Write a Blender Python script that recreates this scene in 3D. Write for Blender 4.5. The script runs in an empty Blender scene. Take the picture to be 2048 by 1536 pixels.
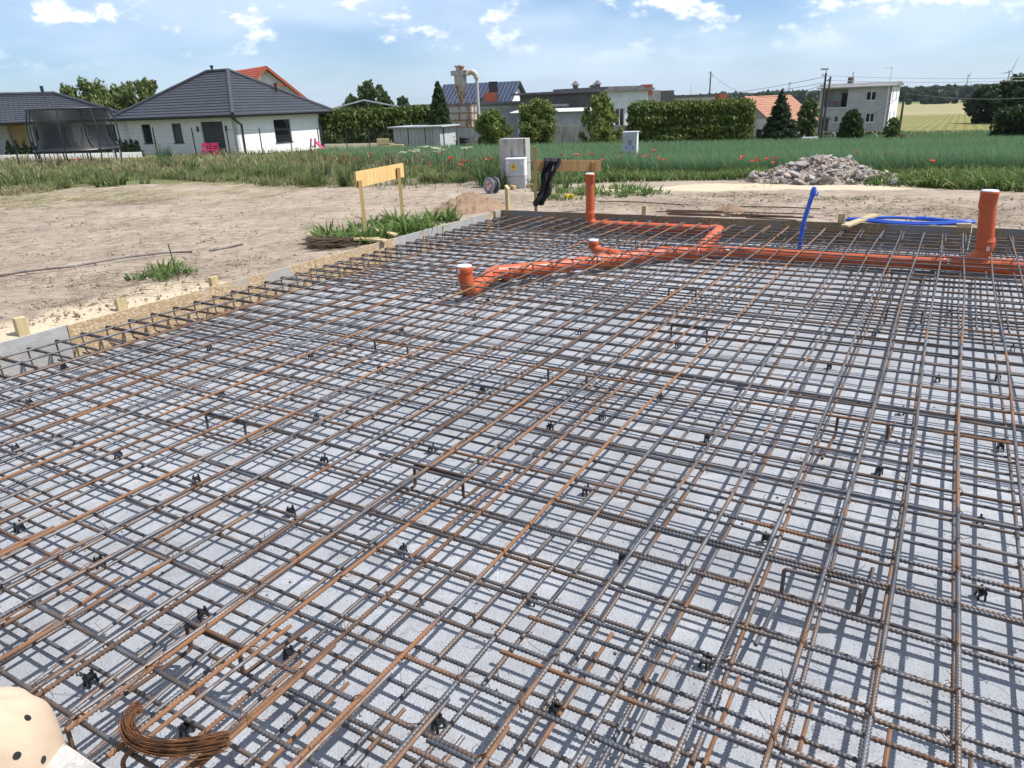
import bpy, math, random
import numpy as np
from mathutils import Vector

RND = random.Random(11)
NP = np.random.default_rng(11)
scene = bpy.context.scene
COL = scene.collection

# ------------------------------------------------------------------ camera
F_PX, PITCH, ROLL, YAW = 1446.0, 0.37048, -0.0369, 0.53922
CAM_Z = 1.45
_cp, _sp = math.cos(PITCH), math.sin(PITCH)
_f = np.array([0, _cp, -_sp]); _r = np.array([1.0, 0, 0]); _u = np.cross(_r, _f)
RR = math.cos(ROLL) * _r + math.sin(ROLL) * _u
UU = -math.sin(ROLL) * _r + math.cos(ROLL) * _u
FF = _f
cam = bpy.data.cameras.new('camera'); camo = bpy.data.objects.new('camera', cam); COL.objects.link(camo)
cam.sensor_width = 36.0; cam.sensor_fit = 'HORIZONTAL'; cam.lens = F_PX / 2048 * 36
cam.clip_start = 0.05; cam.clip_end = 40000
from mathutils import Matrix
camo.matrix_world = Matrix(((RR[0], UU[0], -FF[0], 0), (RR[1], UU[1], -FF[1], 0), (RR[2], UU[2], -FF[2], CAM_Z), (0, 0, 0, 1)))
scene.camera = camo

# ------------------------------------------------------------------ sky and sun
SUN_AZ, SUN_EL = math.radians(93), math.radians(55)      # azimuth clockwise from +Y
sun_dir = Vector((math.sin(SUN_AZ) * math.cos(SUN_EL), math.cos(SUN_AZ) * math.cos(SUN_EL), math.sin(SUN_EL)))
sl = bpy.data.lights.new('sun', 'SUN'); sl.energy = 5.0; sl.angle = math.radians(0.53); sl.color = (1.0, 0.965, 0.925)
so = bpy.data.objects.new('sun', sl); COL.objects.link(so); so.location = (30, 0, 60)
so.rotation_euler = sun_dir.to_track_quat('Z', 'Y').to_euler()
world = bpy.data.worlds.new('World'); scene.world = world; world.use_nodes = True
wn, wl = world.node_tree.nodes, world.node_tree.links
wn.clear()
def wnode(t, **kw):
    n = wn.new(t)
    for k, v in kw.items(): setattr(n, k, v)
    return n
sky = wnode('ShaderNodeTexSky', sky_type='NISHITA', sun_disc=False)
sky.sun_elevation = SUN_EL; sky.sun_rotation = SUN_AZ; sky.altitude = 100; sky.air_density = 1.0; sky.dust_density = 0.25; sky.ozone_density = 2.2
tc = wnode('ShaderNodeTexCoord')
def wmap(scale, loc=(0, 0, 0)):
    m = wnode('ShaderNodeMapping'); m.inputs['Scale'].default_value = scale; m.inputs['Location'].default_value = loc
    wl.new(tc.outputs['Generated'], m.inputs['Vector']); return m
def wnoise(m, scale, detail, rough=0.55):
    n = wnode('ShaderNodeTexNoise'); n.inputs['Scale'].default_value = scale; n.inputs['Detail'].default_value = detail; n.inputs['Roughness'].default_value = rough
    wl.new(m.outputs[0], n.inputs['Vector']); return n
def wramp(src, a, b, ca=0.0, cb=1.0):
    r = wnode('ShaderNodeMapRange'); r.interpolation_type = 'SMOOTHSTEP'
    for k, v in zip(('From Min', 'From Max', 'To Min', 'To Max'), (a, b, ca, cb)): r.inputs[k].default_value = v
    wl.new(src, r.inputs['Value']); return r
# puffs higher up, thin veil everywhere
puff = wramp(wnoise(wmap((1, 1, 2.0), (5.2, 1.9, 0.31)), 13.0, 10, 0.57).outputs['Fac'], 0.515, 0.62)
sep = wnode('ShaderNodeSeparateXYZ'); wl.new(tc.outputs['Generated'], sep.inputs[0])
hi = wramp(sep.outputs['Z'], 0.03, 0.11)
pm = wnode('ShaderNodeMath', operation='MULTIPLY'); wl.new(puff.outputs[0], pm.inputs[0]); wl.new(hi.outputs[0], pm.inputs[1])
veil = wramp(wnoise(wmap((1, 1, 3.5), (0.4, 2.0, 0.1)), 3.2, 6, 0.5).outputs['Fac'], 0.34, 0.68, 0.05, 0.70)
mixv = wnode('ShaderNodeMix', data_type='RGBA'); mixp = wnode('ShaderNodeMix', data_type='RGBA')
tint = wnode('ShaderNodeMix', data_type='RGBA', blend_type='MULTIPLY'); tint.inputs[0].default_value = 1.0
wl.new(sky.outputs[0], tint.inputs[6]); tint.inputs[7].default_value = (0.84, 1.04, 1.36, 1)
wl.new(tint.outputs[2], mixv.inputs[6]); mixv.inputs[7].default_value = (8.6, 10.0, 11.9, 1); wl.new(veil.outputs[0], mixv.inputs[0])
wl.new(mixv.outputs[2], mixp.inputs[6]); mixp.inputs[7].default_value = (13.0, 13.2, 13.6, 1); wl.new(pm.outputs[0], mixp.inputs[0])
bg = wnode('ShaderNodeBackground'); bg.inputs['Strength'].default_value = 0.075
wo = wnode('ShaderNodeOutputWorld'); wl.new(mixp.outputs[2], bg.inputs['Color']); wl.new(bg.outputs[0], wo.inputs['Surface'])
scene.view_settings.view_transform = 'Standard'; scene.view_settings.look = 'None'
scene.view_settings.exposure = 0.42; scene.view_settings.gamma = 1.0; scene.view_settings.use_curve_mapping = False
scene.render.engine = 'CYCLES'
scene.cycles.max_bounces = 4; scene.cycles.diffuse_bounces = 3; scene.cycles.glossy_bounces = 2; scene.cycles.transparent_max_bounces = 8; scene.cycles.volume_bounces = 0

# ------------------------------------------------------------------ measuring helpers
CY, SY = math.cos(YAW), math.sin(YAW)
def P_uw(u, w, z=0.0): return np.array([SY * u + CY * w, CY * u - SY * w, z])     # slab axes -> world
def to_uw(x, y): return SY * x + CY * y, CY * x - SY * y
def ray(px, py):
    d = RR * (px - 1024) - UU * (py - 768) + FF * F_PX
    return d / np.linalg.norm(d)
def onz(px, py, z):
    d = ray(px, py); t = (z - CAM_Z) / d[2]
    return np.array([0, 0, CAM_Z]) + d * t
def hills(x, y):
    D = np.hypot(x, y); az = np.arctan2(x, y)
    s = np.clip((D - 3200) / 3800, 0, 1); s = s * s * (3 - 2 * s)
    return s * (26 + 9 * np.sin(az * 9 + 1) + 6 * np.sin(az * 23) + 3 * np.sin(az * 61 + 2))
def G(x, y):
    x = np.asarray(x, float); y = np.asarray(y, float)
    p = 0.020 * x + 0.042 * (y - 10)
    q = np.maximum(p, 0); q = q - 0.25 * (1 - np.exp(-q / 0.25))
    q = np.where(q > 4, 4 + 12 * (1 - np.exp(-(q - 4) / 30)), q)
    return -q + hills(x, y) - 0.02
def hit(px, py):
    d = ray(px, py); t = 0.5; o = np.array([0, 0, CAM_Z])
    while t < 12000:
        p = o + d * t
        if p[2] < float(G(p[0], p[1])): break
        t *= 1.004
    return o + d * t
def atdist(px, D):                      # ground point on the bearing of column px (near the horizon) at distance D
    d = ray(px, 206 + 0.0369 * (1024 - px)); d[2] = 0; d /= np.linalg.norm(d)
    return np.array([d[0] * D, d[1] * D, float(G(d[0] * D, d[1] * D))])
def proj(p):
    p = np.asarray(p, float) - [0, 0, CAM_Z]; z = p @ FF
    return 1024 + F_PX * (p @ RR) / z, 768 - F_PX * (p @ UU) / z
def zat(p, py):                         # height above p that shows on row py
    a, b = p[2] - 3, p[2] + min(60, 0.9 * math.hypot(p[0], p[1]))
    for _ in range(50):
        m = (a + b) / 2
        if proj((p[0], p[1], m))[1] > py: a = m
        else: b = m
    return (a + b) / 2

# ------------------------------------------------------------------ scene-graph helpers
ORG = {}
def tag(o, label, cat, group=None):
    o['label'] = label; o['category'] = cat
    if group: o['group'] = group
    return o
def thing(name, loc, label, cat, group=None):
    o = bpy.data.objects.new(name, None); COL.objects.link(o); o.location = loc; o.empty_display_size = 0.1
    ORG[o] = np.array(loc, float)
    return tag(o, label, cat, group)
def raw_mesh(name, V, faces, smooth=False):
    me = bpy.data.meshes.new(name)
    V = np.asarray(V, np.float32)
    if isinstance(faces, np.ndarray):
        nf, k = faces.shape
        me.vertices.add(len(V)); me.vertices.foreach_set('co', V.ravel())
        me.loops.add(nf * k); me.loops.foreach_set('vertex_index', faces.astype(np.int32).ravel())
        me.polygons.add(nf); me.polygons.foreach_set('loop_start', np.arange(0, nf * k, k, dtype=np.int32))
        me.polygons.foreach_set('loop_total', np.full(nf, k, np.int32))
        me.update(calc_edges=True)
    else:
        me.from_pydata([tuple(v) for v in V], [], faces); me.update()
    if smooth: me.polygons.foreach_set('use_smooth', [True] * len(me.polygons))
    return me
def place(name, me, material=None, parent=None, loc=(0, 0, 0), rot=(0, 0, 0), scale=(1, 1, 1)):
    o = bpy.data.objects.new(name, me); COL.objects.link(o)
    if material and not me.materials: me.materials.append(material)
    o.location = loc; o.rotation_euler = rot; o.scale = scale
    if parent is not None:
        o.parent = parent; ORG[o] = ORG[parent]
        o.location = (0, 0, 0) if tuple(loc) == (0, 0, 0) else tuple(np.array(loc, float) - ORG[parent])
    return o
class MB:
    def __init__(s): s.v = []; s.f = []; s.sm = False
    def add(s, V, Fc):
        n = len(s.v); s.v += [tuple(map(float, q)) for q in V]; s.f += [tuple(i + n for i in f) for f in Fc]; return s
    def obox(s, o, ex, ey, ez):
        o, ex, ey, ez = (np.array(q, float) for q in (o, ex, ey, ez))
        V = [o, o + ex, o + ex + ey, o + ey, o + ez, o + ex + ez, o + ex + ey + ez, o + ey + ez]
        return s.add(V, [(0, 3, 2, 1), (4, 5, 6, 7), (0, 1, 5, 4), (1, 2, 6, 5), (2, 3, 7, 6), (3, 0, 4, 7)])
    def cbox(s, c, sx, sy, sz, rz=0.0, tilt=(0, 0)):
        c = np.array(c, float); a = np.array([math.cos(rz), math.sin(rz), 0]); b = np.array([-math.sin(rz), math.cos(rz), 0]); k = np.array([tilt[0], tilt[1], 1.0])
        return s.obox(c - a * sx / 2 - b * sy / 2 - k * sz / 2, a * sx, b * sy, k * sz)
    def bar(s, p, q, t1, t2, up=(0, 0, 1)):       # rectangular bar from p to q
        p, q = np.array(p, float), np.array(q, float); d = q - p; d /= np.linalg.norm(d)
        a = np.cross(d, up); a /= np.linalg.norm(a); b = np.cross(a, d)
        return s.obox(p - a * t1 / 2 - b * t2 / 2, a * t1, b * t2, q - p)
    def prism(s, poly, ez):
        poly = [np.array(p, float) for p in poly]; n = len(poly); ez = np.array(ez, float)
        return s.add(poly + [p + ez for p in poly], [tuple(range(n))[::-1], tuple(range(n, 2 * n))] + [(i, (i + 1) % n, n + (i + 1) % n, n + i) for i in range(n)])
    def poly(s, pts): return s.add(pts, [tuple(range(len(pts)))])
    def tube(s, pts, r, n=8, caps=True):
        pts = [np.array(p, float) for p in pts]; m = len(pts); rs = r if hasattr(r, '__len__') else [r] * m
        t0 = pts[1] - pts[0]; a = np.cross(t0, (0, 0, 1.0))
        if np.linalg.norm(a) < 1e-6 * np.linalg.norm(t0) + 1e-9: a = np.array([1.0, 0, 0])
        a /= np.linalg.norm(a); V = []
        for i in range(m):
            t = pts[min(i + 1, m - 1)] - pts[max(i - 1, 0)]; t = t / (np.linalg.norm(t) + 1e-12)
            a = a - t * (a @ t); a /= np.linalg.norm(a) + 1e-12; b = np.cross(t, a)
            for k in range(n):
                c = 2 * math.pi * k / n; V.append(pts[i] + rs[i] * (a * math.cos(c) + b * math.sin(c)))
        Fc = [(i * n + k, i * n + (k + 1) % n, (i + 1) * n + (k + 1) % n, (i + 1) * n + k) for i in range(m - 1) for k in range(n)]
        if caps: Fc += [tuple(range(n))[::-1], tuple(range((m - 1) * n, m * n))]
        s.sm = True
        return s.add(V, Fc)
    def lathe(s, c, prof, n=20):               # prof [(r, z)]
        return s.tube([(c[0], c[1], c[2] + z) for r, z in prof], [r for r, z in prof], n)
    def build(s, name, material, parent=None, smooth=None):
        V = np.array(s.v)
        if parent is not None: V = V - ORG[parent]
        me = raw_mesh(name, V, s.f)
        if (s.sm if smooth is None else smooth):
            me.polygons.foreach_set('use_smooth', [len(p.vertices) < 5 for p in me.polygons])
            try: me.set_sharp_from_angle(angle=math.radians(40))
            except Exception: pass
        return place(name, me, material, parent)

# ------------------------------------------------------------------ materials
MATS = {}
class NT:
    def __init__(s, name):
        s.m = bpy.data.materials.new(name); s.m.use_nodes = True; s.t = s.m.node_tree; s.b = s.t.nodes['Principled BSDF']; s.tc = None
    def n(s, t, **kw):
        q = s.t.nodes.new(t)
        for k, v in kw.items(): setattr(q, k, v)
        return q
    def l(s, a, b): s.t.links.new(a, b)
    def co(s, kind='Object', scale=None):
        if s.tc is None: s.tc = s.n('ShaderNodeTexCoord')
        if scale is None: return s.tc.outputs[kind]
        m = s.n('ShaderNodeMapping'); m.inputs['Scale'].default_value = scale; s.l(s.tc.outputs[kind], m.inputs[0]); return m.outputs[0]
    def noise(s, scale, detail=4, rough=0.55, vec=None, out='Fac'):
        q = s.n('ShaderNodeTexNoise'); q.inputs['Scale'].default_value = scale; q.inputs['Detail'].default_value = detail; q.inputs['Roughness'].default_value = rough
        s.l(vec if vec is not None else s.co(), q.inputs['Vector']); return q.outputs[out]
    def rng(s, src, a, b, c=0.0, d=1.0):
        q = s.n('ShaderNodeMapRange'); q.interpolation_type = 'SMOOTHSTEP'
        for k, v in zip(('From Min', 'From Max', 'To Min', 'To Max'), (a, b, c, d)): q.inputs[k].default_value = v
        s.l(src, q.inputs['Value']); return q.outputs[0]
    def mix(s, fac, a, b, blend='MIX'):
        q = s.n('ShaderNodeMix', data_type='RGBA', blend_type=blend)
        for i, v in ((0, fac), (6, a), (7, b)):
            if hasattr(v, 'is_output') or hasattr(v, 'links'): s.l(v, q.inputs[i])
            elif i == 0: q.inputs[0].default_value = v
            else: q.inputs[i].default_value = (*v, 1) if len(v) == 3 else v
        return q.outputs[2]
    def math(s, op, a, b=None):
        q = s.n('ShaderNodeMath', operation=op)
        for i, v in ((0, a), (1, b)):
            if v is None: continue
            if hasattr(v, 'links'): s.l(v, q.inputs[i])
            else: q.inputs[i].default_value = v
        return q.outputs[0]
    def bump(s, h, strength, dist=0.01):
        q = s.n('ShaderNodeBump'); q.inputs['Strength'].default_value = strength; q.inputs['Distance'].default_value = dist
        s.l(h, q.inputs['Height']); s.l(q.outputs[0], s.b.inputs['Normal'])
    def base(s, c):
        if hasattr(c, 'links'): s.l(c, s.b.inputs['Base Color'])
        else: s.b.inputs['Base Color'].default_value = (*c, 1)
    def set(s, **kw):
        for k, v in kw.items():
            i = s.b.inputs[k.replace('_', ' ')]
            if hasattr(v, 'links'): s.l(v, i)
            else: i.default_value = v
        return s
def mat(name, a, b=None, scale=4.0, rough=0.8, metal=0.0, bump=0.0, bscale=30.0, detail=5, spec=0.3, lo=0.35, hi=0.65, stretch=None, dirt=None, dscale=1.3):
    if name in MATS: return MATS[name]
    t = NT(name); vec = t.co('Object', stretch) if stretch else t.co()
    c = a if b is None else t.mix(t.rng(t.noise(scale, detail, 0.6, vec), lo, hi), a, b)
    if dirt: c = t.mix(t.rng(t.noise(dscale, 7, 0.65, vec), 0.5, 0.72), c, dirt)
    t.base(c); t.set(Roughness=rough, Metallic=metal, Specular_IOR_Level=spec)
    if bump: t.bump(t.noise(bscale, 5, 0.6, vec), bump)
    MATS[name] = t.m; return t.m

# rebar: obj.color = (rust amount, tone, orange share)
def make_steel():
    t = NT('rebar_steel'); oi = t.n('ShaderNodeObjectInfo'); sep = t.n('ShaderNodeSeparateColor'); t.l(oi.outputs['Color'], sep.inputs[0])
    rv = t.n('ShaderNodeVectorMath', operation='ADD'); t.l(t.co(), rv.inputs[0])
    rr_ = t.n('ShaderNodeCombineXYZ'); t.l(t.math('MULTIPLY', oi.outputs['Random'], 40.0), rr_.inputs[0]); t.l(rr_.outputs[0], rv.inputs[1])
    n1 = t.noise(1.6, 6, 0.62, rv.outputs[0]); n2 = t.noise(55, 4, 0.65, rv.outputs[0]); n3 = t.noise(6.0, 5, 0.6, rv.outputs[0])
    n1 = t.math('ADD', t.math('MULTIPLY', t.math('SUBTRACT', n1, 0.5), 1.9), 0.5)
    val = t.math('ADD', t.math('ADD', n1, t.math('MULTIPLY', t.math('SUBTRACT', n2, 0.5), 0.45)), t.math('SUBTRACT', sep.outputs[0], 0.5))
    fac = t.rng(val, 0.40, 0.68)
    steel = t.mix(t.rng(n3, .3, .75), (0.045, 0.048, 0.057), (0.150, 0.156, 0.172))
    rust = t.mix(t.rng(t.math('ADD', n3, t.math('SUBTRACT', sep.outputs[2], 0.5)), 0.35, 0.7), (0.085, 0.048, 0.030), (0.205, 0.098, 0.044))
    dust = t.mix(t.rng(t.noise(3.2, 6, 0.65, rv.outputs[0]), 0.42, 0.60, 0, 0.75), steel, (0.150, 0.102, 0.068))
    c = t.mix(fac, dust, rust)
    t.base(c); t.set(Metallic=t.math('SUBTRACT', 0.38, t.math('MULTIPLY', fac, 0.36)), Roughness=t.math('ADD', 0.5, t.math('MULTIPLY', fac, 0.35)))
    t.bump(n2, 0.25, 0.002)
    return t.m
STEEL = make_steel()
M_wire = mat('tie_wire', (0.075, 0.036, 0.019), (0.20, 0.085, 0.032), 20, 0.7, 0.25)
def make_concrete():
    t = NT('lean_concrete'); n1 = t.noise(0.8, 8, 0.6); n2 = t.noise(9, 8, 0.7); n3 = t.noise(120, 3, 0.6); n4 = t.noise(2.6, 9, 0.72)
    c = t.mix(t.rng(n1, 0.3, 0.7), (0.315, 0.328, 0.350), (0.405, 0.418, 0.440)); c = t.mix(t.rng(n2, 0.35, 0.75, 0, 0.7), c, (0.26, 0.27, 0.285))
    c = t.mix(t.rng(n4, 0.53, 0.66, 0, 0.7), c, (0.225, 0.225, 0.228)); c = t.mix(t.rng(n3, 0.58, 0.68, 0, 0.75), c, (0.16, 0.16, 0.165))
    v = t.n('ShaderNodeTexVoronoi', feature='F1'); v.inputs['Scale'].default_value = 45; t.l(t.co(), v.inputs['Vector'])
    blotch = t.noise(0.45, 5, 0.55); c = t.mix(t.rng(blotch, 0.42, 0.62, 0, 0.6), c, (0.225, 0.232, 0.245)); tr_ = t.noise(1.0, 7, 0.7, t.co('Object', (1.2, 7.0, 1.0))); c = t.mix(t.rng(tr_, 0.56, 0.70, 0, 0.45), c, (0.50, 0.505, 0.51))
    pit = t.math('MULTIPLY', t.rng(v.outputs['Distance'], 0.05, 0.16, 1, 0), t.rng(n4, 0.5, 0.62))
    c = t.mix(pit, c, (0.10, 0.10, 0.105))
    t.base(c); t.set(Roughness=0.9, Specular_IOR_Level=0.25)
    t.bump(t.math('ADD', t.math('ADD', n2, t.math('MULTIPLY', n3, 0.35)), t.math('MULTIPLY', pit, -0.6)), 0.8, 0.014)
    return t.m
M_conc = make_concrete()
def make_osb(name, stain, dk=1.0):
    t = NT(name); oi = t.n('ShaderNodeObjectInfo')
    ad = t.n('ShaderNodeVectorMath', operation='ADD'); t.l(t.co(), ad.inputs[0]); t.l(t.math('MULTIPLY', oi.outputs['Random'], 9.0), ad.inputs[1])
    wrp = t.n('ShaderNodeVectorMath', operation='ADD'); sc = t.n('ShaderNodeVectorMath', operation='SCALE'); sc.inputs['Scale'].default_value = 0.06
    nz = t.n('ShaderNodeTexNoise'); nz.inputs['Scale'].default_value = 5; t.l(ad.outputs[0], nz.inputs['Vector']); t.l(nz.outputs['Color'], sc.inputs[0])
    t.l(ad.outputs[0], wrp.inputs[0]); t.l(sc.outputs[0], wrp.inputs[1])
    mp = t.n('ShaderNodeMapping'); mp.inputs['Scale'].default_value = (34, 34, 85); mp.inputs['Rotation'].default_value = (0.3, 0.5, 0.2); t.l(wrp.outputs[0], mp.inputs[0])
    v = t.n('ShaderNodeTexVoronoi', feature='F1'); v.inputs['Scale'].default_value = 1.6; t.l(mp.outputs[0], v.inputs['Vector'])
    s2 = t.n('ShaderNodeSeparateColor'); t.l(v.outputs['Color'], s2.inputs[0])
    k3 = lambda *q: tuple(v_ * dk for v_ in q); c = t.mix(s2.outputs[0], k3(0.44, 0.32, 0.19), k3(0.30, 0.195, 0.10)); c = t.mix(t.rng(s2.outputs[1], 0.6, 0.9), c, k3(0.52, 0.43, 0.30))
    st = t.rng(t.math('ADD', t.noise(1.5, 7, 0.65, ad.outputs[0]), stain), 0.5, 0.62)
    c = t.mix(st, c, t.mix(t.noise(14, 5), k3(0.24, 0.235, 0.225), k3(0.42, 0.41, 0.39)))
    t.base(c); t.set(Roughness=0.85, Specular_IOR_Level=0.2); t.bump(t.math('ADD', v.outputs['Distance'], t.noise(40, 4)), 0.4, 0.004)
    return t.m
M_osb, M_osbg, M_osbm, M_osbd = make_osb('osb_board', -0.06), make_osb('osb_cement_grey', 0.14), make_osb('osb_cement_splashed', 0.03), make_osb('osb_shaded', 0.02, .55)  # last one: shade on the far boards darkened into the chipboard colour
def wood(name, a, b, rough=0.7):
    if name in MATS: return MATS[name]
    t = NT(name); oi = t.n('ShaderNodeObjectInfo'); ad = t.n('ShaderNodeVectorMath', operation='ADD'); t.l(t.co('Object', (26, 26, 2.2)), ad.inputs[0]); t.l(t.math('MULTIPLY', oi.outputs['Random'], 30.0), ad.inputs[1])
    n = t.noise(1.0, 5, 0.6, ad.outputs[0]); c = t.mix(t.rng(n, 0.3, 0.72), a, b); c = t.mix(t.rng(t.noise(3, 5, 0.6), 0.62, 0.8, 0, 0.5), c, (a[0] * .45, a[1] * .42, a[2] * .4))
    t.base(c); t.set(Roughness=rough, Specular_IOR_Level=0.25); t.bump(n, 0.25, 0.004); MATS[name] = t.m; return t.m
M_pine = wood('fresh_pine', (0.56, 0.36, 0.13), (0.68, 0.48, 0.22))
M_stake = wood('weathered_stake', (0.40, 0.31, 0.16), (0.52, 0.42, 0.25))
M_brownboard = wood('brown_profile_board', (0.36, 0.21, 0.085), (0.47, 0.29, 0.13))
def make_pipe():
    t = NT('orange_pvc'); n = t.noise(3, 6, 0.6); c = t.mix(t.rng(n, 0.35, 0.7), (0.50, 0.088, 0.024), (0.43, 0.095, 0.035)); c = t.mix(t.rng(t.noise(22, 5, 0.6), 0.58, 0.75, 0, 0.35), c, (0.52, 0.26, 0.17))
    t.base(c); t.set(Roughness=t.rng(n, 0.3, 0.7, 0.38, 0.55), Specular_IOR_Level=0.4); return t.m
M_pipe = make_pipe()
M_black = mat('black_plastic', (0.012, 0.012, 0.014), None, rough=0.45, spec=0.4)
M_white = mat('white_plastic', (0.72, 0.73, 0.74), (0.62, 0.63, 0.64), 3, 0.5)
M_lid = mat('pale_blue_cap', (0.62, 0.68, 0.76), (0.55, 0.62, 0.72), 9, 0.5)
M_blue = mat('blue_water_pipe', (0.018, 0.075, 0.46), (0.03, 0.11, 0.52), 5, 0.38, spec=0.5)
M_label = mat('paper_label', (0.66, 0.66, 0.62), (0.35, 0.35, 0.36), 60, 0.6)

def rib_bar(name, p, q, r, parent, rust, tone=0.5, orange=0.5, wob=0.004, ribs=True, near=3.0):
    """Straight deformed bar p->q as one mesh; helical ribs modelled on the stretch near the camera."""
    p, q = np.array(p, float), np.array(q, float); L = np.linalg.norm(q - p); d = (q - p) / L
    a = np.cross(d, (0, 0, 1.0)); a /= np.linalg.norm(a); b = np.cross(a, d)
    n = 8; ph = RND.random() * 6; k1 = 1.1 + RND.random(); sgn = RND.choice((-1, 1))
    # positions along the bar
    s = [0.0]; o = np.array([0, 0, CAM_Z])
    fine = []
    st = np.arange(0, L, 0.25)
    for x in st:
        e = min(x + 0.25, L); dist = np.linalg.norm(p + d * (x + e) / 2 - o)
        if ribs and dist < near: fine.append(np.arange(x, e, 0.0029))
        else: fine.append(np.array([x]))
    s = np.unique(np.concatenate(fine + [np.array([L])])); m = len(s)
    # keep the modelled ribs only where rings are close together
    gap = np.minimum(np.diff(s, prepend=s[0] - 1), np.diff(s, append=s[-1] + 1)); act = (np.maximum(np.diff(s, prepend=s[0] - 1), 0) < 0.006) | (np.diff(s, append=s[-1] + 1) < 0.006)
    ang = np.arange(n) * 2 * math.pi / n
    wave = wob * np.sin(s * k1 + ph); wz = wob * 0.5 * np.sin(s * 1.7 * k1 + ph * 2)
    c = p + np.outer(s, d) + np.outer(wave, a) + np.outer(wz, b)
    rad = np.full((m, n), r * 0.97)
    rib = np.maximum(0, np.sin(2 * math.pi * (s[:, None] / 0.0135 + sgn * 0.5 * np.abs(((ang[None, :] / math.pi) % 1.0) - 0.5) * 2)))
    rad = np.where(act[:, None], r * (0.84 + 0.34 * rib), rad)
    V = c[:, None, :] + rad[:, :, None] * (np.cos(ang)[None, :, None] * a + np.sin(ang)[None, :, None] * b)
    V = V.reshape(-1, 3)
    i = np.arange(m - 1)[:, None] * n; k = np.arange(n)[None, :]; k2 = (k + 1) % n
    Fq = np.stack([i + k, i + k2, i + n + k2, i + n + k], -1).reshape(-1, 4)
    e0 = np.array([[0, 7, 6, 5], [5, 4, 3, 0], [3, 2, 1, 0]]); e1 = (m - 1) * n + np.array([[0, 1, 2, 3], [3, 4, 5, 0], [5, 6, 7, 0]])
    Fq = np.concatenate([Fq, e0, e1])
    me = raw_mesh(name, V - (ORG[parent] if parent is not None else 0), Fq); me.polygons.foreach_set('use_smooth', [True] * (len(Fq) - 6) + [False] * 6)
    ob = place(name, me, STEEL, parent); ob.color = (rust, tone, orange, 1); return ob
def bent_bar(name, pts, r, parent, rust, orange=0.5, n=7, bend=0.03):
    """Bent bar through pts with rounded corners."""
    pts = [np.array(p, float) for p in pts]; out = [pts[0]]
    for i in range(1, len(pts) - 1):
        a = pts[i - 1] - pts[i]; b = pts[i + 1] - pts[i]; la, lb = np.linalg.norm(a), np.linalg.norm(b); k = min(bend, la * .45, lb * .45)
        A, B = pts[i] + a / la * k, pts[i] + b / lb * k
        for t in (0, .25, .5, .75, 1): out.append((1 - t) ** 2 * A + 2 * t * (1 - t) * pts[i] + t * t * B)
    out.append(pts[-1]); m = MB(); m.tube(out, r, n); ob = m.build(name, STEEL, parent); ob.color = (rust, .5, orange, 1); return ob

# ------------------------------------------------------------------ ground
W_L, W_R, U_N, U_F = -5.54, 3.2, 0.605, 9.13        # inner faces of the formwork; far side runs slightly askew
SKEW = 0.045
def ufar(w): return U_F + SKEW * min(max(w + 5.54, 0), 8.8)
def lattice(x, y, seed):
    xi = np.floor(x).astype(np.int64); yi = np.floor(y).astype(np.int64); fx = x - xi; fy = y - yi
    def h(a, b):
        n = (a * 374761393 + b * 668265263 + seed * 982451653) & 0x7fffffff
        n = ((n ^ (n >> 13)) * 1274126177) & 0x7fffffff
        return (n & 0xffff) / 65535.0
    fx = fx * fx * (3 - 2 * fx); fy = fy * fy * (3 - 2 * fy)
    return (h(xi, yi) * (1 - fx) + h(xi + 1, yi) * fx) * (1 - fy) + (h(xi, yi + 1) * (1 - fx) + h(xi + 1, yi + 1) * fx) * fy
def fbm(x, y, seed=1, oct=4):
    x = np.asarray(x, float); y = np.asarray(y, float); t = 0; a = 0.5
    for i in range(oct): t = t + a * lattice(x, y, seed + i); x = x * 2.03 + 7.1; y = y * 2.03 + 3.7; a *= 0.5
    return t / (1 - 0.5 ** oct)
def grade(lo, hi, start, step, grow):
    out = [start]; st = step
    while out[-1] < hi: out.append(out[-1] + st); st *= grow
    neg = [start]; st = step
    while neg[-1] > lo: neg.append(neg[-1] - st); st *= grow
    return out, neg
def axis(a, b, inner, lo, hi, g):
    c = list(np.arange(a, b + 1e-6, (b - a) / round((b - a) / inner)))
    s = inner; x = b
    while x < hi: x += s; c.append(x); s *= g
    s = inner; x = a
    while x > lo: x -= s; c.append(x); s *= g
    return np.array(sorted(c))
TK = 0.022
us = axis(U_N - TK, U_F + TK, 0.22, -60, 9500, 1.028)
ws = axis(W_L - TK, W_R, 0.22, -9500, 9500, 1.045)
def shape_uv(u, w):
    win = np.clip(1 - np.abs(u - U_F) / 6, 0, 1)
    return u + SKEW * np.clip(w + 5.54, 0, 8.8) * win, w
UG, WG = np.meshgrid(us, ws, indexing='ij')
UG2, WG2 = shape_uv(UG, WG)
XG = SY * UG2 + CY * WG2; YG = CY * UG2 - SY * WG2
DG = np.hypot(XG, YG)
def near_relief(x, y):
    u, w = SY * x + CY * y, CY * x - SY * y
    k = np.clip(1 - np.hypot(x, y) / 60, 0, 1)
    z = (fbm(x * 1.3, y * 1.3, 5) - 0.5) * 0.075 * k + (fbm(x * 0.3, y * 0.3, 9) - 0.5) * 0.10 * k
    ed = np.exp(-np.clip(W_L - w, 0, 9) ** 2 / 0.35)
    z = z + 0.10 * ed * np.exp(-((u - 2.6) / 1.3) ** 2) * (w < W_L)                      # sand banked against the left board
    return z
ZG = G(XG, YG) + near_relief(XG, YG) * np.clip((np.maximum(np.maximum(W_L - TK - WG, U_N - TK - UG), UG - U_F - TK)) / 0.3 + 0.35, 0, 1)
nu, nw = UG.shape
idx = np.arange(nu * nw).reshape(nu, nw)
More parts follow.
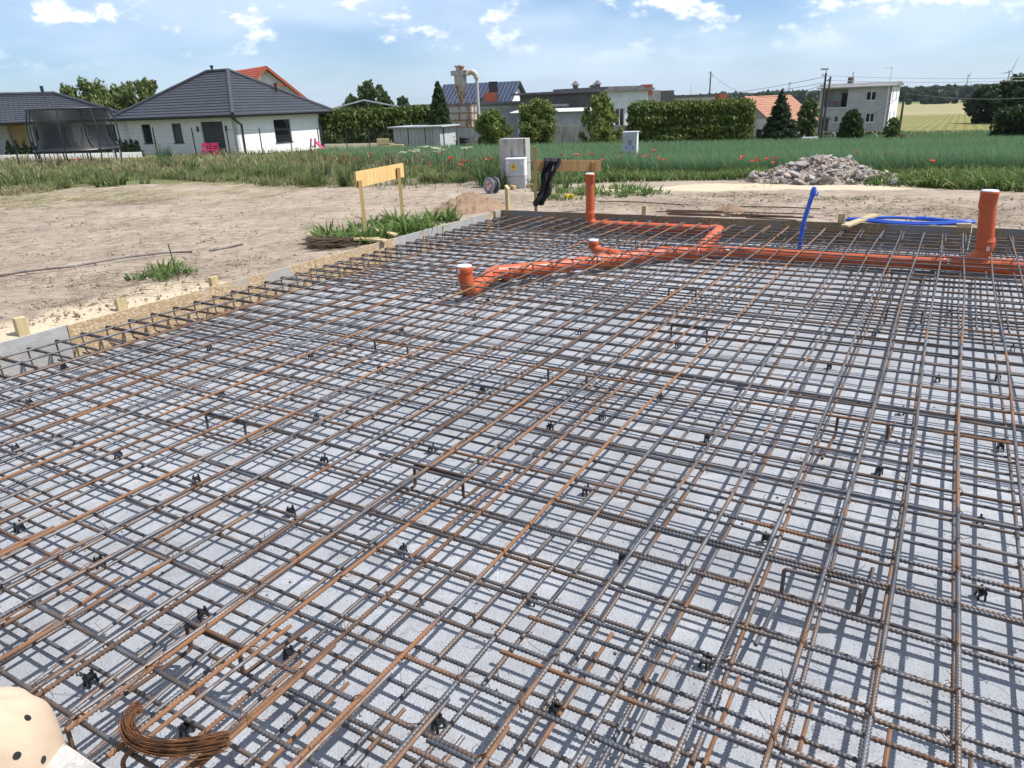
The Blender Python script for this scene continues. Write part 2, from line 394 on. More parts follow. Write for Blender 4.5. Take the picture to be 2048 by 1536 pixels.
inside = (UG[:-1, :-1] >= U_N - TK - 1e-6) & (UG[1:, 1:] <= U_F + TK + 1e-6) & (WG[:-1, :-1] >= W_L - TK - 1e-6) & (WG[1:, 1:] <= W_R + 1e-6)
Q = np.stack([idx[:-1, :-1], idx[1:, :-1], idx[1:, 1:], idx[:-1, 1:]], -1)[~inside]
gme = raw_mesh('ground', np.stack([XG, YG, ZG], -1).reshape(-1, 3), Q[:, ::-1].copy(), True)
X, Y = XG.ravel(), YG.ravel(); D = DG.ravel()
n1, n2 = fbm(X * 0.35, Y * 0.35, 21), fbm(X * 1.1, Y * 1.1, 31)
uu, ww = UG2.ravel(), WG2.ravel()
def band(v, a, b, s): return np.clip((v - a) / s + .5, 0, 1) * np.clip((b - v) / s + .5, 0, 1)
near_edge = 14.2 + 0.0 * X                                      # verge of weeds begins
sand = np.clip(1.75 - np.abs(W_L - ww) / 0.85 - 0.7 * n2, 0, 1) * band(uu, -3, 4.4, .8) * (ww < W_L)
track = band(Y + 0.10 * X, 13.0, 14.5, .5) * (X > 1.5) * np.clip(n2 + .25, 0, 1)
sand = np.maximum(sand, track * 0.9)
sand = np.maximum(sand, band(Y, 24, 26, .8) * band(X, -7.5, -4.4, .8))
green = np.clip((Y - 16.5 + 3 * (n1 - .5)) / 2.5, 0, 1)
straw = band(Y, 12.6, 16.5, 1.5) * np.clip((-X - 1.5) / 4, 0, 1) * np.clip((n1 - .45) * 2, 0, .45)
at = gme.color_attributes.new('zone', 'FLOAT_COLOR', 'POINT')
at.data.foreach_set('color', np.stack([sand, green, straw, np.ones_like(X)], -1).astype(np.float32).ravel())
# far land: fields, meadows and woods as flat colour patches
az = np.degrees(np.arctan2(X, Y))
far = np.zeros((len(X), 4), np.float32)
pick = fbm(X / 260, Y / 420, 77, 2)
fc = np.array([[.20, .20, .075], [.30, .25, .13], [.10, .15, .045], [.24, .22, .10]])
ci = np.clip((pick * 6).astype(int) % 4, 0, 3)
far[:, :3] = fc[ci]
o1 = band(D, 96, 300, 12); far[:, :3] = far[:, :3] * (1 - o1[:, None]) + np.array([.19, .19, .055]) * o1[:, None]
o2 = band(D, 300, 760, 25); far[:, :3] = far[:, :3] * (1 - o2[:, None]) + (np.array([.27, .235, .125]) + (fbm(X / 60, Y / 160, 5)[:, None] - .5) * .14) * o2[:, None]
wood_ = np.clip((fbm(X / 500, Y / 900, 99, 3) - .42) * 12, 0, 1) * np.clip((D - 900) / 400, 0, 1)
wood_ = np.maximum(wood_, np.clip((D - 3300) / 800, 0, 1) * np.clip((fbm(X / 900, Y / 2200, 98, 3) - .36) * 9, 0, 1))
far[:, :3] = far[:, :3] * (1 - wood_[:, None]) + np.array([.028, .048, .022]) * wood_[:, None]
far[:, 3] = np.clip((D - 92) / 10, 0, 1)
at2 = gme.color_attributes.new('farland', 'FLOAT_COLOR', 'POINT'); at2.data.foreach_set('color', far.ravel())
def make_ground():
    t = NT('ground_soil'); z = t.n('ShaderNodeAttribute', attribute_name='zone'); fa = t.n('ShaderNodeAttribute', attribute_name='farland')
    sp = t.n('ShaderNodeSeparateColor'); t.l(z.outputs['Color'], sp.inputs[0])
    nA, nB, nC, nD = t.noise(0.7, 8, 0.62), t.noise(5, 8, 0.68), t.noise(45, 4, 0.6), t.noise(2.2, 9, 0.7)
    st = t.noise(1.0, 6, 0.7, t.co('Object', (3.0, 14.0, 3.0)))
    soil = t.mix(t.rng(nA, 0.3, 0.7), (0.31, 0.25, 0.195), (0.42, 0.345, 0.27)); soil = t.mix(t.rng(nB, 0.42, 0.72, 0, 0.75), soil, (0.20, 0.158, 0.118))
    soil = t.mix(t.rng(st, 0.52, 0.66, 0, 0.7), soil, (0.135, 0.115, 0.082)); soil = t.mix(t.rng(nC, 0.62, 0.72, 0, 0.5), soil, (0.46, 0.40, 0.30))
    def msk(ch, a, b): return t.rng(t.math('ADD', ch, t.math('MULTIPLY', t.math('SUBTRACT', nD, 0.5), 0.9)), a, b)
    c = t.mix(msk(sp.outputs[0], 0.35, 0.65), soil, t.mix(nB, (0.60, 0.50, 0.36), (0.47, 0.385, 0.27)))
    c = t.mix(t.math('MULTIPLY', msk(sp.outputs[2], 0.4, 0.7), t.rng(st, 0.4, 0.6)), c, (0.44, 0.37, 0.19))
    c = t.mix(msk(sp.outputs[1], 0.4, 0.7), c, t.mix(nB, (0.10, 0.12, 0.045), (0.17, 0.175, 0.075)))
    # far crops in rows
    wv = t.n('ShaderNodeTexWave', wave_type='BANDS', bands_direction='X'); wv.inputs['Scale'].default_value = 0.22; wv.inputs['Distortion'].default_value = 0.6; wv.inputs['Detail'].default_value = 2; wv.inputs['Detail Scale'].default_value = 0.4
    mp = t.n('ShaderNodeMapping'); mp.inputs['Rotation'].default_value = (0, 0, math.radians(31)); t.l(t.co(), mp.inputs[0]); t.l(mp.outputs[0], wv.inputs['Vector'])
    cd = t.n('ShaderNodeVectorMath', operation='LENGTH'); t.l(t.co(), cd.inputs[0])
    rows = t.math('MULTIPLY', t.rng(wv.outputs['Fac'], 0.35, 0.65, 0, 0.6), t.rng(cd.outputs['Value'], 285, 305, 1, 0))
    fl = t.mix(rows, fa.outputs['Color'], (0.13, 0.105, 0.055)); fl = t.mix(t.rng(t.noise(0.05, 6, 0.6), 0.35, 0.7, 0, 0.35), fl, (0.26, 0.24, 0.10))
    c = t.mix(fa.outputs['Alpha'], c, fl)
    t.base(c); t.set(Roughness=0.95, Specular_IOR_Level=0.12)
    t.bump(t.math('ADD', t.math('ADD', nB, t.math('MULTIPLY', nC, 0.3)), st), 0.9, 0.035)
    return t.m
ground = place('ground', gme, make_ground()); ground['kind'] = 'structure'

# slab of lean concrete inside the formwork
m = MB()
nn = 40
sv = []; sf = []
for i in range(nn + 1):
    for j in range(nn + 1):
        w = W_L - 0.01 + (W_R - W_L + .01) * j / nn; u = U_N - .01 + (ufar(w) + .01 - U_N + .01) * i / nn
        sv.append(P_uw(u, w, -0.25 + 0.012 * (float(fbm(u * 1.7, w * 1.7, 3, 3)) - .5)))
for i in range(nn):
    for j in range(nn):
        a = i * (nn + 1) + j; sf.append((a, a + 1, a + nn + 2, a + nn + 1))
m.add(sv, sf); slab = m.build('concrete_base', M_conc, None, True); slab['kind'] = 'structure'

# ------------------------------------------------------------------ formwork boards and stakes
def board(p, q, inward, ztop0, ztop1, zbot, material, name, label, group):
    p, q = np.array(p, float), np.array(q, float); d = q - p; L = np.linalg.norm(d); d /= L; t = np.array(inward, float) * -TK
    n = max(4, int(L / .25)); mb = MB(); V = []
    for i in range(n + 1):
        b = p + d * L * i / n; k = ztop0 + (ztop1 - ztop0) * i / n + RND.uniform(-.003, .003)
        for o, z in ((0, zbot), (0, k), (t, k), (t, zbot)): V.append(b + o + np.array([0, 0, z]))
    Fc = [(i * 4 + k, i * 4 + (k + 1) % 4, i * 4 + 4 + (k + 1) % 4, i * 4 + 4 + k) for i in range(n) for k in range(4)] + [(3, 2, 1, 0), (n * 4, n * 4 + 1, n * 4 + 2, n * 4 + 3)]
    mb.add(V, Fc); return tag(mb.build(name, material, None, False), label, 'board', group)
aD, bD = np.array([SY, CY, 0]), np.array([CY, -SY, 0])
gp = 0.004
LB = [(0.61, 2.80, M_osbg, 'cement-grey formwork board at the near left, beside the first stake'), (2.80, 5.38, M_osb, 'orange-brown chipboard formwork board running along the pale sand bank'),
      (5.38, 7.55, M_osbm, 'cement-splashed chipboard formwork board beside the weeds and rusty rods'), (7.55, 9.15, M_osbg, 'grey formwork board ending at the far corner by the soil heap')]
for a, b, mm, lb in LB:
    board(P_uw(a + gp, W_L), P_uw(b - gp, W_L), bD, .012, .012 + RND.uniform(-.004, .004), -.30, mm, 'formwork_board', lb, 'formwork boards round the slab')
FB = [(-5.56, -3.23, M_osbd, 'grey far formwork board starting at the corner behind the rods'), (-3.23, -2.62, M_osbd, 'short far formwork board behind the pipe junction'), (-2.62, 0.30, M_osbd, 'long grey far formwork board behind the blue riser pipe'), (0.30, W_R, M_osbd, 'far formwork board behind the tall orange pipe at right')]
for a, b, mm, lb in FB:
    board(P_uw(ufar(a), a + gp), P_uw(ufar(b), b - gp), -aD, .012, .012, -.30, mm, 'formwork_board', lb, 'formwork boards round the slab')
def make_dirtywood():
    return mat('dirty_white_board', (0.38, 0.36, 0.335), (0.52, 0.50, 0.47), 16, 0.85, dirt=(0.12, 0.10, 0.08), dscale=9, bump=.6)
m = MB(); m.bar(P_uw(U_N - .06, -3.6, -.008), P_uw(U_N - .06, 1.2, -.008), .066, .05); m.bar(P_uw(U_N - .03, -3.6, -.14), P_uw(U_N - .03, 1.2, -.14), .05, .22)
tag(m.build('formwork_plank', make_dirtywood(), None, False), 'white cement-smeared plank edge in the near left corner', 'plank')
m = MB(); m.bar(P_uw(U_N - .125, -3.6, -.02), P_uw(U_N - .125, 1.2, -.02), .055, .05)
tag(m.build('formwork_plank', make_dirtywood(), None, False), 'second dirty plank lying outside the white plank edge', 'plank')
def stake(px, py, top, sx=.075, sy=.045, label='', material=M_stake, tip=False, name='wooden_stake', inw=None, lean=0):
    p = onz(px, py, 0.0) if inw is None else inw; zt = zat((p[0], p[1], 0), top); mb = MB()
    ang = -YAW + RND.uniform(-.08, .08); a = np.array([math.cos(ang), math.sin(ang), 0]) * sx / 2; b = np.array([-math.sin(ang), math.cos(ang), 0]) * sy / 2
    base = np.array([p[0], p[1], -.35]); t = np.array([p[0] + lean, p[1], zt])
    V = [base - a - b, base + a - b, base + a + b, base - a + b, t - a - b, t + a - b, t + a + b, t - a + b]
    if tip:
        for i in (4, 5, 6, 7): V[i] = V[i] + np.array([0, 0, -.05])
        V[4] = V[4] + np.array([0, 0, .05]); V[7] = V[7] + np.array([0, 0, .05])
    else:
        for i in (4, 5, 6, 7): V[i] = V[i] + np.array([0, 0, RND.uniform(-.006, .006)])
    mb.add(V, [(0, 3, 2, 1), (4, 5, 6, 7), (0, 1, 5, 4), (1, 2, 6, 5), (2, 3, 7, 6), (3, 0, 4, 7)])
    return tag(mb.build(name, material, None, False), label, 'stake', 'stakes holding the formwork')
def left_stake(u, top, label): return stake(0, 0, top, label=label, inw=P_uw(u, W_L - TK - .03), sx=.045, sy=.075)
left_stake(2.52, 636, 'nearest square wooden stake behind the left formwork, in pale sand')
left_stake(3.28, 597, 'second wooden stake along the left formwork, in pale sand')
left_stake(4.17, 553, 'third wooden stake along the left formwork, near a small weed')
stake(1006, 424, 370, sx=.05, sy=.07, tip=True, label='pointed wooden stake at the far corner of the formwork', inw=P_uw(9.3, -5.52))
stake(1270, 434, 411, label='small wooden stake behind the far formwork, left of the pipe junction', inw=P_uw(ufar(-3.4) + .07, -3.42), sx=.06, sy=.05)
stake(1673, 452, 427, label='wooden stake behind the far formwork beside the blue coil', inw=P_uw(ufar(-1.1) + .07, -1.02), sx=.075, sy=.05)
stake(1865, 456, 449, label='low stake end showing above the far formwork before the blue coil', inw=P_uw(ufar(-.1) + .06, -.08), sx=.08, sy=.05)
stake(1940, 462, 447, label='dark block of wood behind the far formwork left of the tall pipe', inw=P_uw(ufar(.2) + .06, .22), sx=.14, sy=.05)

# ------------------------------------------------------------------ reinforcement
Z_UA, Z_UB, Z_LA, Z_LB = -0.05, -0.064, -0.19, -0.204
RA, RB = 0.0077, 0.0074
upper = thing('upper_rebar_mat', tuple(P_uw(5, -1.2, Z_UB)), 'upper layer of the rusty steel reinforcement grid over the whole slab', 'rebar grid')
lower = thing('lower_rebar_mat', tuple(P_uw(5, -1.2, Z_LB)), 'lower, shaded layer of steel reinforcement lying just above the concrete', 'rebar grid')
WA = [-5.37, -5.16, -4.88, -4.69, -4.479, -4.275, -4.075, -3.882, -3.685, -3.48, -3.279, -3.06, -2.841, -2.626, -2.433, -2.222, -2.0, -1.80, -1.59, -1.395, -1.18, -0.975, -0.775, -0.565, -0.366, -0.16, 0.04, 0.229, 0.447, .655, .86, 1.06, 1.27, 1.46, 1.67, 1.87, 2.08, 2.27, 2.48, 2.68, 2.88, 3.08]
RUSTA = {-2.0: (.72, .3), -1.80: (.62, .85), -1.59: (.66, .8), -1.395: (.74, .45), -1.18: (.70, .95), -2.222: (.5, .6), -2.433: (.3, .3), -0.975: (.36, .5), -0.775: (.36, .6), -.565: (.40, .7), -.366: (.34, .6), -.16: (.34, .6), .04: (.36, .5), .229: (.40, .8), .447: (.42, .6)}
for i, w in enumerate(WA):
    if w in RUSTA: rs, org = RUSTA[w]
    elif w < -2.4: rs, org = RND.choice([(.66, .55), (.60, .7), (.70, .4), (.38, .4), (.62, .85), (.5, .5)])
    else: rs, org = RND.choice([(.25, .4), (.4, .6), (.45, .7)])
    if w < -4.6: rs, org = [(.22, .3), (.25, .3), (.62, .6), (.3, .3)][min(i, 3)]
    sk = RND.uniform(-.010, .010)
    rib_bar('long_bar', P_uw(U_N + .03, w - sk, Z_UA), P_uw(ufar(w) - .06 + RND.uniform(-.03, .02), w + sk, Z_UA), RA, upper, rs, .5, org, .009)
UB = [0.68, 0.886, 1.088, 1.276, 1.478, 1.672, 1.868, 2.064]
while UB[-1] < 9.05: UB.append(UB[-1] + RND.uniform(.188, .206))
for u in UB:
    rs = RND.choice([.2, .28, .34, .4, .46, .55]); sk = RND.uniform(-.008, .008)
    k = SKEW * max(0, (u - 4) / 5.2) * 4.3
    rib_bar('cross_bar', P_uw(u + sk, W_L + .06, Z_UB), P_uw(u - sk + 2 * k, W_R - .05, Z_UB), RB, upper, rs, .5, RND.uniform(.3, .7), .008)
for u, w0 in ((1.07, -.933), (1.442, -.935), (1.608, -.934)):
    rib_bar('lap_bar', P_uw(u, w0, Z_UB), P_uw(u + .01, W_R - .05, Z_UB), RB, upper, .48, .5, .6, .003)
for u in (1.03, 2.29, 3.9, 5.3): rib_bar('lap_bar', P_uw(u, RND.uniform(-3, -1), Z_UB + .001), P_uw(u, W_R - .3, Z_UB), RB, upper, .35, .5, .5, .003)
for w in WA:
    rs = RND.choice([.2, .3, .4, .55]); o = RND.uniform(-.012, .015)
    rib_bar('long_bar', P_uw(U_N + .05, w + o, Z_LA), P_uw(ufar(w) - .07, w + o + RND.uniform(-.02, .02), Z_LA), RA, lower, rs, .5, .5, .006, near=2.7)
for u in UB:
    o = RND.uniform(-.03, .02); k = SKEW * max(0, (u - 4) / 5.2) * 4.3
    rib_bar('cross_bar', P_uw(u + o, W_L + .06, Z_LB), P_uw(u + o + 2 * k, W_R - .05, Z_LB), RB, lower, RND.choice([.1, .18, .25]), .5, .4, .006, near=2.7)
for w in np.arange(-.55, 1.7, .2):                                   # closer-set strip in front of the main pipe
    rib_bar('strip_bar', P_uw(6.0, w + .09, Z_LA - .002), P_uw(7.75, w + .10, Z_LA), RA, lower, .4, .5, .5, .004)
for u in np.arange(6.05, 7.7, .2): rib_bar('strip_bar', P_uw(u + .08, -.75, Z_LB), P_uw(u + .15, W_R - .1, Z_LB), RB, lower, .2, .5, .4, .004)
# hairpins: C-shaped bars closing the edges
hair = thing('edge_hairpins', tuple(P_uw(3, W_L + .06, Z_LB)), 'row of C-shaped steel hairpin bars along the left formwork', 'hairpin bars')
u = 0.86
while u < 9.0:
    e = RND.uniform(-.012, .012); le = .53 + RND.uniform(-.02, .03)
    bent_bar('hairpin', [P_uw(u + e, W_L + .06 + le, -.052), P_uw(u, W_L + .055, -.050), P_uw(u + .005, W_L + .06, -.205), P_uw(u - e, W_L + .06 + le + .05, -.212)], .0062, hair, RND.choice([.25, .4, .55]), .5)
    u += .2 + RND.uniform(-.008, .008)
hair = thing('edge_hairpins', tuple(P_uw(9, -1, Z_LB)), 'row of steel hairpin bars along the shaded far formwork', 'hairpin bars')
for w in WA[2:]:
    uf = ufar(w) - .055; e = RND.uniform(-.01, .01)
    bent_bar('hairpin', [P_uw(uf - .55, w + .022 + e, -.049), P_uw(uf, w + .022, -.049), P_uw(uf, w + .024, -.205), P_uw(uf - .55, w + .03 - e, -.205)], .0062, hair, RND.choice([.3, .45, .6]), .5)
hair = thing('edge_hairpins', tuple(P_uw(.65, -1.2, Z_LB)), 'steel hairpin bars tied beside the long bars at the near edge', 'hairpin bars')
for w in WA:
    if w > 1.0: break
    e = RND.uniform(-.008, .008); tl = 1.2 + RND.uniform(-.01, .02); bl = 1.21 if w < -.9 else 1.786
    s = .0165 if w > -1.7 else -.0165
    o = bent_bar('hairpin', [P_uw(tl, w + s + e, Z_UA - .001), P_uw(.648, w + s, Z_UA - .001), P_uw(.650, w + s * 2, Z_LB - .01), P_uw(bl, w + s * 3.2, Z_LA + .014)], .0064, hair, RND.choice([.35, .5, .65]), .6)
# tie wires at the crossings
tv = MB()
def tie(mb, u, w, z, big):
    c = P_uw(u, w, z); r = .0125; s = RND.choice((-1, 1)); d1 = (aD * 1 + bD * s) * .7071; up = np.array([0, 0, 1.0]); t = d1
    r = .0138 if big else .0125
    pts = [c + t * r * math.cos(k) * 1.15 + up * r * 1.15 * math.sin(k) - up * .007 for k in np.linspace(0.3, 5.7, 7)]
    mb.tube(pts, .0013 if not big else .0020, 3, False)
    for j in range(2 if big else 1):
        p0 = pts[0 if j else -1]; ln = RND.uniform(.015, .055 if big else .03); dv = np.array([RND.uniform(-1, 1), RND.uniform(-1, 1), RND.uniform(-.3, .8)]); dv /= np.linalg.norm(dv)
        mb.tube([p0, p0 + dv * ln * .5 + up * .004, p0 + dv * ln + np.array([RND.uniform(-.01, .01), RND.uniform(-.01, .01), 0])], .0012, 3, False)
for u in UB:
    for w in WA:
        if w > 1.3: continue
        k = 2 * SKEW * max(0, (u - 4) / 5.2) * 4.3 * (w - W_L) / (W_R - W_L)
        dd = np.linalg.norm(P_uw(u, w, 0) - np.array([0, 0, CAM_Z]))
        if dd > 7 and RND.random() < .3: continue
        tie(tv, u + k, w, Z_UA, dd < 3.5)
tw = tv.build('tie_wires', M_wire, upper, False); tw['kind'] = 'stuff'
tv = MB()
for u in UB:
    if u > 5: break
    for w in WA:
        if w < 1.0 and RND.random() < .8: tie(tv, u, w, Z_LA, False)
tw = tv.build('tie_wires', M_wire, lower, False); tw['kind'] = 'stuff'
# bent bar chairs carrying the upper mat
def chair(pl, pr, label, rust, gone=False):
    A = onz(*pl, Z_UB - .012); B = onz(*pr, Z_UB - .012)
    uA, wA = SY * A[0] + CY * A[1], CY * A[0] - SY * A[1]; uB, wB = SY * B[0] + CY * B[1], CY * B[0] - SY * B[1]
    um = (uA + uB) / 2; wB = wA + min(max(wB - wA, .22), .32); z1 = Z_UB - .0135; zf = Z_LB + .028
    base = P_uw(um, (wA + wB) / 2, zf); c = thing('bar_chair', tuple(base), label, 'rebar chair', 'bent bar chairs under the upper mat')
    o = bent_bar('top_bar', [P_uw(um, wA, z1 - .012), P_uw(um, wA + .004, z1), P_uw(um + .005, wB - .004, z1), P_uw(um + .005, wB, z1 - .012)], .0074, c, rust, .2, 8, .02)
    for w_, s in ((wA, -1), (wB, 1)):
        bent_bar('leg', [P_uw(um, w_, z1 - .008), P_uw(um, w_, zf), P_uw(um + s * .30, w_ + .02 * s, zf - .004)], .0074, c, rust, .2, 8, .02)
CH = [((374, 1246), (474, 1300), 'rust-brown bent bar chair nearest the camera, right behind the wire bundle', .8), ((835, 927), (918, 962), 'rusty bent bar chair in the middle foreground of the grid', .8),
      ((417, 826), (482, 852), 'dark bent bar chair left of the middle, among rusty bars', .3), ((755, 676), (808, 692), 'bent bar chair left of centre, on the line toward the left elbow pipe', .6),
      ((1101, 733), (1169, 752), 'bent bar chair right of the picture centre with a dark top bar', .3), ((1346, 647), (1412, 660), 'bent bar chair below the pipe junction, right of centre', .55),
      ((1676, 833), (1778, 850), 'red-brown bent bar chair on the right half, tied at one leg', .8), ((1570, 1134), (1722, 1182), 'dark bent bar chair in the right foreground', .35),
      ((1784, 546), (1845, 547), 'bent bar chair just before the main orange pipe, far right', .4), ((1775, 616), (1846, 622), 'bent bar chair on the close-set bars, far right', .35),
      ((1339, 575), (1391, 582), 'bent bar chair halfway between the elbow pipe and the main pipe', .35), ((1045, 552), (1086, 556), 'bent bar chair right below the long sloping orange pipe', .3), ((1229, 474), (1266, 469), 'bent bar chair behind the short capped elbow', .3)]
for a, b, lb, r in CH: chair(a, b, lb, r)
crm = []
_T = np.array([[1, 0, 0], [-1, 0, 0], [0, 1, 0], [0, -1, 0], [0, 0, 1], [0, 0, -1.]]); _F = np.array([[0, 2, 4], [2, 1, 4], [1, 3, 4], [3, 0, 4], [2, 0, 5], [1, 2, 5], [3, 1, 5], [0, 3, 5]])
for k in range(2600):
    u_ = U_N + .05 + 8 * RND.random() ** 1.8; w_ = RND.uniform(W_L + .1, 1.2)
    if float(fbm(u_ * 1.4, w_ * 1.4, 91, 3)) < .47: continue
    crm.append(P_uw(u_, w_, -.246) + _T * (.0025 + .009 * RND.random() ** 3) * NP.uniform(.5, 1.2, (6, 3)))
o = place('cement_crumbs', raw_mesh('cement_crumbs', np.concatenate(crm), (np.arange(len(crm))[:, None, None] * 6 + _F[None]).reshape(-1, 3)), mat('cement_crumb', (.26, .255, .25), (.40, .39, .38), 40, .95)); o['kind'] = 'stuff'; o['label'] = 'small cement crumbs lying on the concrete base'; o['category'] = 'crumbs'
# black plastic spacers under the lower mat
def spacer_mesh():
    mb = MB()
    for sx in (-1, 1):
        for sy in (-1, 1):
            V = [(sx * .024, sy * .018, 0), (sx * .014, sy * .018, 0), (sx * .014, sy * .011, 0), (sx * .024, sy * .011, 0), (sx * .019, sy * .015, .03), (sx * .010, sy * .015, .03), (sx * .010, sy * .008, .03), (sx * .019, sy * .008, .03)]
            Fc = [(0, 1, 2, 3), (7, 6, 5, 4), (0, 4, 5, 1), (1, 5, 6, 2), (2, 6, 7, 3), (3, 7, 4, 0)]
            mb.add(V, Fc if sx * sy < 0 else [f[::-1] for f in Fc])
    mb.cbox((0, 0, .033), .040, .034, .012)
    for sx in (-1, 1): mb.tube([(sx * .012, 0, .036), (sx * .017, 0, .046), (sx * .015, 0, .055), (sx * .010, 0, .058)], [.006, .006, .005, .004], 6)
    me = raw_mesh('spacer', mb.v, mb.f); me.materials.append(M_black); return me
SPM = spacer_mesh()
SP = [(408, 1236), (183, 1366), (580, 1316), (877, 1456), (1110, 1428), (1245, 1124), (806, 1108), (582, 1030), (1173, 988), (1757, 948), (864, 904), (649, 927), (394, 966), (238, 916), (33, 903), (965, 785), (444, 794), (1205, 838), (1479, 778), (1355, 694), (1180, 727), (1159, 668), (1803, 828), (1658, 737), (1875, 763), (2025, 701), (1747, 671), (1960, 1194), (1530, 1085), (1413, 883), (129, 738), (633, 842), (200, 1130), (40, 1060), (622, 718), (804, 665), (60, 810), (1410, 1332), (375, 1466), (1065, 1205), (1900, 628), (1625, 604), (1518, 540), (1700, 552), (1385, 583), (1080, 560), (1215, 570), (950, 640), (700, 700), (420, 700), (760, 742), (975, 605), (1020, 480), (1130, 488), (1290, 478), (1510, 480), (1655, 495), (1995, 760), (2000, 900), (1960, 1050), (1320, 800), (1100, 860)]
LM = [((374, 1246), 'the rusty chair behind the wire bundle'), ((835, 927), 'the rusty chair in the middle foreground'), ((1101, 733), 'the dark chair right of centre'), ((1346, 647), 'the chair below the pipe junction'), ((1676, 833), 'the red-brown chair on the right'), ((1650, 1150), 'the dark chair in the right foreground'), ((417, 826), 'the dark chair left of the middle'), ((755, 676), 'the chair left of centre'), ((20, 1400), 'the dotted hat'), ((300, 1490), 'the wire bundle'), ((1810, 546), 'the chair before the main pipe'), ((1060, 554), 'the chair below the sloping pipe'), ((130, 720), 'the near left formwork board'), ((2040, 700), 'the right edge, before the tall pipe'), ((2000, 1500), 'the lower right corner'), ((1110, 1530), 'the bottom edge, right of the middle'), ((1607, 497), 'the blue riser pipe')]
NEARL = {}
for q, ph in LM:
    k = min((i for i in range(len(SP)) if i not in NEARL), key=lambda i: math.hypot(SP[i][0] - q[0], (SP[i][1] - q[1]) * 1.5)); NEARL[k] = 'black plastic bar spacer nearest to ' + ph
for i, (a, b) in enumerate(SP):
    p = onz(a, b, -.245); u_, w_ = SY * p[0] + CY * p[1], CY * p[0] - SY * p[1]
    if u_ > 8.8 or w_ < W_L + .1 or u_ < .7: continue
    o = place('bar_spacer', SPM, None, None, (p[0], p[1], -.247), (RND.uniform(-.05, .05), RND.uniform(-.05, .05), -YAW + math.pi / 2 + RND.uniform(-.3, .3)), (.80, .80, .84))
    tag(o, NEARL.get(i, 'small black plastic bar spacer out in the open grid'), 'spacer', 'black plastic spacers under the lower bars')

# ------------------------------------------------------------------ drain pipes
def arc(c, p, q, r, n=6):
    """points rounding corner c between p and q with cut length r"""
    c, p, q = (np.array(v, float) for v in (c, p, q)); a = (p - c) / np.linalg.norm(p - c); b = (q - c) / np.linalg.norm(q - c)
    A, B = c + a * r, c + b * r
    return [(1 - t) ** 2 * A + 2 * t * (1 - t) * c + t * t * B for t in np.linspace(0, 1, n)]
PR, ZP = 0.070, -0.155
def rise(px_, py_top, u):                                            # slab point with given u showing in column px_ at mid height
    lo, hi = -6.0, 2.0
    for _ in range(40):
        m_ = (lo + hi) / 2
        if proj(P_uw(u, m_, .2))[0] < px_: lo = m_
        else: hi = m_
    p = P_uw(u, lo, 0); return lo, zat((p[0], p[1], 0), py_top)
drain = thing('drain_pipe_run', tuple(P_uw(7.9, -2.2, -.245)), 'orange plastic drain pipes with capped upright ends among the rebar', 'pipe')
def pipe(name, pts, r=PR, label=None):
    mb = MB(); mb.tube(pts, r, 20); o = mb.build(name, M_pipe, drain)
    if label: o['label'] = label
    return o
def collar(p, d, r=PR, L=.07, parent=None, name='socket'):
    p = np.array(p, float); d = np.array(d, float); d /= np.linalg.norm(d); mb = MB()
    mb.tube([p - d * L / 2, p - d * L * .42, p - d * L * .2, p - d * L * .18, p + d * L * .30, p + d * L * .32, p + d * L * .45, p + d * L / 2], [r * 1.02, r * 1.09, r * 1.09, r * 1.14, r * 1.14, r * 1.08, r * 1.06, r * 1.01], 20)
    return mb.build(name, M_pipe, drain if parent is None else parent)
def cap(p, r, parent):
    mb = MB(); mb.lathe(p, [(r * .95, -.02), (r * 1.0, -.012), (r * 1.0, .003), (r * .92, .008), (r * .85, .004), (.004, .004)], 20)
    return mb.build('cap', M_lid, parent)
def sticker(c, n, sx, sz, parent):
    c = np.array(c, float); n = np.array(n, float); n /= np.linalg.norm(n); a = np.cross(n, (0, 0, 1)); a /= np.linalg.norm(a); b = np.cross(a, n); mb = MB()
    mb.obox(c - a * sx / 2 - b * sz / 2, a * sx, b * sz, n * .002); return mb.build('sticker', M_label, parent)
tee = P_uw(7.90, -2.27, ZP); right = P_uw(8.27, 1.9, ZP)
uR = 8.14
wR, zR = rise(1977, 381, uR)
zR = min(zR, 1.3)
kx = lambda w: 7.93 + (w + 2.27) * .088
mainp = lambda w: P_uw(kx(w), w, ZP)
pipe('pipe', [mainp(-2.12), mainp(wR - .38)], PR, 'long main pipe running to the right')
pipe('pipe', [mainp(wR + .2), mainp(2.9)])
collar(mainp(-2.10), mainp(0) - mainp(-1), L=.14); collar(mainp(wR - .36), mainp(0) - mainp(-1), L=.12); collar(mainp(wR + .22), mainp(0) - mainp(-1), L=.14)
pipe('branch_fitting', [mainp(wR - .42), mainp(wR + .25)], PR * 1.035)
b0 = P_uw(kx(wR), wR, 0)
brn = [mainp(wR - .22), mainp(wR - .12) + np.array([0, 0, .02])] + arc((b0[0], b0[1], -.06), mainp(wR - .12) + np.array([0, 0, .02]), (b0[0], b0[1], .2), .09, 5) + [np.array([b0[0], b0[1], .06])]
pipe('elbow', brn, PR * 1.03)
riser = pipe('riser', [(b0[0], b0[1], .02), (b0[0] - .05, b0[1], zR - .10)], PR * 1.02, 'tall upright orange pipe at the right edge')
collar((b0[0], b0[1], .05), (0, 0, 1), PR, .12); mb = MB(); mb.lathe((b0[0] - .053, b0[1], zR), [(PR, -.16), (PR * 1.06, -.145), (PR * 1.06, -.04), (PR * 1.11, -.035), (PR * 1.11, -.012), (PR * 1.04, -.006)], 20); mb.build('socket', M_pipe, drain)
cap((b0[0] - .053, b0[1], zR - .004), PR * 1.02, drain); vd = -b0 / np.linalg.norm(b0); vd[2] = 0; rt = np.cross(vd, (0, 0, 1))
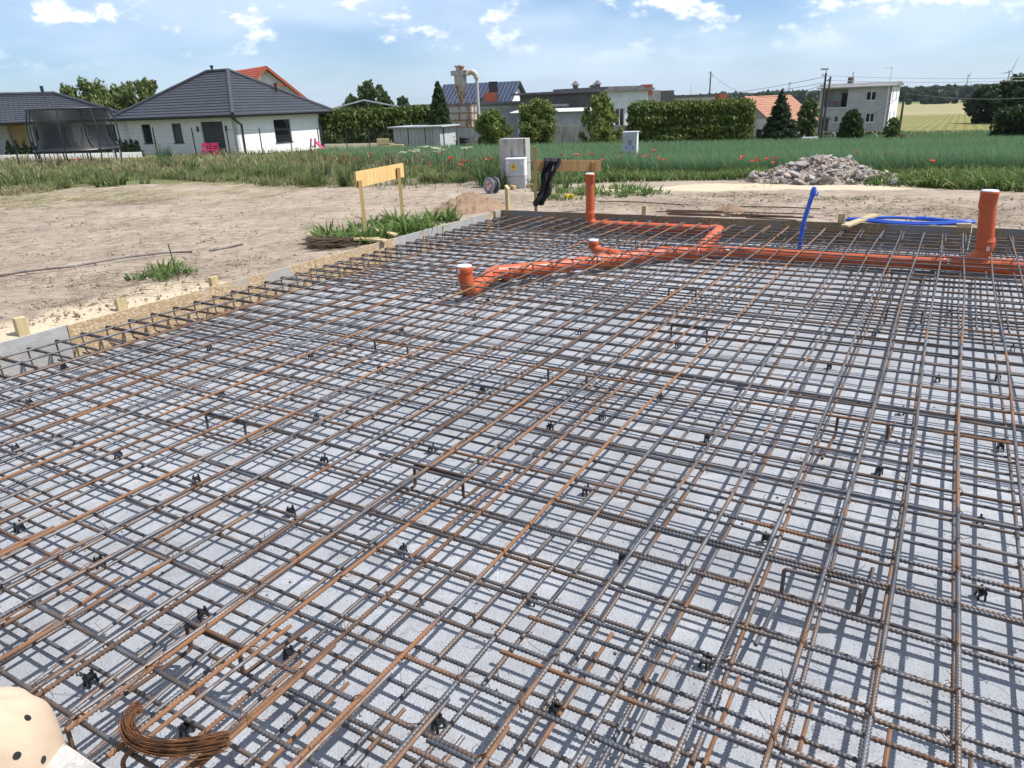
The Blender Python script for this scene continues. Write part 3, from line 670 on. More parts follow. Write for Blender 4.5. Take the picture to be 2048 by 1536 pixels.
sticker(np.array([b0[0], b0[1], .02]) + (vd * .9 - rt * .35) / np.linalg.norm(vd * .9 - rt * .35) * PR * 1.15, vd * .9 - rt * .35, .03, .04, drain)
# far branch along the bars and the far riser
jn = P_uw(ufar(-2.35) - .30, -2.34, ZP + .045)
pipe('pipe', [P_uw(7.85, -2.28, ZP), P_uw(8.1, -2.29, ZP + .01), jn], PR, 'short pipe running toward the far formwork')
collar(P_uw(8.22, -2.30, ZP + .012), aD, L=.16); collar(P_uw(8.60, -2.32, ZP + .03), aD, L=.12)
uM = ufar(-4.1) - .24
wM, zM = rise(1180, 347, uM); zM = min(zM, 1.2)
fm = P_uw(uM, wM, 0)
pipe('elbow', arc(jn + aD * .12 + np.array([0, 0, .0]), jn - aD * .3, jn - bD * .4, .13, 7), PR * 1.03)
pipe('pipe', [jn + aD * .115 - bD * .08, P_uw(uM + .02, wM + .12, ZP + .055)], PR * .82, 'far pipe in the shade of the far formwork')
pipe('elbow', [P_uw(uM, wM + .16, ZP + .055)] + arc((fm[0], fm[1], ZP + .055), P_uw(uM, wM + .16, ZP + .055), (fm[0], fm[1], .2), .10, 6) + [np.array([fm[0], fm[1], .04])], PR * .85)
pipe('riser', [(fm[0], fm[1], .0), (fm[0] - .004, fm[1], zM - .06)], PR * .78, 'upright orange pipe before the brown profile board')
collar((fm[0], fm[1], .03), (0, 0, 1), PR * .8, .10)
mb = MB(); mb.lathe((fm[0] - .004, fm[1], zM), [(PR * .8, -.13), (PR * .9, -.12), (PR * .9, -.035), (PR * .95, -.03), (PR * .95, -.01), (PR * .85, -.004)], 20); mb.build('socket', M_pipe, drain)
cap((fm[0] - .004, fm[1], zM - .003), PR * .85, drain)
# near sloping run with the left capped elbow and the short capped elbow
eL = onz(935, 572, -.10); e1 = onz(990, 549, -.12); e2 = onz(1200, 522, ZP + .02); e3 = onz(1330, 507, ZP); e4 = P_uw(7.82, -2.3, ZP)
dirr = (e2 - e1) / np.linalg.norm(e2 - e1)
pipe('pipe', [e1 + np.array([0, 0, .02]), e1 * .5 + e2 * .5, e2], PR * .95, 'long sloping pipe from the left capped elbow')
pipe('pipe', [e2, e3, e4, P_uw(8.0, -2.28, ZP)], PR)
collar(e1 * .75 + e2 * .25, dirr, L=.10); collar(e1 * .9 + e2 * .1, dirr, L=.08, r=PR * .97); collar(e2, dirr, L=.14); collar(e3, e4 - e3, L=.16); collar(e2 * .4 + e3 * .6, e3 - e2, L=.10); collar(e4, e4 - e3, L=.12)
topL = np.array([eL[0] - .02, eL[1], zat((eL[0], eL[1], 0), 533)])
low = np.array([eL[0], eL[1], ZP - .005])
pipe('elbow', [topL] + [topL * .5 + low * .5] + arc(low, topL, e1 + np.array([0, 0, .02]), .11, 7) + [e1 + np.array([0, 0, .02])], PR * .97, 'left capped elbow bending up through the bars')
collar(topL - np.array([0, 0, .03]), (0, 0, 1), PR * .97, .07); cap(topL + np.array([0, 0, .005]), PR * 1.0, drain)
sticker(topL + np.array([-.6, -.8, 0]) * PR * 1.13 - np.array([0, 0, .03]), (-.6, -.8, 0), .03, .04, drain)
sb = onz(1213, 503, ZP + .06); st_ = onz(1187, 500, ZP + .07); stt = np.array([st_[0], st_[1], zat((st_[0], st_[1], 0), 481)])
pipe('elbow', [stt, stt * .4 + st_ * .6] + arc(st_, stt, e2 + np.array([0.25, .15, .02]), .08, 6) + [e2 + np.array([.25, .15, .02])], PR * .72, 'short capped elbow in the middle of the run')
collar(stt - np.array([0, 0, .03]), (0, 0, 1), PR * .74, .06); cap(stt + np.array([0, 0, .004]), PR * .76, drain)
for q in (e2 + dirr * -.02 + np.array([0, 0, 0]),): sticker(q + np.array([.0, -PR * 1.02, .05]), (0, -.8, .6), .025, .05, drain)
sticker(mainp(-1.98) + np.array([0, -PR * .85, PR * .78]), (0, -.7, .7), .045, .035, drain)
sticker(mainp(wR - .30) + np.array([0, -PR * .98, PR * .48]), (0, -.85, .4), .05, .05, drain)
# wood blocks under the pipes
for (a, b, lb) in ((938, 586, 'small wooden block under the left capped elbow'), (1222, 535, 'small wooden block under the sloping pipe near its label'), (1000, 566, 'offcut of board under the sloping orange pipe')):
    p = onz(a, b, -.235); mb = MB(); mb.cbox((p[0], p[1], -.226), .17, .09, .045, -YAW + .3); tag(mb.build('wood_block', M_pine, None, False), lb, 'block')
# blue water pipe standing in the slab
p = P_uw(8.62, -1.315, -.245); zt = zat((p[0], p[1], 0), 380)
zt = min(zt, .9)
bp = thing('blue_water_pipe', (p[0], p[1], -.245), 'blue plastic water pipe with a taped end standing in the slab', 'pipe')
pt = [(p[0] - .02, p[1], -.245), (p[0] - .015, p[1], -.05), (p[0], p[1], .12), (p[0] + .03, p[1], zt * .6), (p[0] + .065, p[1], zt - .03)]
mb = MB(); mb.tube(pt, .024, 14); mb.build('pipe', M_blue, bp)
mb = MB(); mb.tube([(p[0] + .060, p[1], zt - .07), (p[0] + .064, p[1], zt - .05), (p[0] + .07, p[1], zt), (p[0] + .072, p[1], zt + .03)], [.026, .032, .031, .018], 10); mb.tube([(p[0] + .07, p[1] - .01, zt - .05), (p[0] + .105, p[1] - .02, zt - .055), (p[0] + .112, p[1] - .02, zt - .02)], [.012, .012, .006], 6); mb.build('tape_wrap', M_blue, bp)
# blue coil lying behind the far board
c0 = onz(1690, 452, 0.0); c1 = onz(1945, 460, 0.0); mid = (c0 + c1) / 2; wd = np.linalg.norm(c1 - c0) / 2; ex = (c1 - c0) / (2 * wd); ey = np.array([-ex[1], ex[0], 0])
coil = MB(); pts = []
for k in np.linspace(0, 1.7 * 2 * math.pi, 110):
    rr_ = 1 + .05 * math.sin(k * .7); pts.append(mid + ey * .30 + ex * math.cos(k + 3.3) * wd * 1.02 * rr_ + ey * math.sin(k + 3.3) * .13 * rr_ + np.array([0, 0, .025 + .03 * (k / 13.8) + .012 * math.sin(k * 3)]))
coil.tube(pts, .017, 10); tag(coil.build('blue_pipe_coil', M_blue), 'coil of blue water pipe lying behind the far formwork', 'pipe coil')
mb = MB(); a_ = onz(1690, 452, .01); b_ = onz(1750, 438, .03); mb.bar(a_, b_ + np.array([0, 0, .05]), .10, .022); tag(mb.build('wood_offcut', M_stake, None, False), 'grey-brown wood offcut leaning by the stake and blue coil', 'board')

# ------------------------------------------------------------------ tie wire bundle in the foreground
def to_slab(tx, ty, z): return onz(tx / 3.979, 1150 + ty / 3.979, z)
key = [(1140, 1085), (1075, 1110), (1025, 1180), (1020, 1270), (1075, 1345), (1180, 1390), (1330, 1410), (1500, 1405), (1660, 1380), (1830, 1340)]
kp = [to_slab(a, b, -.022) for a, b in key]
wb = MB()
def catm(P, t):
    n = len(P) - 1; i = min(int(t * n), n - 1); f = t * n - i; p0, p1, p2, p3 = P[max(i - 1, 0)], P[i], P[i + 1], P[min(i + 2, n)]
    return .5 * ((2 * p1) + (-p0 + p2) * f + (2 * p0 - 5 * p1 + 4 * p2 - p3) * f * f + (-p0 + 3 * p1 - 3 * p2 + p3) * f ** 3)
for k in range(210):
    oa = RND.gauss(0, 1); ob = abs(RND.gauss(0, 1)); t0 = RND.uniform(0, .06); t1 = RND.uniform(.86, 1.05); fan = RND.uniform(-1, 1); ph = RND.random() * 6
    pts = []
    for t in np.linspace(t0, min(t1, 1.0), 15):
        c = catm(kp, t); c2 = catm(kp, min(t + .01, 1)); c1_ = catm(kp, max(t - .01, 0)); d = c2 - c1_; d /= np.linalg.norm(d) + 1e-9; s = np.cross(d, (0, 0, 1))
        spread = .0075 + .015 * max(0, t - .15)
        pts.append(c + s * (oa * spread * .62 + fan * .030 * max(0, t - .35) ** 1.2) + np.array([0, 0, .004 + ob * .010 + .004 * math.sin(ph + t * 7)]))
    wb.tube(pts, .00115, 4, False)
bd = thing('tie_wire_bundle', tuple(kp[6] - np.array([0, 0, .03])), 'curved bundle of rusty tie wires lying on the bars in the foreground', 'wire bundle')
o = wb.build('wires', M_wire, bd, False); o['kind'] = 'stuff'
# loose snipped wires standing about in the foreground
lw = MB()
for i in range(150):
    q = onz(RND.uniform(0, 2048), RND.uniform(1000, 1536), Z_UA); dv = np.array([RND.uniform(-1, 1), RND.uniform(-1, 1), RND.uniform(-.2, .7)]); dv /= np.linalg.norm(dv); ln = RND.uniform(.03, .10)
    u_, w_ = SY * q[0] + CY * q[1], CY * q[0] - SY * q[1]
    ub = min(UB, key=lambda v: abs(v - u_)); wa = min(WA, key=lambda v: abs(v - w_)); q = P_uw(ub, wa, Z_UA + .004)
    pr = np.cross(dv, (0, 0, 1.)); lw.tube([q, q + dv * ln * .5 + pr * ln * RND.uniform(-.2, .2), q + dv * ln + np.array([0, 0, -.01])], .0008, 3, False)
o = lw.build('wire_tails', M_wire, upper, False); o['kind'] = 'stuff'

# ------------------------------------------------------------------ dotted hat in the corner
hc = onz(-38, 1500, .06)
hat = thing('sun_hat', (hc[0], hc[1], -.02), 'beige fabric hat with black polka dots in the lower left corner', 'hat')
hm = MB(); HV = []; HR, HN = 22, 44
def hat_r(th, ph):
    return 1 + .035 * math.sin(3 * th + 1) * math.sin(ph) + .03 * math.sin(5 * th + 3 * ph) * (ph / 1.6) + .03 * math.cos(2 * th + 4 * ph) + .018 * math.sin(11 * th + 2 * math.sin(3 * ph)) * min(1, ph) - .03 * math.exp(-((th % 1.571 - .785) / .05) ** 2)
def hat_p(th, ph):
    r = .152 * hat_r(th, ph); return np.array([hc[0] + r * math.sin(ph) * math.cos(th), hc[1] + r * math.sin(ph) * math.sin(th), .03 + r * 1.12 * math.cos(ph)])
for i in range(HR + 1):
    ph = math.pi * .5 * i / HR + .001
    for j in range(HN): HV.append(hat_p(2 * math.pi * j / HN, ph))
for j in range(HN):
    q = hat_p(2 * math.pi * j / HN, math.pi * .5 + .001); HV.append((q[0], q[1], -.02))
tot = HR + 2
hm.add(HV, [(i * HN + j, i * HN + (j + 1) % HN, (i + 1) * HN + (j + 1) % HN, (i + 1) * HN + j) for i in range(tot - 1) for j in range(HN)])
M_hat = mat('beige_cloth', (0.42, 0.32, 0.225), (0.50, 0.39, 0.28), 5, 0.9, bump=.15, bscale=220)
ho = hm.build('crown', M_hat, hat, True)
for pxy in ((65, 1422), (38, 1513), (106, 1517), (-10, 1460)):
    d = ray(*pxy); best = None
    for th in np.linspace(0, 2 * math.pi, 160):
        for ph in np.linspace(.05, 1.55, 60):
            q = hat_p(th, ph); v = q - [0, 0, CAM_Z]; l = np.linalg.norm(v); c_ = (v / l) @ d - l * .002
            if best is None or c_ > best[0]: best = (c_, th, ph)
    _, th, ph = best; mb = MB(); V = []
    c_ = hat_p(th, ph); e = 1e-3; ta = hat_p(th + e, ph) - c_; tb = hat_p(th, ph + e) - c_; ta /= np.linalg.norm(ta); tb = tb - ta * (tb @ ta); tb /= np.linalg.norm(tb); nn_ = np.cross(tb, ta); nn_ = nn_ if nn_ @ (c_ - np.array([hc[0], hc[1], 0])) > 0 else -nn_
    mb.tube([c_ - nn_ * .002, c_ + nn_ * .0012], .0085, 16)
    mb.build('dot', M_black, hat)

# ------------------------------------------------------------------ batter boards, jacket, small site things
def post(mb, b, t, s=.045, s2=.06):
    mb.bar(b, t, s, s2, up=(-b[0], -b[1], 0) if abs(b[0]) + abs(b[1]) > 0 else (0, 1, 0))
def batter(ba, ta, bb, tb, board_l, board_r, bh, material, label, behind):
    A = hit(*ba); B = hit(*bb); A[2] -= .25; B[2] -= .25
    TA = np.array([A[0], A[1], zat((A[0], A[1], 0), ta[1])]); TB = np.array([B[0], B[1], zat((B[0], B[1], 0), tb[1])])
    t = thing('profile_board', tuple((A + B) / 2 + np.array([0, 0, .25])), label, 'batter board')
    for P0, P1 in ((A, TA), (B, TB)):
        mb = MB(); post(mb, P0, P1); mb.build('post', M_pine if material is M_pine else material, t, False)
    n = np.array([-(B - A)[1], (B - A)[0], 0]); n /= np.linalg.norm(n); n = n if n[1] > 0 else -n
    off = n * (.045 if behind else -.045); d = (B - A); d[2] = 0; Lh = np.linalg.norm(d); d /= Lh
    def on(px, py):                                                   # point on the board plane
        o = np.array([0, 0, CAM_Z]); r = ray(px, py); k = ((A + off - o) @ n) / (r @ n); return o + r * k
    L0, R0 = on(*board_l), on(*board_r); mb = MB(); h = np.array([0, 0, bh])
    mb.obox(L0 - h / 2 - n * .012, R0 - L0, n * .025, h); mb.build('board', material, t, False)
    return L0, R0, n
batter((732, 474), (732, 360), (806, 442), (800, 335), (711, 360), (806, 340), .185, M_pine, 'pale yellow wooden profile board standing in the weeds', True)
L0, R0, bn = batter((1072, 426), (1077, 293), (1186, 421), (1180, 324), (1070, 331), (1202, 331.5), .150, M_brownboard, 'brown wooden profile board behind the far corner with clothing on it', True)
# trousers draped over the board
M_cloth = mat('black_cloth', (0.010, 0.010, 0.012), (0.022, 0.022, 0.026), 12, 0.85, bump=.6, bscale=18)
dm = MB(); cx = L0 + (R0 - L0) * .25; ex = (R0 - L0) / np.linalg.norm(R0 - L0); V = []
nu_, nv_ = 12, 26
for j in range(nv_ + 1):
    v = j / nv_
    for i in range(nu_ + 1):
        s = i / nu_ - .5; wdt = .22 - .10 * v + .03 * math.sin(v * 9); x = s * wdt - .20 * max(0, v - .1) + .02 * math.sin(v * 11)
        if v < .12: p = cx + ex * x + np.array([0, 0, .082]) - bn * (.055 * (v / .12) - .03)
        else: p = cx + ex * x + np.array([0, 0, .082 - .62 * (v - .12) / .88]) - bn * (.030 + .035 * math.sin(s * 13 + v * 6) + .02 * math.sin(v * 17 + s * 5) + .03)
        V.append(p)
dm.add(V, [(j * (nu_ + 1) + i, j * (nu_ + 1) + i + 1, (j + 1) * (nu_ + 1) + i + 1, (j + 1) * (nu_ + 1) + i) for j in range(nv_) for i in range(nu_)])
tr = thing('draped_trousers', tuple(cx), 'black work trousers draped over the brown profile board', 'clothing'); o = dm.build('cloth', M_cloth, tr, True)
sm_ = o.modifiers.new('thickness', 'SOLIDIFY'); sm_.thickness = .02
mb = MB(); mb.tube([cx + ex * .03 + np.array([0, 0, .06]) - bn * .085, cx - ex * .01 + np.array([0, 0, -.06]) - bn * .088, cx - ex * .02 + np.array([0, 0, -.16]) - bn * .085], .004, 5); mb.build('trim_stripe', M_white, tr)
# cable reel
c = hit(984, 388); t = thing('cable_reel', tuple(c), 'black cable reel with a red-white hub standing by the weeds', 'cable reel')
ax = np.array([-.75, -.66, 0]); cz = c + np.array([0, 0, .15])
M_rub = mat('black_rubber', (0.02, 0.02, 0.022), (0.04, 0.04, 0.042), 30, .6)
mb = MB(); mb.tube([cz - ax * .06, cz + ax * .05], .11, 18); mb.build('cable_winding', M_rub, t)
for s in (-.075, .06):
    mb = MB(); mb.tube([cz + ax * s, cz + ax * (s + .012)], .145, 20); mb.build('flange', mat('reel_grey', (.22, .23, .25), None, rough=.5), t)
mb = MB(); mb.tube([cz + ax * .072, cz + ax * .078], .085, 16); hb = mb.build('hub_plate', mat('hub_red', (.42, .06, .05), (.5, .48, .46), 26, .5, lo=.45, hi=.55), t)
mb = MB(); mb.tube([cz - ax * .08 + np.array([0, 0, -.15]), cz - ax * .09 + np.array([.03, 0, .16]), cz + np.array([.03, 0, .19]), cz + ax * .07 + np.array([.03, 0, .16]), cz + ax * .075 + np.array([0, 0, -.15])], .009, 6); mb.build('stand', M_rub, t)
# yellow box
c = hit(1138, 397); mb = MB(); mb.cbox(c + np.array([0, 0, .03]), .15, .10, .055, .2); t = thing('yellow_box', tuple(c), 'small bright yellow box lying on the bare ground', 'box'); mb.build('box_body', mat('yellow_plastic', (.75, .52, .02), (.70, .47, .03), 8, .45), t, False)
mb = MB(); mb.cbox(c + np.array([0, 0, .062]), .13, .08, .012, .2); mb.build('lid', mat('yellow_plastic', (.75, .52, .02)), t, False)
# boards lying at the cabinet
for a, b, lb in (((1001, 374), (1030, 380), 'yellowish batten on the ground left of the grey cabinet'), ((1040, 376), (1072, 376), 'yellowish batten on the ground right of the grey cabinet')):
    p, q = hit(*a), hit(*b); mb = MB(); mb.bar(p + np.array([0, 0, .05]), q + np.array([0, 0, .05]), .06, .05); tag(mb.build('batten', M_pine, None, False), lb, 'batten')
# boards in the weeds near the rods
for k, (a, b) in enumerate((((690, 483), (772, 490)), ((708, 490), (760, 486)), ((752, 475), (792, 478)))):
    p, q = hit(*a), hit(*b); mb = MB(); mb.bar(p + np.array([0, 0, .05 + .02 * k]), q + np.array([0, 0, .05]), .09, .022)
    tag(mb.build('plank_offcut', M_stake, None, False), ['long plank offcut lying between rusty rods and the formwork', 'short plank offcut crossing another beside the formwork', 'plank offcut lying under the weeds by the right post'][k], 'plank')
# rusty rods pile on the left
a = hit(600, 497); b = hit(725, 490); c = (a + b) / 2
pile = thing('rod_pile', tuple(c), 'pile of short rusty steel rods left of the formwork', 'rod pile')
dd = (b - a); Lp = np.linalg.norm(dd) * .8; dd /= np.linalg.norm(dd); sd = np.array([-dd[1], dd[0], 0])
for k in range(46):
    o_ = c + sd * RND.gauss(0, .11) + dd * RND.uniform(-.1, .1); an = RND.gauss(0, .16); dv = dd * math.cos(an) + sd * math.sin(an); ln = Lp * RND.uniform(.6, 1.0) / 2; z = .02 + abs(RND.gauss(0, .045)); dz = np.array([0, 0, RND.uniform(-.02, .02)])
    mb = MB(); mb.tube([o_ - dv * ln + np.array([0, 0, z]) - dz, o_ + dv * ln + np.array([0, 0, z]) + dz], .0065, 5); ob = mb.build('rod', STEEL, pile); ob.color = (.85, .5, .15, 1)
# rods lying behind the far board
for (p0, p1, lb) in (((1338, 432), (1450, 436), 'long rusty rods lying behind the far formwork left of a sand pile'), ((1492, 438), (1600, 443), 'rusty rods lying behind the far formwork right of a sand pile')):
    a, b = onz(*p0, .0), onz(*p1, .0); t = thing('rod_bundle', tuple((a + b) / 2), lb, 'rod bundle')
    for k in range(7):
        off = np.array([0, .05 * k + RND.uniform(-.02, .02), .02 + .012 * (k % 3)]); mb = MB(); mb.tube([a + off + np.array([RND.uniform(-.25, .1), 0, 0]), b + off + np.array([RND.uniform(-.1, .25), RND.uniform(-.04, .04), 0])], .008, 5); ob = mb.build('rod', STEEL, t); ob.color = (.8, .5, .2, 1)
# string line behind the far board and the cable on the left ground
a = hit(1195, 407); b = hit(1640, 424); mb = MB(); mb.tube([a + (b - a) * t + np.array([0, 0, .035 + .01 * math.sin(9 * t)]) for t in np.linspace(0, 1, 14)], .009, 5); ob = mb.build('steel_rod', STEEL); ob.color = (.7, .5, .2, 1); tag(ob, 'long thin rusty rod lying on the bare ground behind the far formwork', 'rod')
mb = MB(); mb.tube([hit(x, y) + np.array([0, 0, .02 + .012 * math.sin(x * .03)]) for x, y in ((-20, 557), (60, 548), (150, 534), (250, 520), (330, 508), (385, 505))], .011, 6); ob = mb.build('steel_rod', STEEL); ob.color = (.45, .5, .3, 1); tag(ob, 'long dark steel rod lying on the bare soil at left', 'rod')
mb = MB(); mb.tube([hit(x, y) + np.array([0, 0, .02]) for x, y in ((420, 504), (455, 498), (486, 491))], .012, 6); ob = mb.build('steel_rod', STEEL); ob.color = (.1, .5, .3, 1); tag(ob, 'short grey rod in line with the long rod on the soil', 'rod')
mb = MB(); p = hit(358, 563); mb.tube([p, p + np.array([-.03, 0, .36])], .006, 5); ob = mb.build('marker_rod', STEEL); ob.color = (.9, .5, .1, 1); tag(ob, 'thin rusty marker rod standing in the soil at left', 'rod')

# ------------------------------------------------------------------ electric cabinets
M_cab = mat('cabinet_grey', (0.40, 0.42, 0.44), (0.46, 0.48, 0.50), 2, 0.5, dirt=(.33, .34, .33), dscale=3)
M_oldconc = mat('old_concrete', (0.30, 0.285, 0.265), (0.44, 0.42, 0.39), 1.0, 0.92, bump=.5, bscale=14, stretch=(5, 5, .7), dirt=(.12, .11, .10), dscale=1.8)
def frame_at(px, py, rz, z=None):
    c = hit(px, py); return c, np.array([math.cos(rz), math.sin(rz), 0]), np.array([-math.sin(rz), math.cos(rz), 0])
c, ax, ay = frame_at(1026, 377, -.30); UPV = np.array([0, 0, 1.0])
dep = c @ FF - CAM_Z * FF[2] * 0
S = (c - [0, 0, CAM_Z]) @ FF / F_PX                                  # metres per pixel there
t = thing('concrete_post', tuple(c), 'weathered upright concrete block behind the small cabinet', 'concrete block')
mb = MB(); Wc, Hc = 54 * S, 104 * S; mb.obox(c - ax * Wc * .55 + ay * .12 - UPV * .1, ax * Wc, ay * .34, UPV * (Hc + .0)); mb.build('block', M_oldconc, t, False)
mb = MB(); mb.obox(c - ax * (Wc * .55 + .01) + ay * .115 + UPV * (Hc * .46), ax * (Wc + .02), ay * .35, UPV * .012); mb.build('joint_strip', M_oldconc, t, False)
t = thing('small_cabinet', tuple(c), 'small grey electric cabinet with a yellow warning triangle', 'electric cabinet')
w_, h_ = 37 * S, 58 * S; o0 = c - ax * w_ * .28 - ay * .06
mb = MB(); mb.obox(o0 - UPV * .1, ax * w_, ay * .16, UPV * (h_ * .42 + .1)); mb.build('base', M_cab, t, False)
mb = MB(); mb.obox(o0 - ay * .02 + UPV * h_ * .43, ax * w_ * 1.02, ay * .17, UPV * h_ * .53); mb.build('body', M_white, t, False)
mb = MB(); mb.obox(o0 - ay * .036 - ax * .004 + UPV * h_ * .44, ax * w_ * .98, ay * .014, UPV * h_ * .50); dr = mb.build('door', M_cab, t, False)
mb = MB(); mb.prism([o0 - ay * .03 - ax * .015 + UPV * h_ * .96, o0 + ax * (w_ + .015) - ay * .03 + UPV * h_ * .96, o0 + ax * (w_ + .015) + ay * .17 + UPV * h_ * .98, o0 - ax * .015 + ay * .17 + UPV * h_ * .98], UPV * .02); mb.build('lid', M_white, t, False)
tc0 = o0 + ax * w_ * .42 + UPV * h_ * .74 - ay * .0375; mb = MB(); k = h_ * .085
mb.obox(tc0 - ax * k * 1.0 - UPV * k * 1.3, ax * k * 2, -ay * .001, UPV * k * 2.3); mb.build('warning_plate', mat('sign_yellow', (.70, .48, .02)), t, False)
mb = MB(); mb.prism([tc0 - ax * k * .8 - UPV * k * .5 - ay * .0016, tc0 + ax * k * .8 - UPV * k * .5 - ay * .0016, tc0 + UPV * k * .85 - ay * .0016], -ay * .001); mb.build('warning_triangle', M_black, t, False)
mb = MB(); mb.prism([tc0 - ax * k * .5 - UPV * k * .36 - ay * .0028, tc0 + ax * k * .5 - UPV * k * .36 - ay * .0028, tc0 + UPV * k * .5 - ay * .0028], -ay * .001); mb.build('triangle_field', mat('sign_yellow', (.70, .48, .02)), t, False)
mb = MB(); z0 = tc0 - ay * .004; mb.prism([z0 + UPV * k * .34 + ax * k * .03, z0 - ax * k * .12 - UPV * k * .02, z0 + ax * k * .0 - UPV * k * .02, z0 - ax * k * .04 - UPV * k * .3, z0 + ax * k * .13 + UPV * k * .06, z0 + ax * k * .02 + UPV * k * .06], -ay * .0008); mb.build('lightning_mark', M_black, t, False)
for s in (.08, .86):
    mb = MB(); mb.obox(o0 + ax * w_ * s - ay * .044 + UPV * h_ * .80, ax * .02, ay * .01, UPV * .06); mb.build('latch', M_white, t, False)
c, ax, ay = frame_at(1262, 329, -.32); S = (c - [0, 0, CAM_Z]) @ FF / F_PX
t = thing('tall_cabinet', tuple(c), 'tall two-door grey electric cabinet standing in the green field edge', 'electric cabinet')
w_, h_ = 27 * S, 62 * S; o0 = c - ax * w_ * .62
mb = MB(); mb.obox(o0 - UPV * .1, ax * w_, ay * .30, UPV * (h_ * .34 + .1)); mb.build('base', M_cab, t, False)
mb = MB(); mb.obox(o0 + UPV * h_ * .35 - ax * .004, ax * (w_ + .008), ay * .31, UPV * h_ * .62); mb.build('body', M_white, t, False)
mb = MB(); mb.obox(o0 - ay * .02 - ax * .02 + UPV * h_ * .972, ax * (w_ + .04), ay * .35, UPV * .03); mb.build('lid', M_white, t, False)
for s in (0, 1):
    mb = MB(); mb.obox(o0 - ay * .014 + ax * (w_ * (.01 + .5 * s)) + UPV * h_ * .36, ax * w_ * .48, ay * .012, UPV * h_ * .59); dr = mb.build('door', M_cab, t, False)
    mb = MB(); mb.obox(o0 - ay * .035 + ax * (w_ * (.40 + .14 * s)) + UPV * h_ * .60, ax * w_ * .06, ay * .02, UPV * h_ * .15); mb.build('handle', mat('handle_grey', (.20, .21, .22)), dr, False)
    mb = MB(); mb.obox(o0 - ay * .017 + ax * (w_ * (.20 + .48 * s)) + UPV * h_ * .475, ax * w_ * .13, ay * .002, UPV * h_ * .085); mb.build('sign', mat('sign_blue', (.03, .14, .52)), dr, False)
    mb = MB(); mb.obox(o0 - ay * .019 + ax * (w_ * (.245 + .48 * s)) + UPV * h_ * .50, ax * w_ * .05, ay * .001, UPV * h_ * .035); mb.build('sign_mark', M_white, dr, False)

# ------------------------------------------------------------------ heaps
def mound(name, c, rx, ry, h, seed, material, parent=None, n=46, rz=0, peak=(0, 0), sharp=1.0):
    V = []; mb = MB()
    for i in range(n + 1):
        for j in range(n + 1):
            x, y = (i / n * 2 - 1), (j / n * 2 - 1); r = math.hypot(x - peak[0] * (1 - math.hypot(x, y)), y - peak[1] * (1 - math.hypot(x, y)))
            r0 = math.hypot(x, y); k = max(0, 1 - r) ** sharp
            z = h * k * (1 + .5 * (float(fbm(x * 3 + seed, y * 3, seed)) - .5)) + h * .42 * (float(fbm(x * 9 + seed, y * 9, seed + 4)) - .5) * min(1, k * 4) + h * .22 * (float(fbm(x * 26, y * 26 + seed, seed + 5, 2)) - .5) * min(1, k * 5)
            p = np.array([c[0] + rx * x * math.cos(rz) - ry * y * math.sin(rz), c[1] + rx * x * math.sin(rz) + ry * y * math.cos(rz)]); g = float(G(p[0], p[1]) + near_relief(p[0], p[1]))
            V.append((p[0], p[1], (g - .06) if r0 > .98 else g - .02 + z))
    mb.add(V, [(i * (n + 1) + j, (i + 1) * (n + 1) + j, (i + 1) * (n + 1) + j + 1, i * (n + 1) + j + 1) for i in range(n) for j in range(n)])
    return mb.build(name, material, parent, True), np.array(V).reshape(n + 1, n + 1, 3)
def soilmat(name, a, b, c_): 
    t = NT(name); n1_, n2_ = t.noise(6, 8, .65), t.noise(40, 5, .65); c = t.mix(t.rng(n1_, .3, .7), a, b); c = t.mix(t.rng(n2_, .5, .75), c, c_); t.base(c); t.set(Roughness=.95, Specular_IOR_Level=.1); t.bump(t.math('ADD', n1_, n2_), .9, .03); return t.m
M_redsoil = soilmat('brown_soil', (.27, .185, .125), (.34, .24, .165), (.18, .12, .08)); M_greysoil = soilmat('grey_soil', (.30, .24, .195), (.38, .315, .26), (.20, .16, .13))
c = hit(935, 418); o, _ = mound('soil_heap', c, .78, .5, .30, 3, M_redsoil, rz=.9, sharp=1.0); tag(o, 'heap of reddish-brown soil behind the far corner of the formwork', 'soil heap')
c = hit(1455, 431); o, _ = mound('sand_pile', c + np.array([.05, .1, 0]), .34, .16, .13, 8, M_redsoil, n=20); tag(o, 'small pile of soil behind the far formwork between the rods', 'soil heap')
c = hit(1650, 366); S = (c - [0, 0, CAM_Z]) @ FF / F_PX; c = c + np.array([.2, .75, 0]); S2 = (c - [0, 0, CAM_Z]) @ FF / F_PX
rub = thing('rubble_heap', tuple(c), 'grey heap of broken rubble and soil at the field edge', 'rubble heap')
o, H = mound('soil', c, 152 * S2, 1.15, 46 * S2, 5, M_greysoil, rub, 60, peak=(.05, 0), sharp=.82)
M_stone = mat('rubble_stone', (.26, .24, .22), (.41, .385, .355), 5, .9, bump=.5, bscale=20, dirt=(.23, .175, .14), dscale=3)
M_stone2 = mat('rubble_brick', (.36, .27, .22), (.44, .36, .30), 5, .9, bump=.5, bscale=20)
import bmesh
STM = []
for k in range(9):
    bm = bmesh.new()
    for _ in range(15):
        v = np.array([RND.uniform(-1, 1), RND.uniform(-1, 1), RND.uniform(-.7, .7)]); bm.verts.new(v / max(.75, np.linalg.norm(v)) * RND.uniform(.8, 1.0))
    bmesh.ops.convex_hull(bm, input=bm.verts); bmesh.ops.delete(bm, geom=[v for v in bm.verts if not v.link_faces], context='VERTS')
    me = bpy.data.meshes.new('stone'); bm.to_mesh(me); bm.free(); me.materials.append(M_stone if k < 6 else M_stone2); STM.append(me)
nh = H.shape[0] - 1
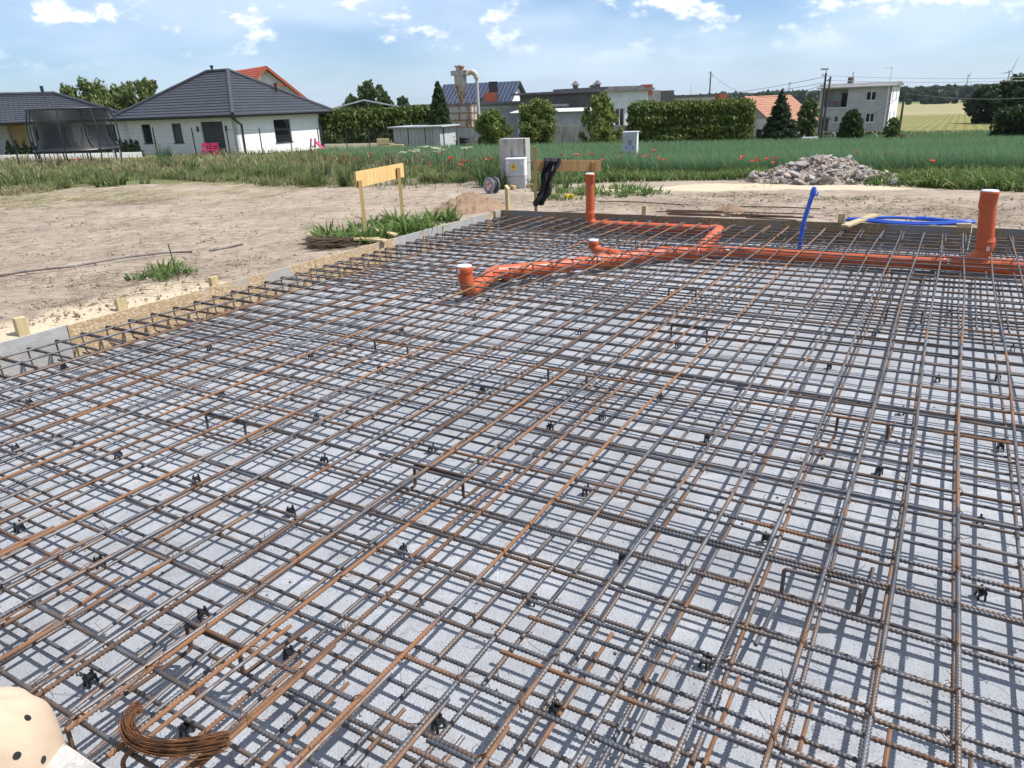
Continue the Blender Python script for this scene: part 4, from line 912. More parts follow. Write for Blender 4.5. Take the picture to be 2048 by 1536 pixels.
for k in range(290):
    while True:
        i, j = RND.randint(3, nh - 3), RND.randint(1, nh - 2)
        q = H[i, j]; hgt = q[2] - float(G(q[0], q[1]))
        if j > nh * .62 and RND.random() < .85: continue
        if hgt > .02 or RND.random() < .25: break
    low_ = hgt < .22; sz = RND.choice([.022, .03, .038, .05, .065]) * (1.5 if low_ and RND.random() < .5 else 1)
    place('stone', STM[RND.randrange(9)], None, rub, (q[0] + RND.uniform(-.03, .03), q[1] - .02, q[2] + sz * .25), (RND.uniform(-.6, .6), RND.uniform(-.6, .6), RND.random() * 6), (sz * RND.uniform(.9, 1.8), sz * RND.uniform(.8, 1.3), sz * RND.uniform(.5, .9)))
bits = []; Tt = np.array([[1, 0, 0], [-1, 0, 0], [0, 1, 0], [0, -1, 0], [0, 0, 1], [0, 0, -1.]]); Ft = np.array([[0, 2, 4], [2, 1, 4], [1, 3, 4], [3, 0, 4], [2, 0, 5], [1, 2, 5], [3, 1, 5], [0, 3, 5]])
for k in range(1500):
    q = H[RND.randint(2, nh - 2), RND.randint(1, int(nh * .7))]; q = q + np.array([RND.uniform(-.04, .04), RND.uniform(-.03, .03), .005]); bits.append(q + Tt * (.008 + .03 * RND.random() ** 2) * NP.uniform(.5, 1.2, (6, 3)))
o = place('small_rubble', raw_mesh('small_rubble', np.concatenate(bits) - ORG[rub], (np.arange(len(bits))[:, None, None] * 6 + Ft[None]).reshape(-1, 3)), M_stone, rub); o['kind'] = 'stuff'
for (a, b, s) in ((1600, 362, .15), (1615, 368, .16), (1570, 371, .08), (1650, 370, .11), (1662, 312, .14), (1690, 367, .09), (1780, 345, .13), (1788, 356, .12), (1785, 369, .14), (1510, 362, .08), (1520, 370, .07), (1630, 370, .12), (1705, 366, .10)):
    p = onz(a, b, float(G(c[0], c[1])) + (.02 if b > 340 else .25)); hb_ = min(((np.hypot(*(H[i, j][:2] - p[:2])), i, j) for i in range(0, nh, 2) for j in range(0, nh, 2)))
    q = H[hb_[1], hb_[2]]; zz = q[2] if hb_[0] < .15 else float(G(p[0], p[1]))
    pos = p if hb_[0] >= .15 else q
    if b < 330: pos = H[int(nh * .53), int(nh * .45)]; zz = pos[2] - .04
    place('stone', STM[RND.randrange(6)], None, rub, (pos[0], pos[1] - .04, zz + s * .35), (RND.uniform(-.3, .3), RND.uniform(-.3, .3), RND.random() * 6), (s * .95, s * .75, s * .55))
for (a, b, s, lb) in ((1880, 366, .13, 'single grey broken stone in the weeds right of the rubble heap'), (1832, 348, .09, 'small pale stone half hidden in weeds right of the rubble heap')):
    p = hit(a, b); o = place('loose_stone', STM[2].copy(), None, None, (p[0], p[1], p[2] + s * .4), (.2, .1, 1.0), (s * 1.4, s, s * .8)); tag(o, lb, 'stone')

# ------------------------------------------------------------------ buildings
UPV = np.array([0, 0, 1.0])
M_plast = mat('white_render', (0.77, 0.77, 0.755), (0.82, 0.82, 0.80), 1.5, .85, bump=.1)
M_plast2 = mat('cream_shade_render', (0.68, 0.67, 0.635), (0.73, 0.72, 0.68), 1.5, .85, bump=.1)
M_roof = mat('black_roof_tile', (0.030, 0.033, 0.042), (0.045, 0.048, 0.058), 3, .38, spec=.5)
M_redroof = mat('red_roof_tile', (0.34, 0.065, 0.032), (0.42, 0.09, 0.045), 5, .6)
M_oldtile = mat('orange_old_tile', (0.36, 0.165, 0.095), (0.47, 0.26, 0.17), 6, .8, dirt=(.30, .17, .12), dscale=2)
M_anth = mat('anthracite_trim', (0.022, 0.024, 0.028), None, rough=.45, spec=.45)
M_glass = mat('window_glass', (0.018, 0.022, 0.027), None, rough=.06, spec=.8)
M_greywall = mat('grey_render', (0.33, 0.335, 0.34), (0.39, 0.395, 0.40), 1.2, .9, bump=.2, bscale=6, dirt=(.28, .28, .28), dscale=.5)
M_whitewall = mat('white_wall_and_lit_side', (0.66, 0.66, 0.65), (0.72, 0.72, 0.71), 1.2, .85, dirt=(.55, .55, .53))
M_darkwall = mat('dark_grey_wall', (0.115, 0.11, 0.105), (0.16, 0.155, 0.15), 2, .9, stretch=(1, 1, 3))
M_bitumen = mat('bitumen_roof', (0.13, 0.13, 0.125), (0.19, 0.185, 0.18), 1.5, .9)
M_block = mat('grey_block_wall', (0.30, 0.31, 0.32), (0.37, 0.38, 0.39), 1.5, .9)
M_brick = mat('red_brick', (0.30, 0.085, 0.045), (0.36, 0.11, 0.06), 9, .85)
M_sheet = mat('grey_sheet_metal', (0.40, 0.41, 0.40), (0.47, 0.48, 0.47), 1.4, .55, dirt=(.36, .35, .33))
M_corr = mat('pale_corrugated_sheet', (0.40, 0.42, 0.43), (0.48, 0.50, 0.51), 2, .55)
M_bluemetal = mat('dark_blue_metal_roof', (0.018, 0.026, 0.055), (0.028, 0.036, 0.07), 2, .35, spec=.6)
M_frame = mat('white_window_frame', (0.70, 0.70, 0.70), None, rough=.5)
M_rustmetal = None
def make_rustmetal():
    t = NT('rusty_painted_metal'); n1_ = t.noise(1.1, 8, .7, t.co('Object', (2.2, 2.2, .7))); n2_ = t.noise(7, 6, .65)
    c = t.mix(t.rng(n2_, .3, .7), (.50, .47, .42), (.40, .37, .33)); c = t.mix(t.rng(n1_, .50, .58), c, t.mix(n2_, (.20, .075, .035), (.32, .13, .055))); t.base(c); t.set(Roughness=.75); return t.m
M_rustmetal = make_rustmetal()
class Frame:
    """Local frame of a building: origin o (ground corner), x along the front, y into depth."""
    def __init__(s, o, ang): s.o = np.array(o, float); s.x = np.array([math.cos(ang), math.sin(ang), 0]); s.y = np.array([-math.sin(ang), math.cos(ang), 0])
    def __call__(s, x, y, z): return s.o + s.x * x + s.y * y + UPV * z
    def box(s, x0, x1, y0, y1, z0, z1): return MB().obox(s(x0, y0, z0), s.x * (x1 - x0), s.y * (y1 - y0), UPV * (z1 - z0))
def wall_with_holes(fr, face, L, z0, z1, holes, t=.25, off=0.0):
    """wall slab on local plane; face 'f' front (y=off) or 'r' right (x=off); holes [(a,b,za,zb)]"""
    mb = MB(); xs = sorted({0, L} | {h[0] for h in holes} | {h[1] for h in holes}); zs = sorted({z0, z1} | {h[2] for h in holes} | {h[3] for h in holes})
    for a, b in zip(xs, xs[1:]):
        run = None
        for c_, d in zip(zs, zs[1:]):
            hole = any(h[0] - 1e-6 <= a and b <= h[1] + 1e-6 and h[2] - 1e-6 <= c_ and d <= h[3] + 1e-6 for h in holes)
            if hole:
                if run: _seg(mb, fr, face, a, b, run[0], run[1], t, off); run = None
            else: run = (run[0], d) if run else (c_, d)
        if run: _seg(mb, fr, face, a, b, run[0], run[1], t, off)
    return mb
def _seg(mb, fr, face, a, b, c_, d, t, off):
    if face == 'f': mb.obox(fr(a, off, c_), fr.x * (b - a), fr.y * t, UPV * (d - c_))
    else: mb.obox(fr(off - t, a, c_), fr.x * t, fr.y * (b - a), UPV * (d - c_))
def window(fr, face, h, off, parent, fmat, split=0, inset=.10, sill=None, name='window'):
    a, b, z0, z1 = h; fw = .07
    def bx(a0, a1, c0, c1, d0, d1):
        if face == 'f': return MB().obox(fr(a0, off + d0, c0), fr.x * (a1 - a0), fr.y * (d1 - d0), UPV * (c1 - c0))
        return MB().obox(fr(off - d1, a0, c0), fr.x * (d1 - d0), fr.y * (a1 - a0), UPV * (c1 - c0))
    mb = MB()
    for q in ((a, a + fw, z0, z1), (b - fw, b, z0, z1), (a + fw, b - fw, z0, z0 + fw), (a + fw, b - fw, z1 - fw, z1)) + (((a + b) / 2 - fw * .6, (a + b) / 2 + fw * .6, z0 + fw, z1 - fw),) * (1 if split else 0):
        k = bx(*q, inset, inset + .06); mb.add(k.v, k.f)
    w = mb.build(name, fmat, parent, False)
    k = bx(a + fw, b - fw, z0 + fw, z1 - fw, inset + .03, inset + .045); k.build('pane', M_glass, w, False)
    if sill: k = bx(a - .06, b + .06, z0 - .05, z0, -.06, inset); k.build('sill', sill, w, False)
    return w
def tile_plane(bl, br, tl, tr, material, name, parent, per=.30, row=.36, amp=.035):
    """roof slope between eave bl-br and ridge tl-tr, with real tile waves and steps"""
    bl, br, tl, tr = (np.array(p, float) for p in (bl, br, tl, tr)); e = br - bl; L = np.linalg.norm(e); e /= L
    n = np.cross(e, (tl + tr) / 2 - (bl + br) / 2); n /= np.linalg.norm(n); n = n if n[2] > 0 else -n
    H_ = np.linalg.norm(np.cross(e, tl - bl)); rows = max(2, int(H_ / row)); V, Fc = [], []
    up = np.cross(n, e); up = up if up[2] > 0 else -up
    for r in range(rows):
        v0, v1 = r / rows, (r + 1) / rows
        l0, l1 = bl + (tl - bl) * v0, bl + (tl - bl) * v1; r0, r1 = br + (tr - br) * v0, br + (tr - br) * v1
        xa, xb = (l0 - bl) @ e, (r0 - bl) @ e; xa1, xb1 = (l1 - bl) @ e, (r1 - bl) @ e
        m_ = max(2, int((xb - xa) / (per / 4))); base = len(V)
        for i in range(m_ + 1):
            x0 = xa + (xb - xa) * i / m_; x1 = min(max(x0, min(xa1, xb1)), max(xa1, xb1)); wv = amp * abs(math.sin(math.pi * x0 / per)); wv1 = amp * abs(math.sin(math.pi * x1 / per))
            V.append(bl + e * x0 + up * (H_ * v0 - .02) + n * (wv + .045)); V.append(bl + e * x1 + up * (H_ * v1) + n * (wv1 * .8 + .012))
            V.append(bl + e * x0 + up * (H_ * v0 - .02) + n * (wv + .005))
        for i in range(m_):
            a = base + i * 3; Fc += [(a, a + 3, a + 4, a + 1), (a + 2, a + 5, a + 3, a)]
    mb = MB(); mb.add(V, Fc); return mb.build(name, material, parent, False)
def ridge_cap(p, q, material, parent, r=.13): mb = MB(); mb.tube([np.array(p) + (np.array(q) - np.array(p)) * t for t in np.linspace(0, 1, 12)], [r * (1 + .12 * (i % 2)) for i in range(12)], 8); return mb.build('ridge_cap', material, parent)
def hip_roof(fr, x0, x1, y0, y1, z, pitch, material, parent, fascia, per=.30, gable=False):
    W = y1 - y0; Lx = x1 - x0; run = min(W, Lx) / 2; h = run * math.tan(pitch)
    if W <= Lx: ra, rb = fr(x0 + (0 if gable else run), (y0 + y1) / 2, z + h), fr(x1 - (0 if gable else run), (y0 + y1) / 2, z + h)
    A, B, C_, D_ = fr(x0, y0, z), fr(x1, y0, z), fr(x1, y1, z), fr(x0, y1, z)
    tile_plane(A, B, ra, rb, material, 'roof_slope', parent, per); tile_plane(C_, D_, rb, ra, material, 'roof_slope', parent, per)
    if not gable:
        tile_plane(B, C_, rb, rb + (C_ - B) * 1e-4, material, 'roof_slope', parent, per); tile_plane(D_, A, ra, ra + (A - D_) * 1e-4, material, 'roof_slope', parent, per)
        for p, q in ((A, ra), (B, rb), (C_, rb), (D_, ra)): ridge_cap(p + UPV * .06, q + UPV * .08, material, parent)
    ridge_cap(ra + UPV * .06, rb + UPV * .06, material, parent)
    k = fr.box(x0, x1, y0, y1, z - .16, z - .02); k.build('soffit', fascia, parent, False)
    mb = MB()
    for p, q in ((A, B), (B, C_), (C_, D_), (D_, A)): mb.tube([p - UPV * .02, q - UPV * .02], .075, 8)
    mb.build('gutter', M_anth, parent)
    return ra, rb, h
def downpipe(fr, x, y, z0, z1, ox, oy, parent):
    mb = MB(); mb.tube([fr(x + ox, y + oy, z1), fr(x + ox * .8, y + oy * .8, z1 - .15), fr(x, y, z1 - .6), fr(x, y, z0)], .06, 8); return mb.build('downpipe', M_anth, parent)

# ---- hip-roofed house
zb = -1.45
mc = onz(480, 314, zb)
ANG = math.radians(153)                        # direction from the middle corner along the left wall
def solve_len(o, d, px):
    lo, hi = 1, 40
    s0 = proj(o + d * lo)[0] < px
    for _ in range(40):
        m_ = (lo + hi) / 2
        if (proj(o + d * m_)[0] < px) == s0: lo = m_
        else: hi = m_
    return lo
ld = np.array([math.cos(ANG), math.sin(ANG), 0]); rd = np.array([math.cos(ANG - math.pi / 2), math.sin(ANG - math.pi / 2), 0])
LL, LR = solve_len(mc, ld, 268), solve_len(mc, rd, 647)
print('house1', mc, LL, LR)
house = thing('hip_roof_house', tuple(mc), 'white single-storey house with a black tiled hip roof', 'house')
fr = Frame(mc + ld * LL, math.atan2(-ld[1], -ld[0]))           # x runs from left corner to middle corner, y into depth
HW = 2.78
hl = [(LL * .135, LL * .135 + 1.0, 1.0, 2.35), (LL * .43, LL * .43 + 1.0, 1.0, 2.35), (LL * .70, LL * .70 + 2.15, 0.05, 2.40)]
wall_with_holes(fr, 'f', LL, 0, HW, hl).build('wall', M_plast2, house, False)  # wall turned from the sun: its shade is painted in as darker render
hr = [(LR * .42, LR * .42 + 1.75, .75, 2.35)]
wall_with_holes(fr, 'r', LR, 0, HW, hr, off=LL).build('wall', M_plast, house, False)
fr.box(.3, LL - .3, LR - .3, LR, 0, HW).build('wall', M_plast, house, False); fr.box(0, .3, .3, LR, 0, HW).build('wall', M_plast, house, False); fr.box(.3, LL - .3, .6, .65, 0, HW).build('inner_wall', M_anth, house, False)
for h in hl[:2]: window(fr, 'f', h, 0, house, M_anth, sill=M_anth)
window(fr, 'r', hr[0], LL, house, M_anth, sill=M_anth)
h = hl[2]; gd = fr.box(h[0], h[1], .14, .2, h[2], h[3]).build('garage_door', M_anth, house, False)
fr.box((h[0] + h[1]) / 2 - .015, (h[0] + h[1]) / 2 + .015, .125, .139, h[2] + .02, h[3] - .02).build('door_joint', M_black, gd, False)
for x in (h[0] - .35, h[1] + .3): fr.box(x, x + .1, -.12, -.002, 1.75, 2.1).build('wall_lamp', M_anth, house, False)
ra, rb, hh = hip_roof(fr, -.75, LL + .75, -.75, LR + .75, HW + .02, math.radians(30.5), M_roof, house, M_anth)
downpipe(fr, LL + .08, .55, 0, HW - .05, .0, -.9, house); downpipe(fr, LL + .08, LR - .2, 0, HW - .05, .0, .5, house)
for p, hgt in ((ra * .75 + rb * .25, .35), (fr(LL - 1.8, LR * .72, HW + 1.5), .55)):
    mb = MB(); mb.tube([p, p + UPV * hgt], .09, 8); mb.tube([p + UPV * hgt, p + UPV * (hgt + .12)], .14, 8); mb.build('roof_vent', M_anth, house)
# ---- far-left house with covered terrace
zb = -1.15; c = onz(262, 305, zb); D0 = 1.0
fl = thing('terrace_house', tuple(c), 'white house with a long black tiled roof behind the trampoline', 'house')
c = atdist(252, 66); c[2] = zb
TA = math.radians(30)
fr = Frame(c - np.array([math.cos(TA), math.sin(TA), 0]) * 17, TA); ORG[fl] = c; fl.location = c
LL2 = 17.0; HW = 2.5; t0, t1 = 7.6, 13.2
hs = [(2.9, 3.8, .3, 2.3)]
wall_with_holes(fr, 'f', t0, 0, HW, [(4.6, 5.6, .2, 2.15)]).build('wall', M_plast, fl, False); window(fr, 'f', (4.6, 5.6, .2, 2.15), 0, fl, M_anth)
f2 = Frame(fr(t1, 0, 0), TA); wall_with_holes(f2, 'f', LL2 - t1, 0, HW, [(1.0, 2.9, .95, 2.15)]).build('wall', M_plast, fl, False); window(f2, 'f', (1.0, 2.9, .95, 2.15), 0, fl, M_anth, 1, sill=M_anth)
fr.box(t0, t1, 2.2, 2.5, 0, HW).build('terrace_wall', M_plast, fl, False); fr.box(t0 + 1.5, t0 + 2.6, 2.1, 2.19, 0, 2.3).build('terrace_timber', M_pine, fl, False); fr.box(t0 + 3.2, t1 - .4, 2.1, 2.19, .1, 2.3).build('terrace_door', M_glass, fl, False)
fr.box(t0, t1, -.02, .2, 2.35, HW).build('terrace_beam', M_anth, fl, False)
fr.box(LL2 - .3, LL2, .26, 8.5, 0, HW).build('wall', M_plast, fl, False); fr.box(0, .3, .26, 8.5, 0, HW).build('wall', M_plast, fl, False); fr.box(.3, LL2 - .3, 8.2, 8.5, 0, HW).build('wall', M_plast, fl, False)
ra2, rb2, _ = hip_roof(fr, -.7, LL2 + .5, -.8, 9.0, HW + .03, math.radians(21.5), M_roof, fl, M_anth)
p = ra2 * .08 + rb2 * .92; mb = MB(); mb.tube([p, p + UPV * .6], .12, 8); mb.build('roof_vent', M_anth, fl)
# ---- red-roofed house behind
zb = -1.9; c = atdist(520, 86); c[2] = zb
c = atdist(546, 84); c[2] = zb
rh = thing('red_roof_house', tuple(c), 'house with a red tiled gable roof showing behind the hip-roofed house', 'house')
fr = Frame(c - np.array([math.cos(math.radians(-52)), math.sin(math.radians(-52)), 0]) * 2.0, math.radians(-52)); rz_ = zat((c[0], c[1], 0), 133) - zb
HWr = rz_ - 3.4
fr.box(-8, 1.2, -4.2, 4.2, 0, HWr).build('wall', M_plast, rh, False)
mb = MB(); mb.prism([fr(-8, -4.2, HWr), fr(-8, 4.2, HWr), fr(-8, 0, rz_ - .15)], fr.x * 9.2); mb.build('gable_wall', M_plast, rh, False)
A, B, C_, D_ = fr(-8.6, -5.0, HWr - .6), fr(2.0, -5.0, HWr - .6), fr(2.0, 5.0, HWr - .6), fr(-8.6, 5.0, HWr - .6); ra_, rb_ = fr(-8.6, 0, rz_ + .05), fr(2.0, 0, rz_ + .05)
tile_plane(A, B, ra_, rb_, M_redroof, 'roof_slope', rh); tile_plane(C_, D_, rb_, ra_, M_redroof, 'roof_slope', rh)
mb = MB(); mb.bar(fr(2.0, -5.0, HWr - .72), fr(2.0, 0, rz_ - .08), .10, .26); mb.bar(fr(2.0, 5.0, HWr - .72), fr(2.0, 0, rz_ - .08), .10, .26); mb.build('barge_board', mat('red_brown_wood', (.34, .085, .04), None, rough=.6), rh, False)
mb = MB(); mb.bar(fr(1.9, -2.2, rz_ - 1.75), fr(1.9, 2.2, rz_ - 1.75), .12, .16); mb.build('collar_beam', mat('red_brown_wood', (.34, .085, .04)), rh, False)

# ---- workshop yard in the middle
def dist_z(px, D, z=None):
    p = atdist(px, D)
    if z is not None: p[2] = z
    return p
def span(px0, px1, D0, D1, z):                     # two ground points and the frame between them
    a, b = dist_z(px0, D0, z), dist_z(px1, D1, z); d = b - a; return a, np.linalg.norm(d[:2]), Frame(a, math.atan2(d[1], d[0]))
def ht(p, py, zb): return zat((p[0], p[1], 0), py) - zb
zb = -2.9
# long low grey workshop
a, L, fr = span(690, 1040, 92, 88, zb); h0 = ht(a, 220, zb); h1 = ht(fr(L, 0, 0), 206, zb)
o = thing('low_workshop', tuple(a), 'long low grey workshop with a flat roof behind the hedge', 'workshop'); fr.box(0, L, 0, 7, 0, h0).build('wall', M_block, o, False); fr.box(-.3, L + .3, -.5, 7.4, h0 + .003, h0 + .28).build('roof', M_bitumen, o, False); fr.box(L * .72, L * .995, -.04, -.003, h0 - .42, h0 - .1).build('fascia', M_sheet, o, False)
o_ = thing('low_shed_roof', tuple(dist_z(640, 84, zb)), 'pale low-pitched shed roof showing left behind the hedge', 'shed'); a2, L2, f2 = span(668, 790, 84, 84, zb); hA = ht(a2, 219, zb)
f2.box(0, L2, 0, 6, 0, hA).build('wall', M_block, o_, False)
mb = MB(); mb.prism([f2(-.4, -.5, hA), f2(L2 * .5, -.5, hA + .75), f2(L2 + .4, -.5, hA), f2(L2 + .4, -.5, hA + .12), f2(L2 * .5, -.5, hA + .9), f2(-.4, -.5, hA + .12)], f2.y * 7); mb.build('roof', M_corr, o_, False)
# blue metal roof house
c = dist_z(1010, 100, -3.2); fr = Frame(c, math.radians(-20)); o = thing('blue_metal_roof_house', tuple(c), 'house with a dark blue standing-seam metal roof and brick chimney', 'house'); zr = ht(c, 165, -3.2); ze = ht(c, 203, -3.2)
fr.box(-8.0, 1.6, -3.4, 3.4, 0, ze).build('wall', M_whitewall, o, False); mb = MB(); mb.prism([fr(-8, -3.4, ze), fr(-8, 3.4, ze), fr(-8, 0, zr - .1)], fr.x * 9.6); mb.build('gable_wall', M_whitewall, o, False)
for s in (-1, 1):
    mb = MB(); mb.prism([fr(-8.5, s * 4.0, ze - .35), fr(-8.5, 0, zr), fr(-8.5, 0, zr + .1), fr(-8.5, s * 4.0, ze - .25)], fr.x * 10.7); sl_ = mb.build('roof_slope', M_bluemetal, o, False)
    for k in range(21):
        x = -8.4 + k * .52; mb = MB(); mb.bar(fr(x, s * 4.0, ze - .22), fr(x, 0, zr + .12), .05, .07); mb.build('seam', mat('seam_light', (.13, .16, .22), None, rough=.4), sl_, False)
p = dist_z(984, 97, -3.2); z0 = ht(p, 203, -3.2); z1 = ht(p, 163, -3.2); f3 = Frame(p, .1); ch_ = f3.box(-1.0, .6, -.8, .2, z0 - 1.5, (z0 * .55 + z1 * .45)).build('chimney', M_brick, o, False); f3.box(-.25, .8, .25, 1.1, z0 - .5, z1).build('chimney_cladding', M_anth, o, False)
# dark hall with white end
a, L, fr = span(1040, 1212, 84, 76, -3.0); hd = ht(a, 191, -3.0)
o = thing('dark_hall', tuple(a), 'dark grey flat-roofed hall with a white gable end', 'workshop')
fr.box(0, L, 0, 9, 0, hd).build('wall', M_darkwall, o, False)
B_ = fr(L, 0, 0); fw = Frame(B_, fr.x[0] * 0 + math.atan2(fr.x[1], fr.x[0]) + math.radians(62)); Lw = solve_len(B_, fw.x, 1293)
HWn = [(Lw * .22, Lw * .22 + 1.0, 1.9, 3.6), (Lw * .58, Lw * .58 + 1.15, 1.9, 3.6)]
wall_with_holes(fw, 'f', Lw, 0, hd, HWn, off=0.0).build('end_wall', M_whitewall, o, False)
for h in HWn: window(fw, 'f', h, 0.0, o, M_frame, 1, sill=M_frame)
fw.box(.3, Lw, 1.2, 1.25, 0, hd).build('inner_wall', M_darkwall, o, False)
mb = MB(); mb.prism([fr(-.8, -.6, hd), fr(L + .3, -.7, hd), fw(Lw + .5, -.4, hd), fr(0, 12, hd)], UPV * .22); mb.build('roof', M_bitumen, o, False)
mb = MB(); mb.prism([fr(L * .35, .8, hd + .22), fr(L + .1, .2, hd + .22), fw(Lw - .3, .4, hd + .22), fr(1, 10, hd + .22)], UPV * .22); mb.build('roof_layer', M_bitumen, o, False)
for px_ in (1151, 1195):
    p = dist_z(px_, 82, -3.0); mb = MB(); mb.lathe((p[0], p[1], -3.0 + hd + .2), [(.28, 0), (.28, .55), (.5, .58), (.05, 1.0)], 10); mb.build('roof_ventilator', M_darkwall, o)
p = dist_z(1292, 80, -3.0); fb = Frame(p, .1); fb.box(-.5, .5, -.5, .4, hd - .5, ht(p, 169, -3.0)).build('chimney', M_brick, o, False)
mb = MB(); mb.tube([fr(L * .42, -.3, hd * .78), fr(L * .62, -.3, hd * .78)], .16, 8); mb.build('wall_duct', M_sheet, o)
# lean-to of corrugated sheet in front
a, L, fr = span(1034, 1200, 79, 73, -3.0); hA = ht(a, 227, -3.0); o = thing('corrugated_lean_to', tuple(a), 'pale corrugated metal lean-to before the dark hall', 'shed')
mb = MB(); n = 60
V = []; 
for i in range(n * 2 + 1):
    x = L * i / (n * 2); d = .05 * (i % 2); V += [fr(x, -d, 0), fr(x, -d, hA)]
mb.add(V, [(2 * i, 2 * i + 2, 2 * i + 3, 2 * i + 1) for i in range(n * 2)]); mb.build('front_sheet', M_corr, o, False)
mb = MB(); V = []
for i in range(n * 2 + 1):
    x = -.5 + (L + 1) * i / (n * 2); d = .07 * (i % 2); V += [fr(x, -.7, hA + .05 + d), fr(x, 1.1, hA + .32 + d)]
mb.add(V, [(2 * i, 2 * i + 2, 2 * i + 3, 2 * i + 1) for i in range(n * 2)]); mb.build('roof_sheet', M_corr, o, False); fr.box(0, .1, .01, 2.5, 0, hA).build('side_sheet', M_corr, o, False)
# low concrete wall
a, L, fr = span(1040, 1262, 70, 66, -2.75); o = thing('low_concrete_wall', tuple(a), 'low dark concrete wall along the far edge of the field', 'wall')
for k in range(9): fr.box(L * k / 9 + .01, L * (k + 1) / 9 - .01, 0, .15, -.3, ht(fr(L * k / 9, 0, 0), 253 - k * .3, -2.75)).build('panel', M_oldconc, o, False)
a, L, fr = span(1248, 1295, 66, 66, -2.75); o = thing('pale_concrete_wall', tuple(a), 'pale concrete wall piece behind the tall cabinet', 'wall'); fr.box(0, L, 0, .18, -.3, ht(a, 254, -2.75)).build('panel', M_oldconc, o, False)
# sheet-metal shed
zb = -1.95; mc = dist_z(876, 59, zb); fr = Frame(mc, math.radians(160)); La = solve_len(mc, fr.x, 790); hS = ht(mc, 254, zb)
o = thing('sheet_metal_shed', tuple(mc), 'low grey sheet-metal shed with a pale flat roof by the fence', 'shed')
nS = 26
for k in range(nS):
    x0_, x1_ = La * k / nS + .008, La * (k + 1) / nS - .008; MB().obox(fr(x0_, -.02 * (k % 2), 0), fr.x * (x1_ - x0_), -fr.y * .03, UPV * (hS - .02)).build('sheet', M_sheet, o, False)
rdv = np.array([math.cos(math.radians(70)), math.sin(math.radians(70)), 0]); Lb = solve_len(mc, rdv, 913)
MB().obox(mc, rdv * Lb, -fr.x * -.04, UPV * (hS - .03)).build('side_wall', M_corr, o, False)
MB().obox(mc - fr.x * .35 - rdv * .3 + UPV * hS, fr.x * (La + .7), rdv * (Lb + .5), UPV * .10).build('roof', M_corr, o, False)
# dust cyclone on its bin
zb = -2.3; c = dist_z(930, 72, zb); fr = Frame(c, math.radians(-12)); o = thing('dust_cyclone', tuple(c), 'rusty white dust cyclone tower with a bent duct on a square bin', 'cyclone')
S = (c - [0, 0, CAM_Z]) @ FF / F_PX; zz = lambda py: ht(c, py, zb)
for x in (-1.15, .75):
    for y in (-.8, .8): mb = MB(); mb.bar(fr(x, y, 0), fr(x, y, zz(254)), .1, .1, up=(0, 1, 0)); mb.build('leg', M_rustmetal, o, False)
b1, b2, b3 = zz(254), zz(211), 0
fr.box(-1.25, .85, -.95, .95, b1, b2).build('bin', M_rustmetal, o, False)
for k in range(4): z_ = b1 + (b2 - b1) * (k / 3); fr.box(-1.30, .90, -1.0, 1.0, z_ - .05, z_ + .05).build('bin_rim', mat('rust_band', (.22, .09, .04), (.34, .26, .2), 5, .8), o, False)
cx_ = fr(-.30, 0, 0); cyl = [(.10, zz(208)), (.20, zz(204)), (.50, zz(172)), (.56, zz(170)), (.56, zz(152)), (.62, zz(151))]
mb = MB(); mb.lathe((cx_[0], cx_[1], zb), cyl, 18); mb.build('cone', M_rustmetal, o)
fr.box(-1.05, .45, -.55, .55, zz(151), zz(141)).build('inlet_box', M_rustmetal, o, False)
mb = MB(); mb.lathe((cx_[0], cx_[1], zb), [(.38, zz(141)), (.38, zz(134)), (.50, zz(134) + .02), (.50, zz(131)), (.3, zz(130))], 14); mb.build('outlet_cap', M_rustmetal, o)
pd = fr(1.22, 0, 0); mb = MB(); mb.tube([fr(.4, 0, zz(146)), fr(.75, 0, zz(144)), fr(1.05, 0, zz(147)), fr(1.2, 0, zz(152)), fr(1.22, 0, zz(158))], .26, 12); mb.build('duct_bend', M_rustmetal, o)
mb = MB(); mb.tube([fr(1.22, 0, zz(157)), fr(1.28, 0, zz(250))], .14, 10); mb.build('duct_pipe', M_sheet, o)
for s in (-1, 1): mb = MB(); mb.bar(fr(-.3 + s * .9, 0, b2), fr(-.3 + s * .5, 0, zz(165)), .05, .05); mb.build('brace', M_rustmetal, o, False)
# pallets and tyres by the shed
zb = -2.0
p = dist_z(775, 58, zb); o = thing('pallet_stack', tuple(p), 'stack of grey-brown crates beside the sheet-metal shed', 'crates')
for k in range(3):
    MB().cbox(p + np.array([-.55, 0, .25 + .42 * k]), .9, .8, .38, .1).build('crate', M_stake, o, False)
    if k < 2: MB().cbox(p + np.array([.5, .1, .25 + .40 * k]), .8, .7, .36, .0).build('crate', M_stake, o, False)
p0 = dist_z(925, 62, zb)
for k in range(4):
    q = p0 + np.array([0.0, 0, .25 + .22 * k]); mb = MB(); rn = 16
    mb.tube([q + np.array([.33 * math.cos(t), .33 * math.sin(t), 0]) for t in np.linspace(0, 2 * math.pi, rn)], .11, 8, False); tag(mb.build('tyre', M_rub), ['bottom tyre of the black stack beneath the cyclone bin', 'second tyre from below in the stack under the cyclone', 'third tyre from below in the stack under the cyclone', 'top tyre of the black stack beneath the cyclone bin'][k], 'tyre', 'tyres by the shed')

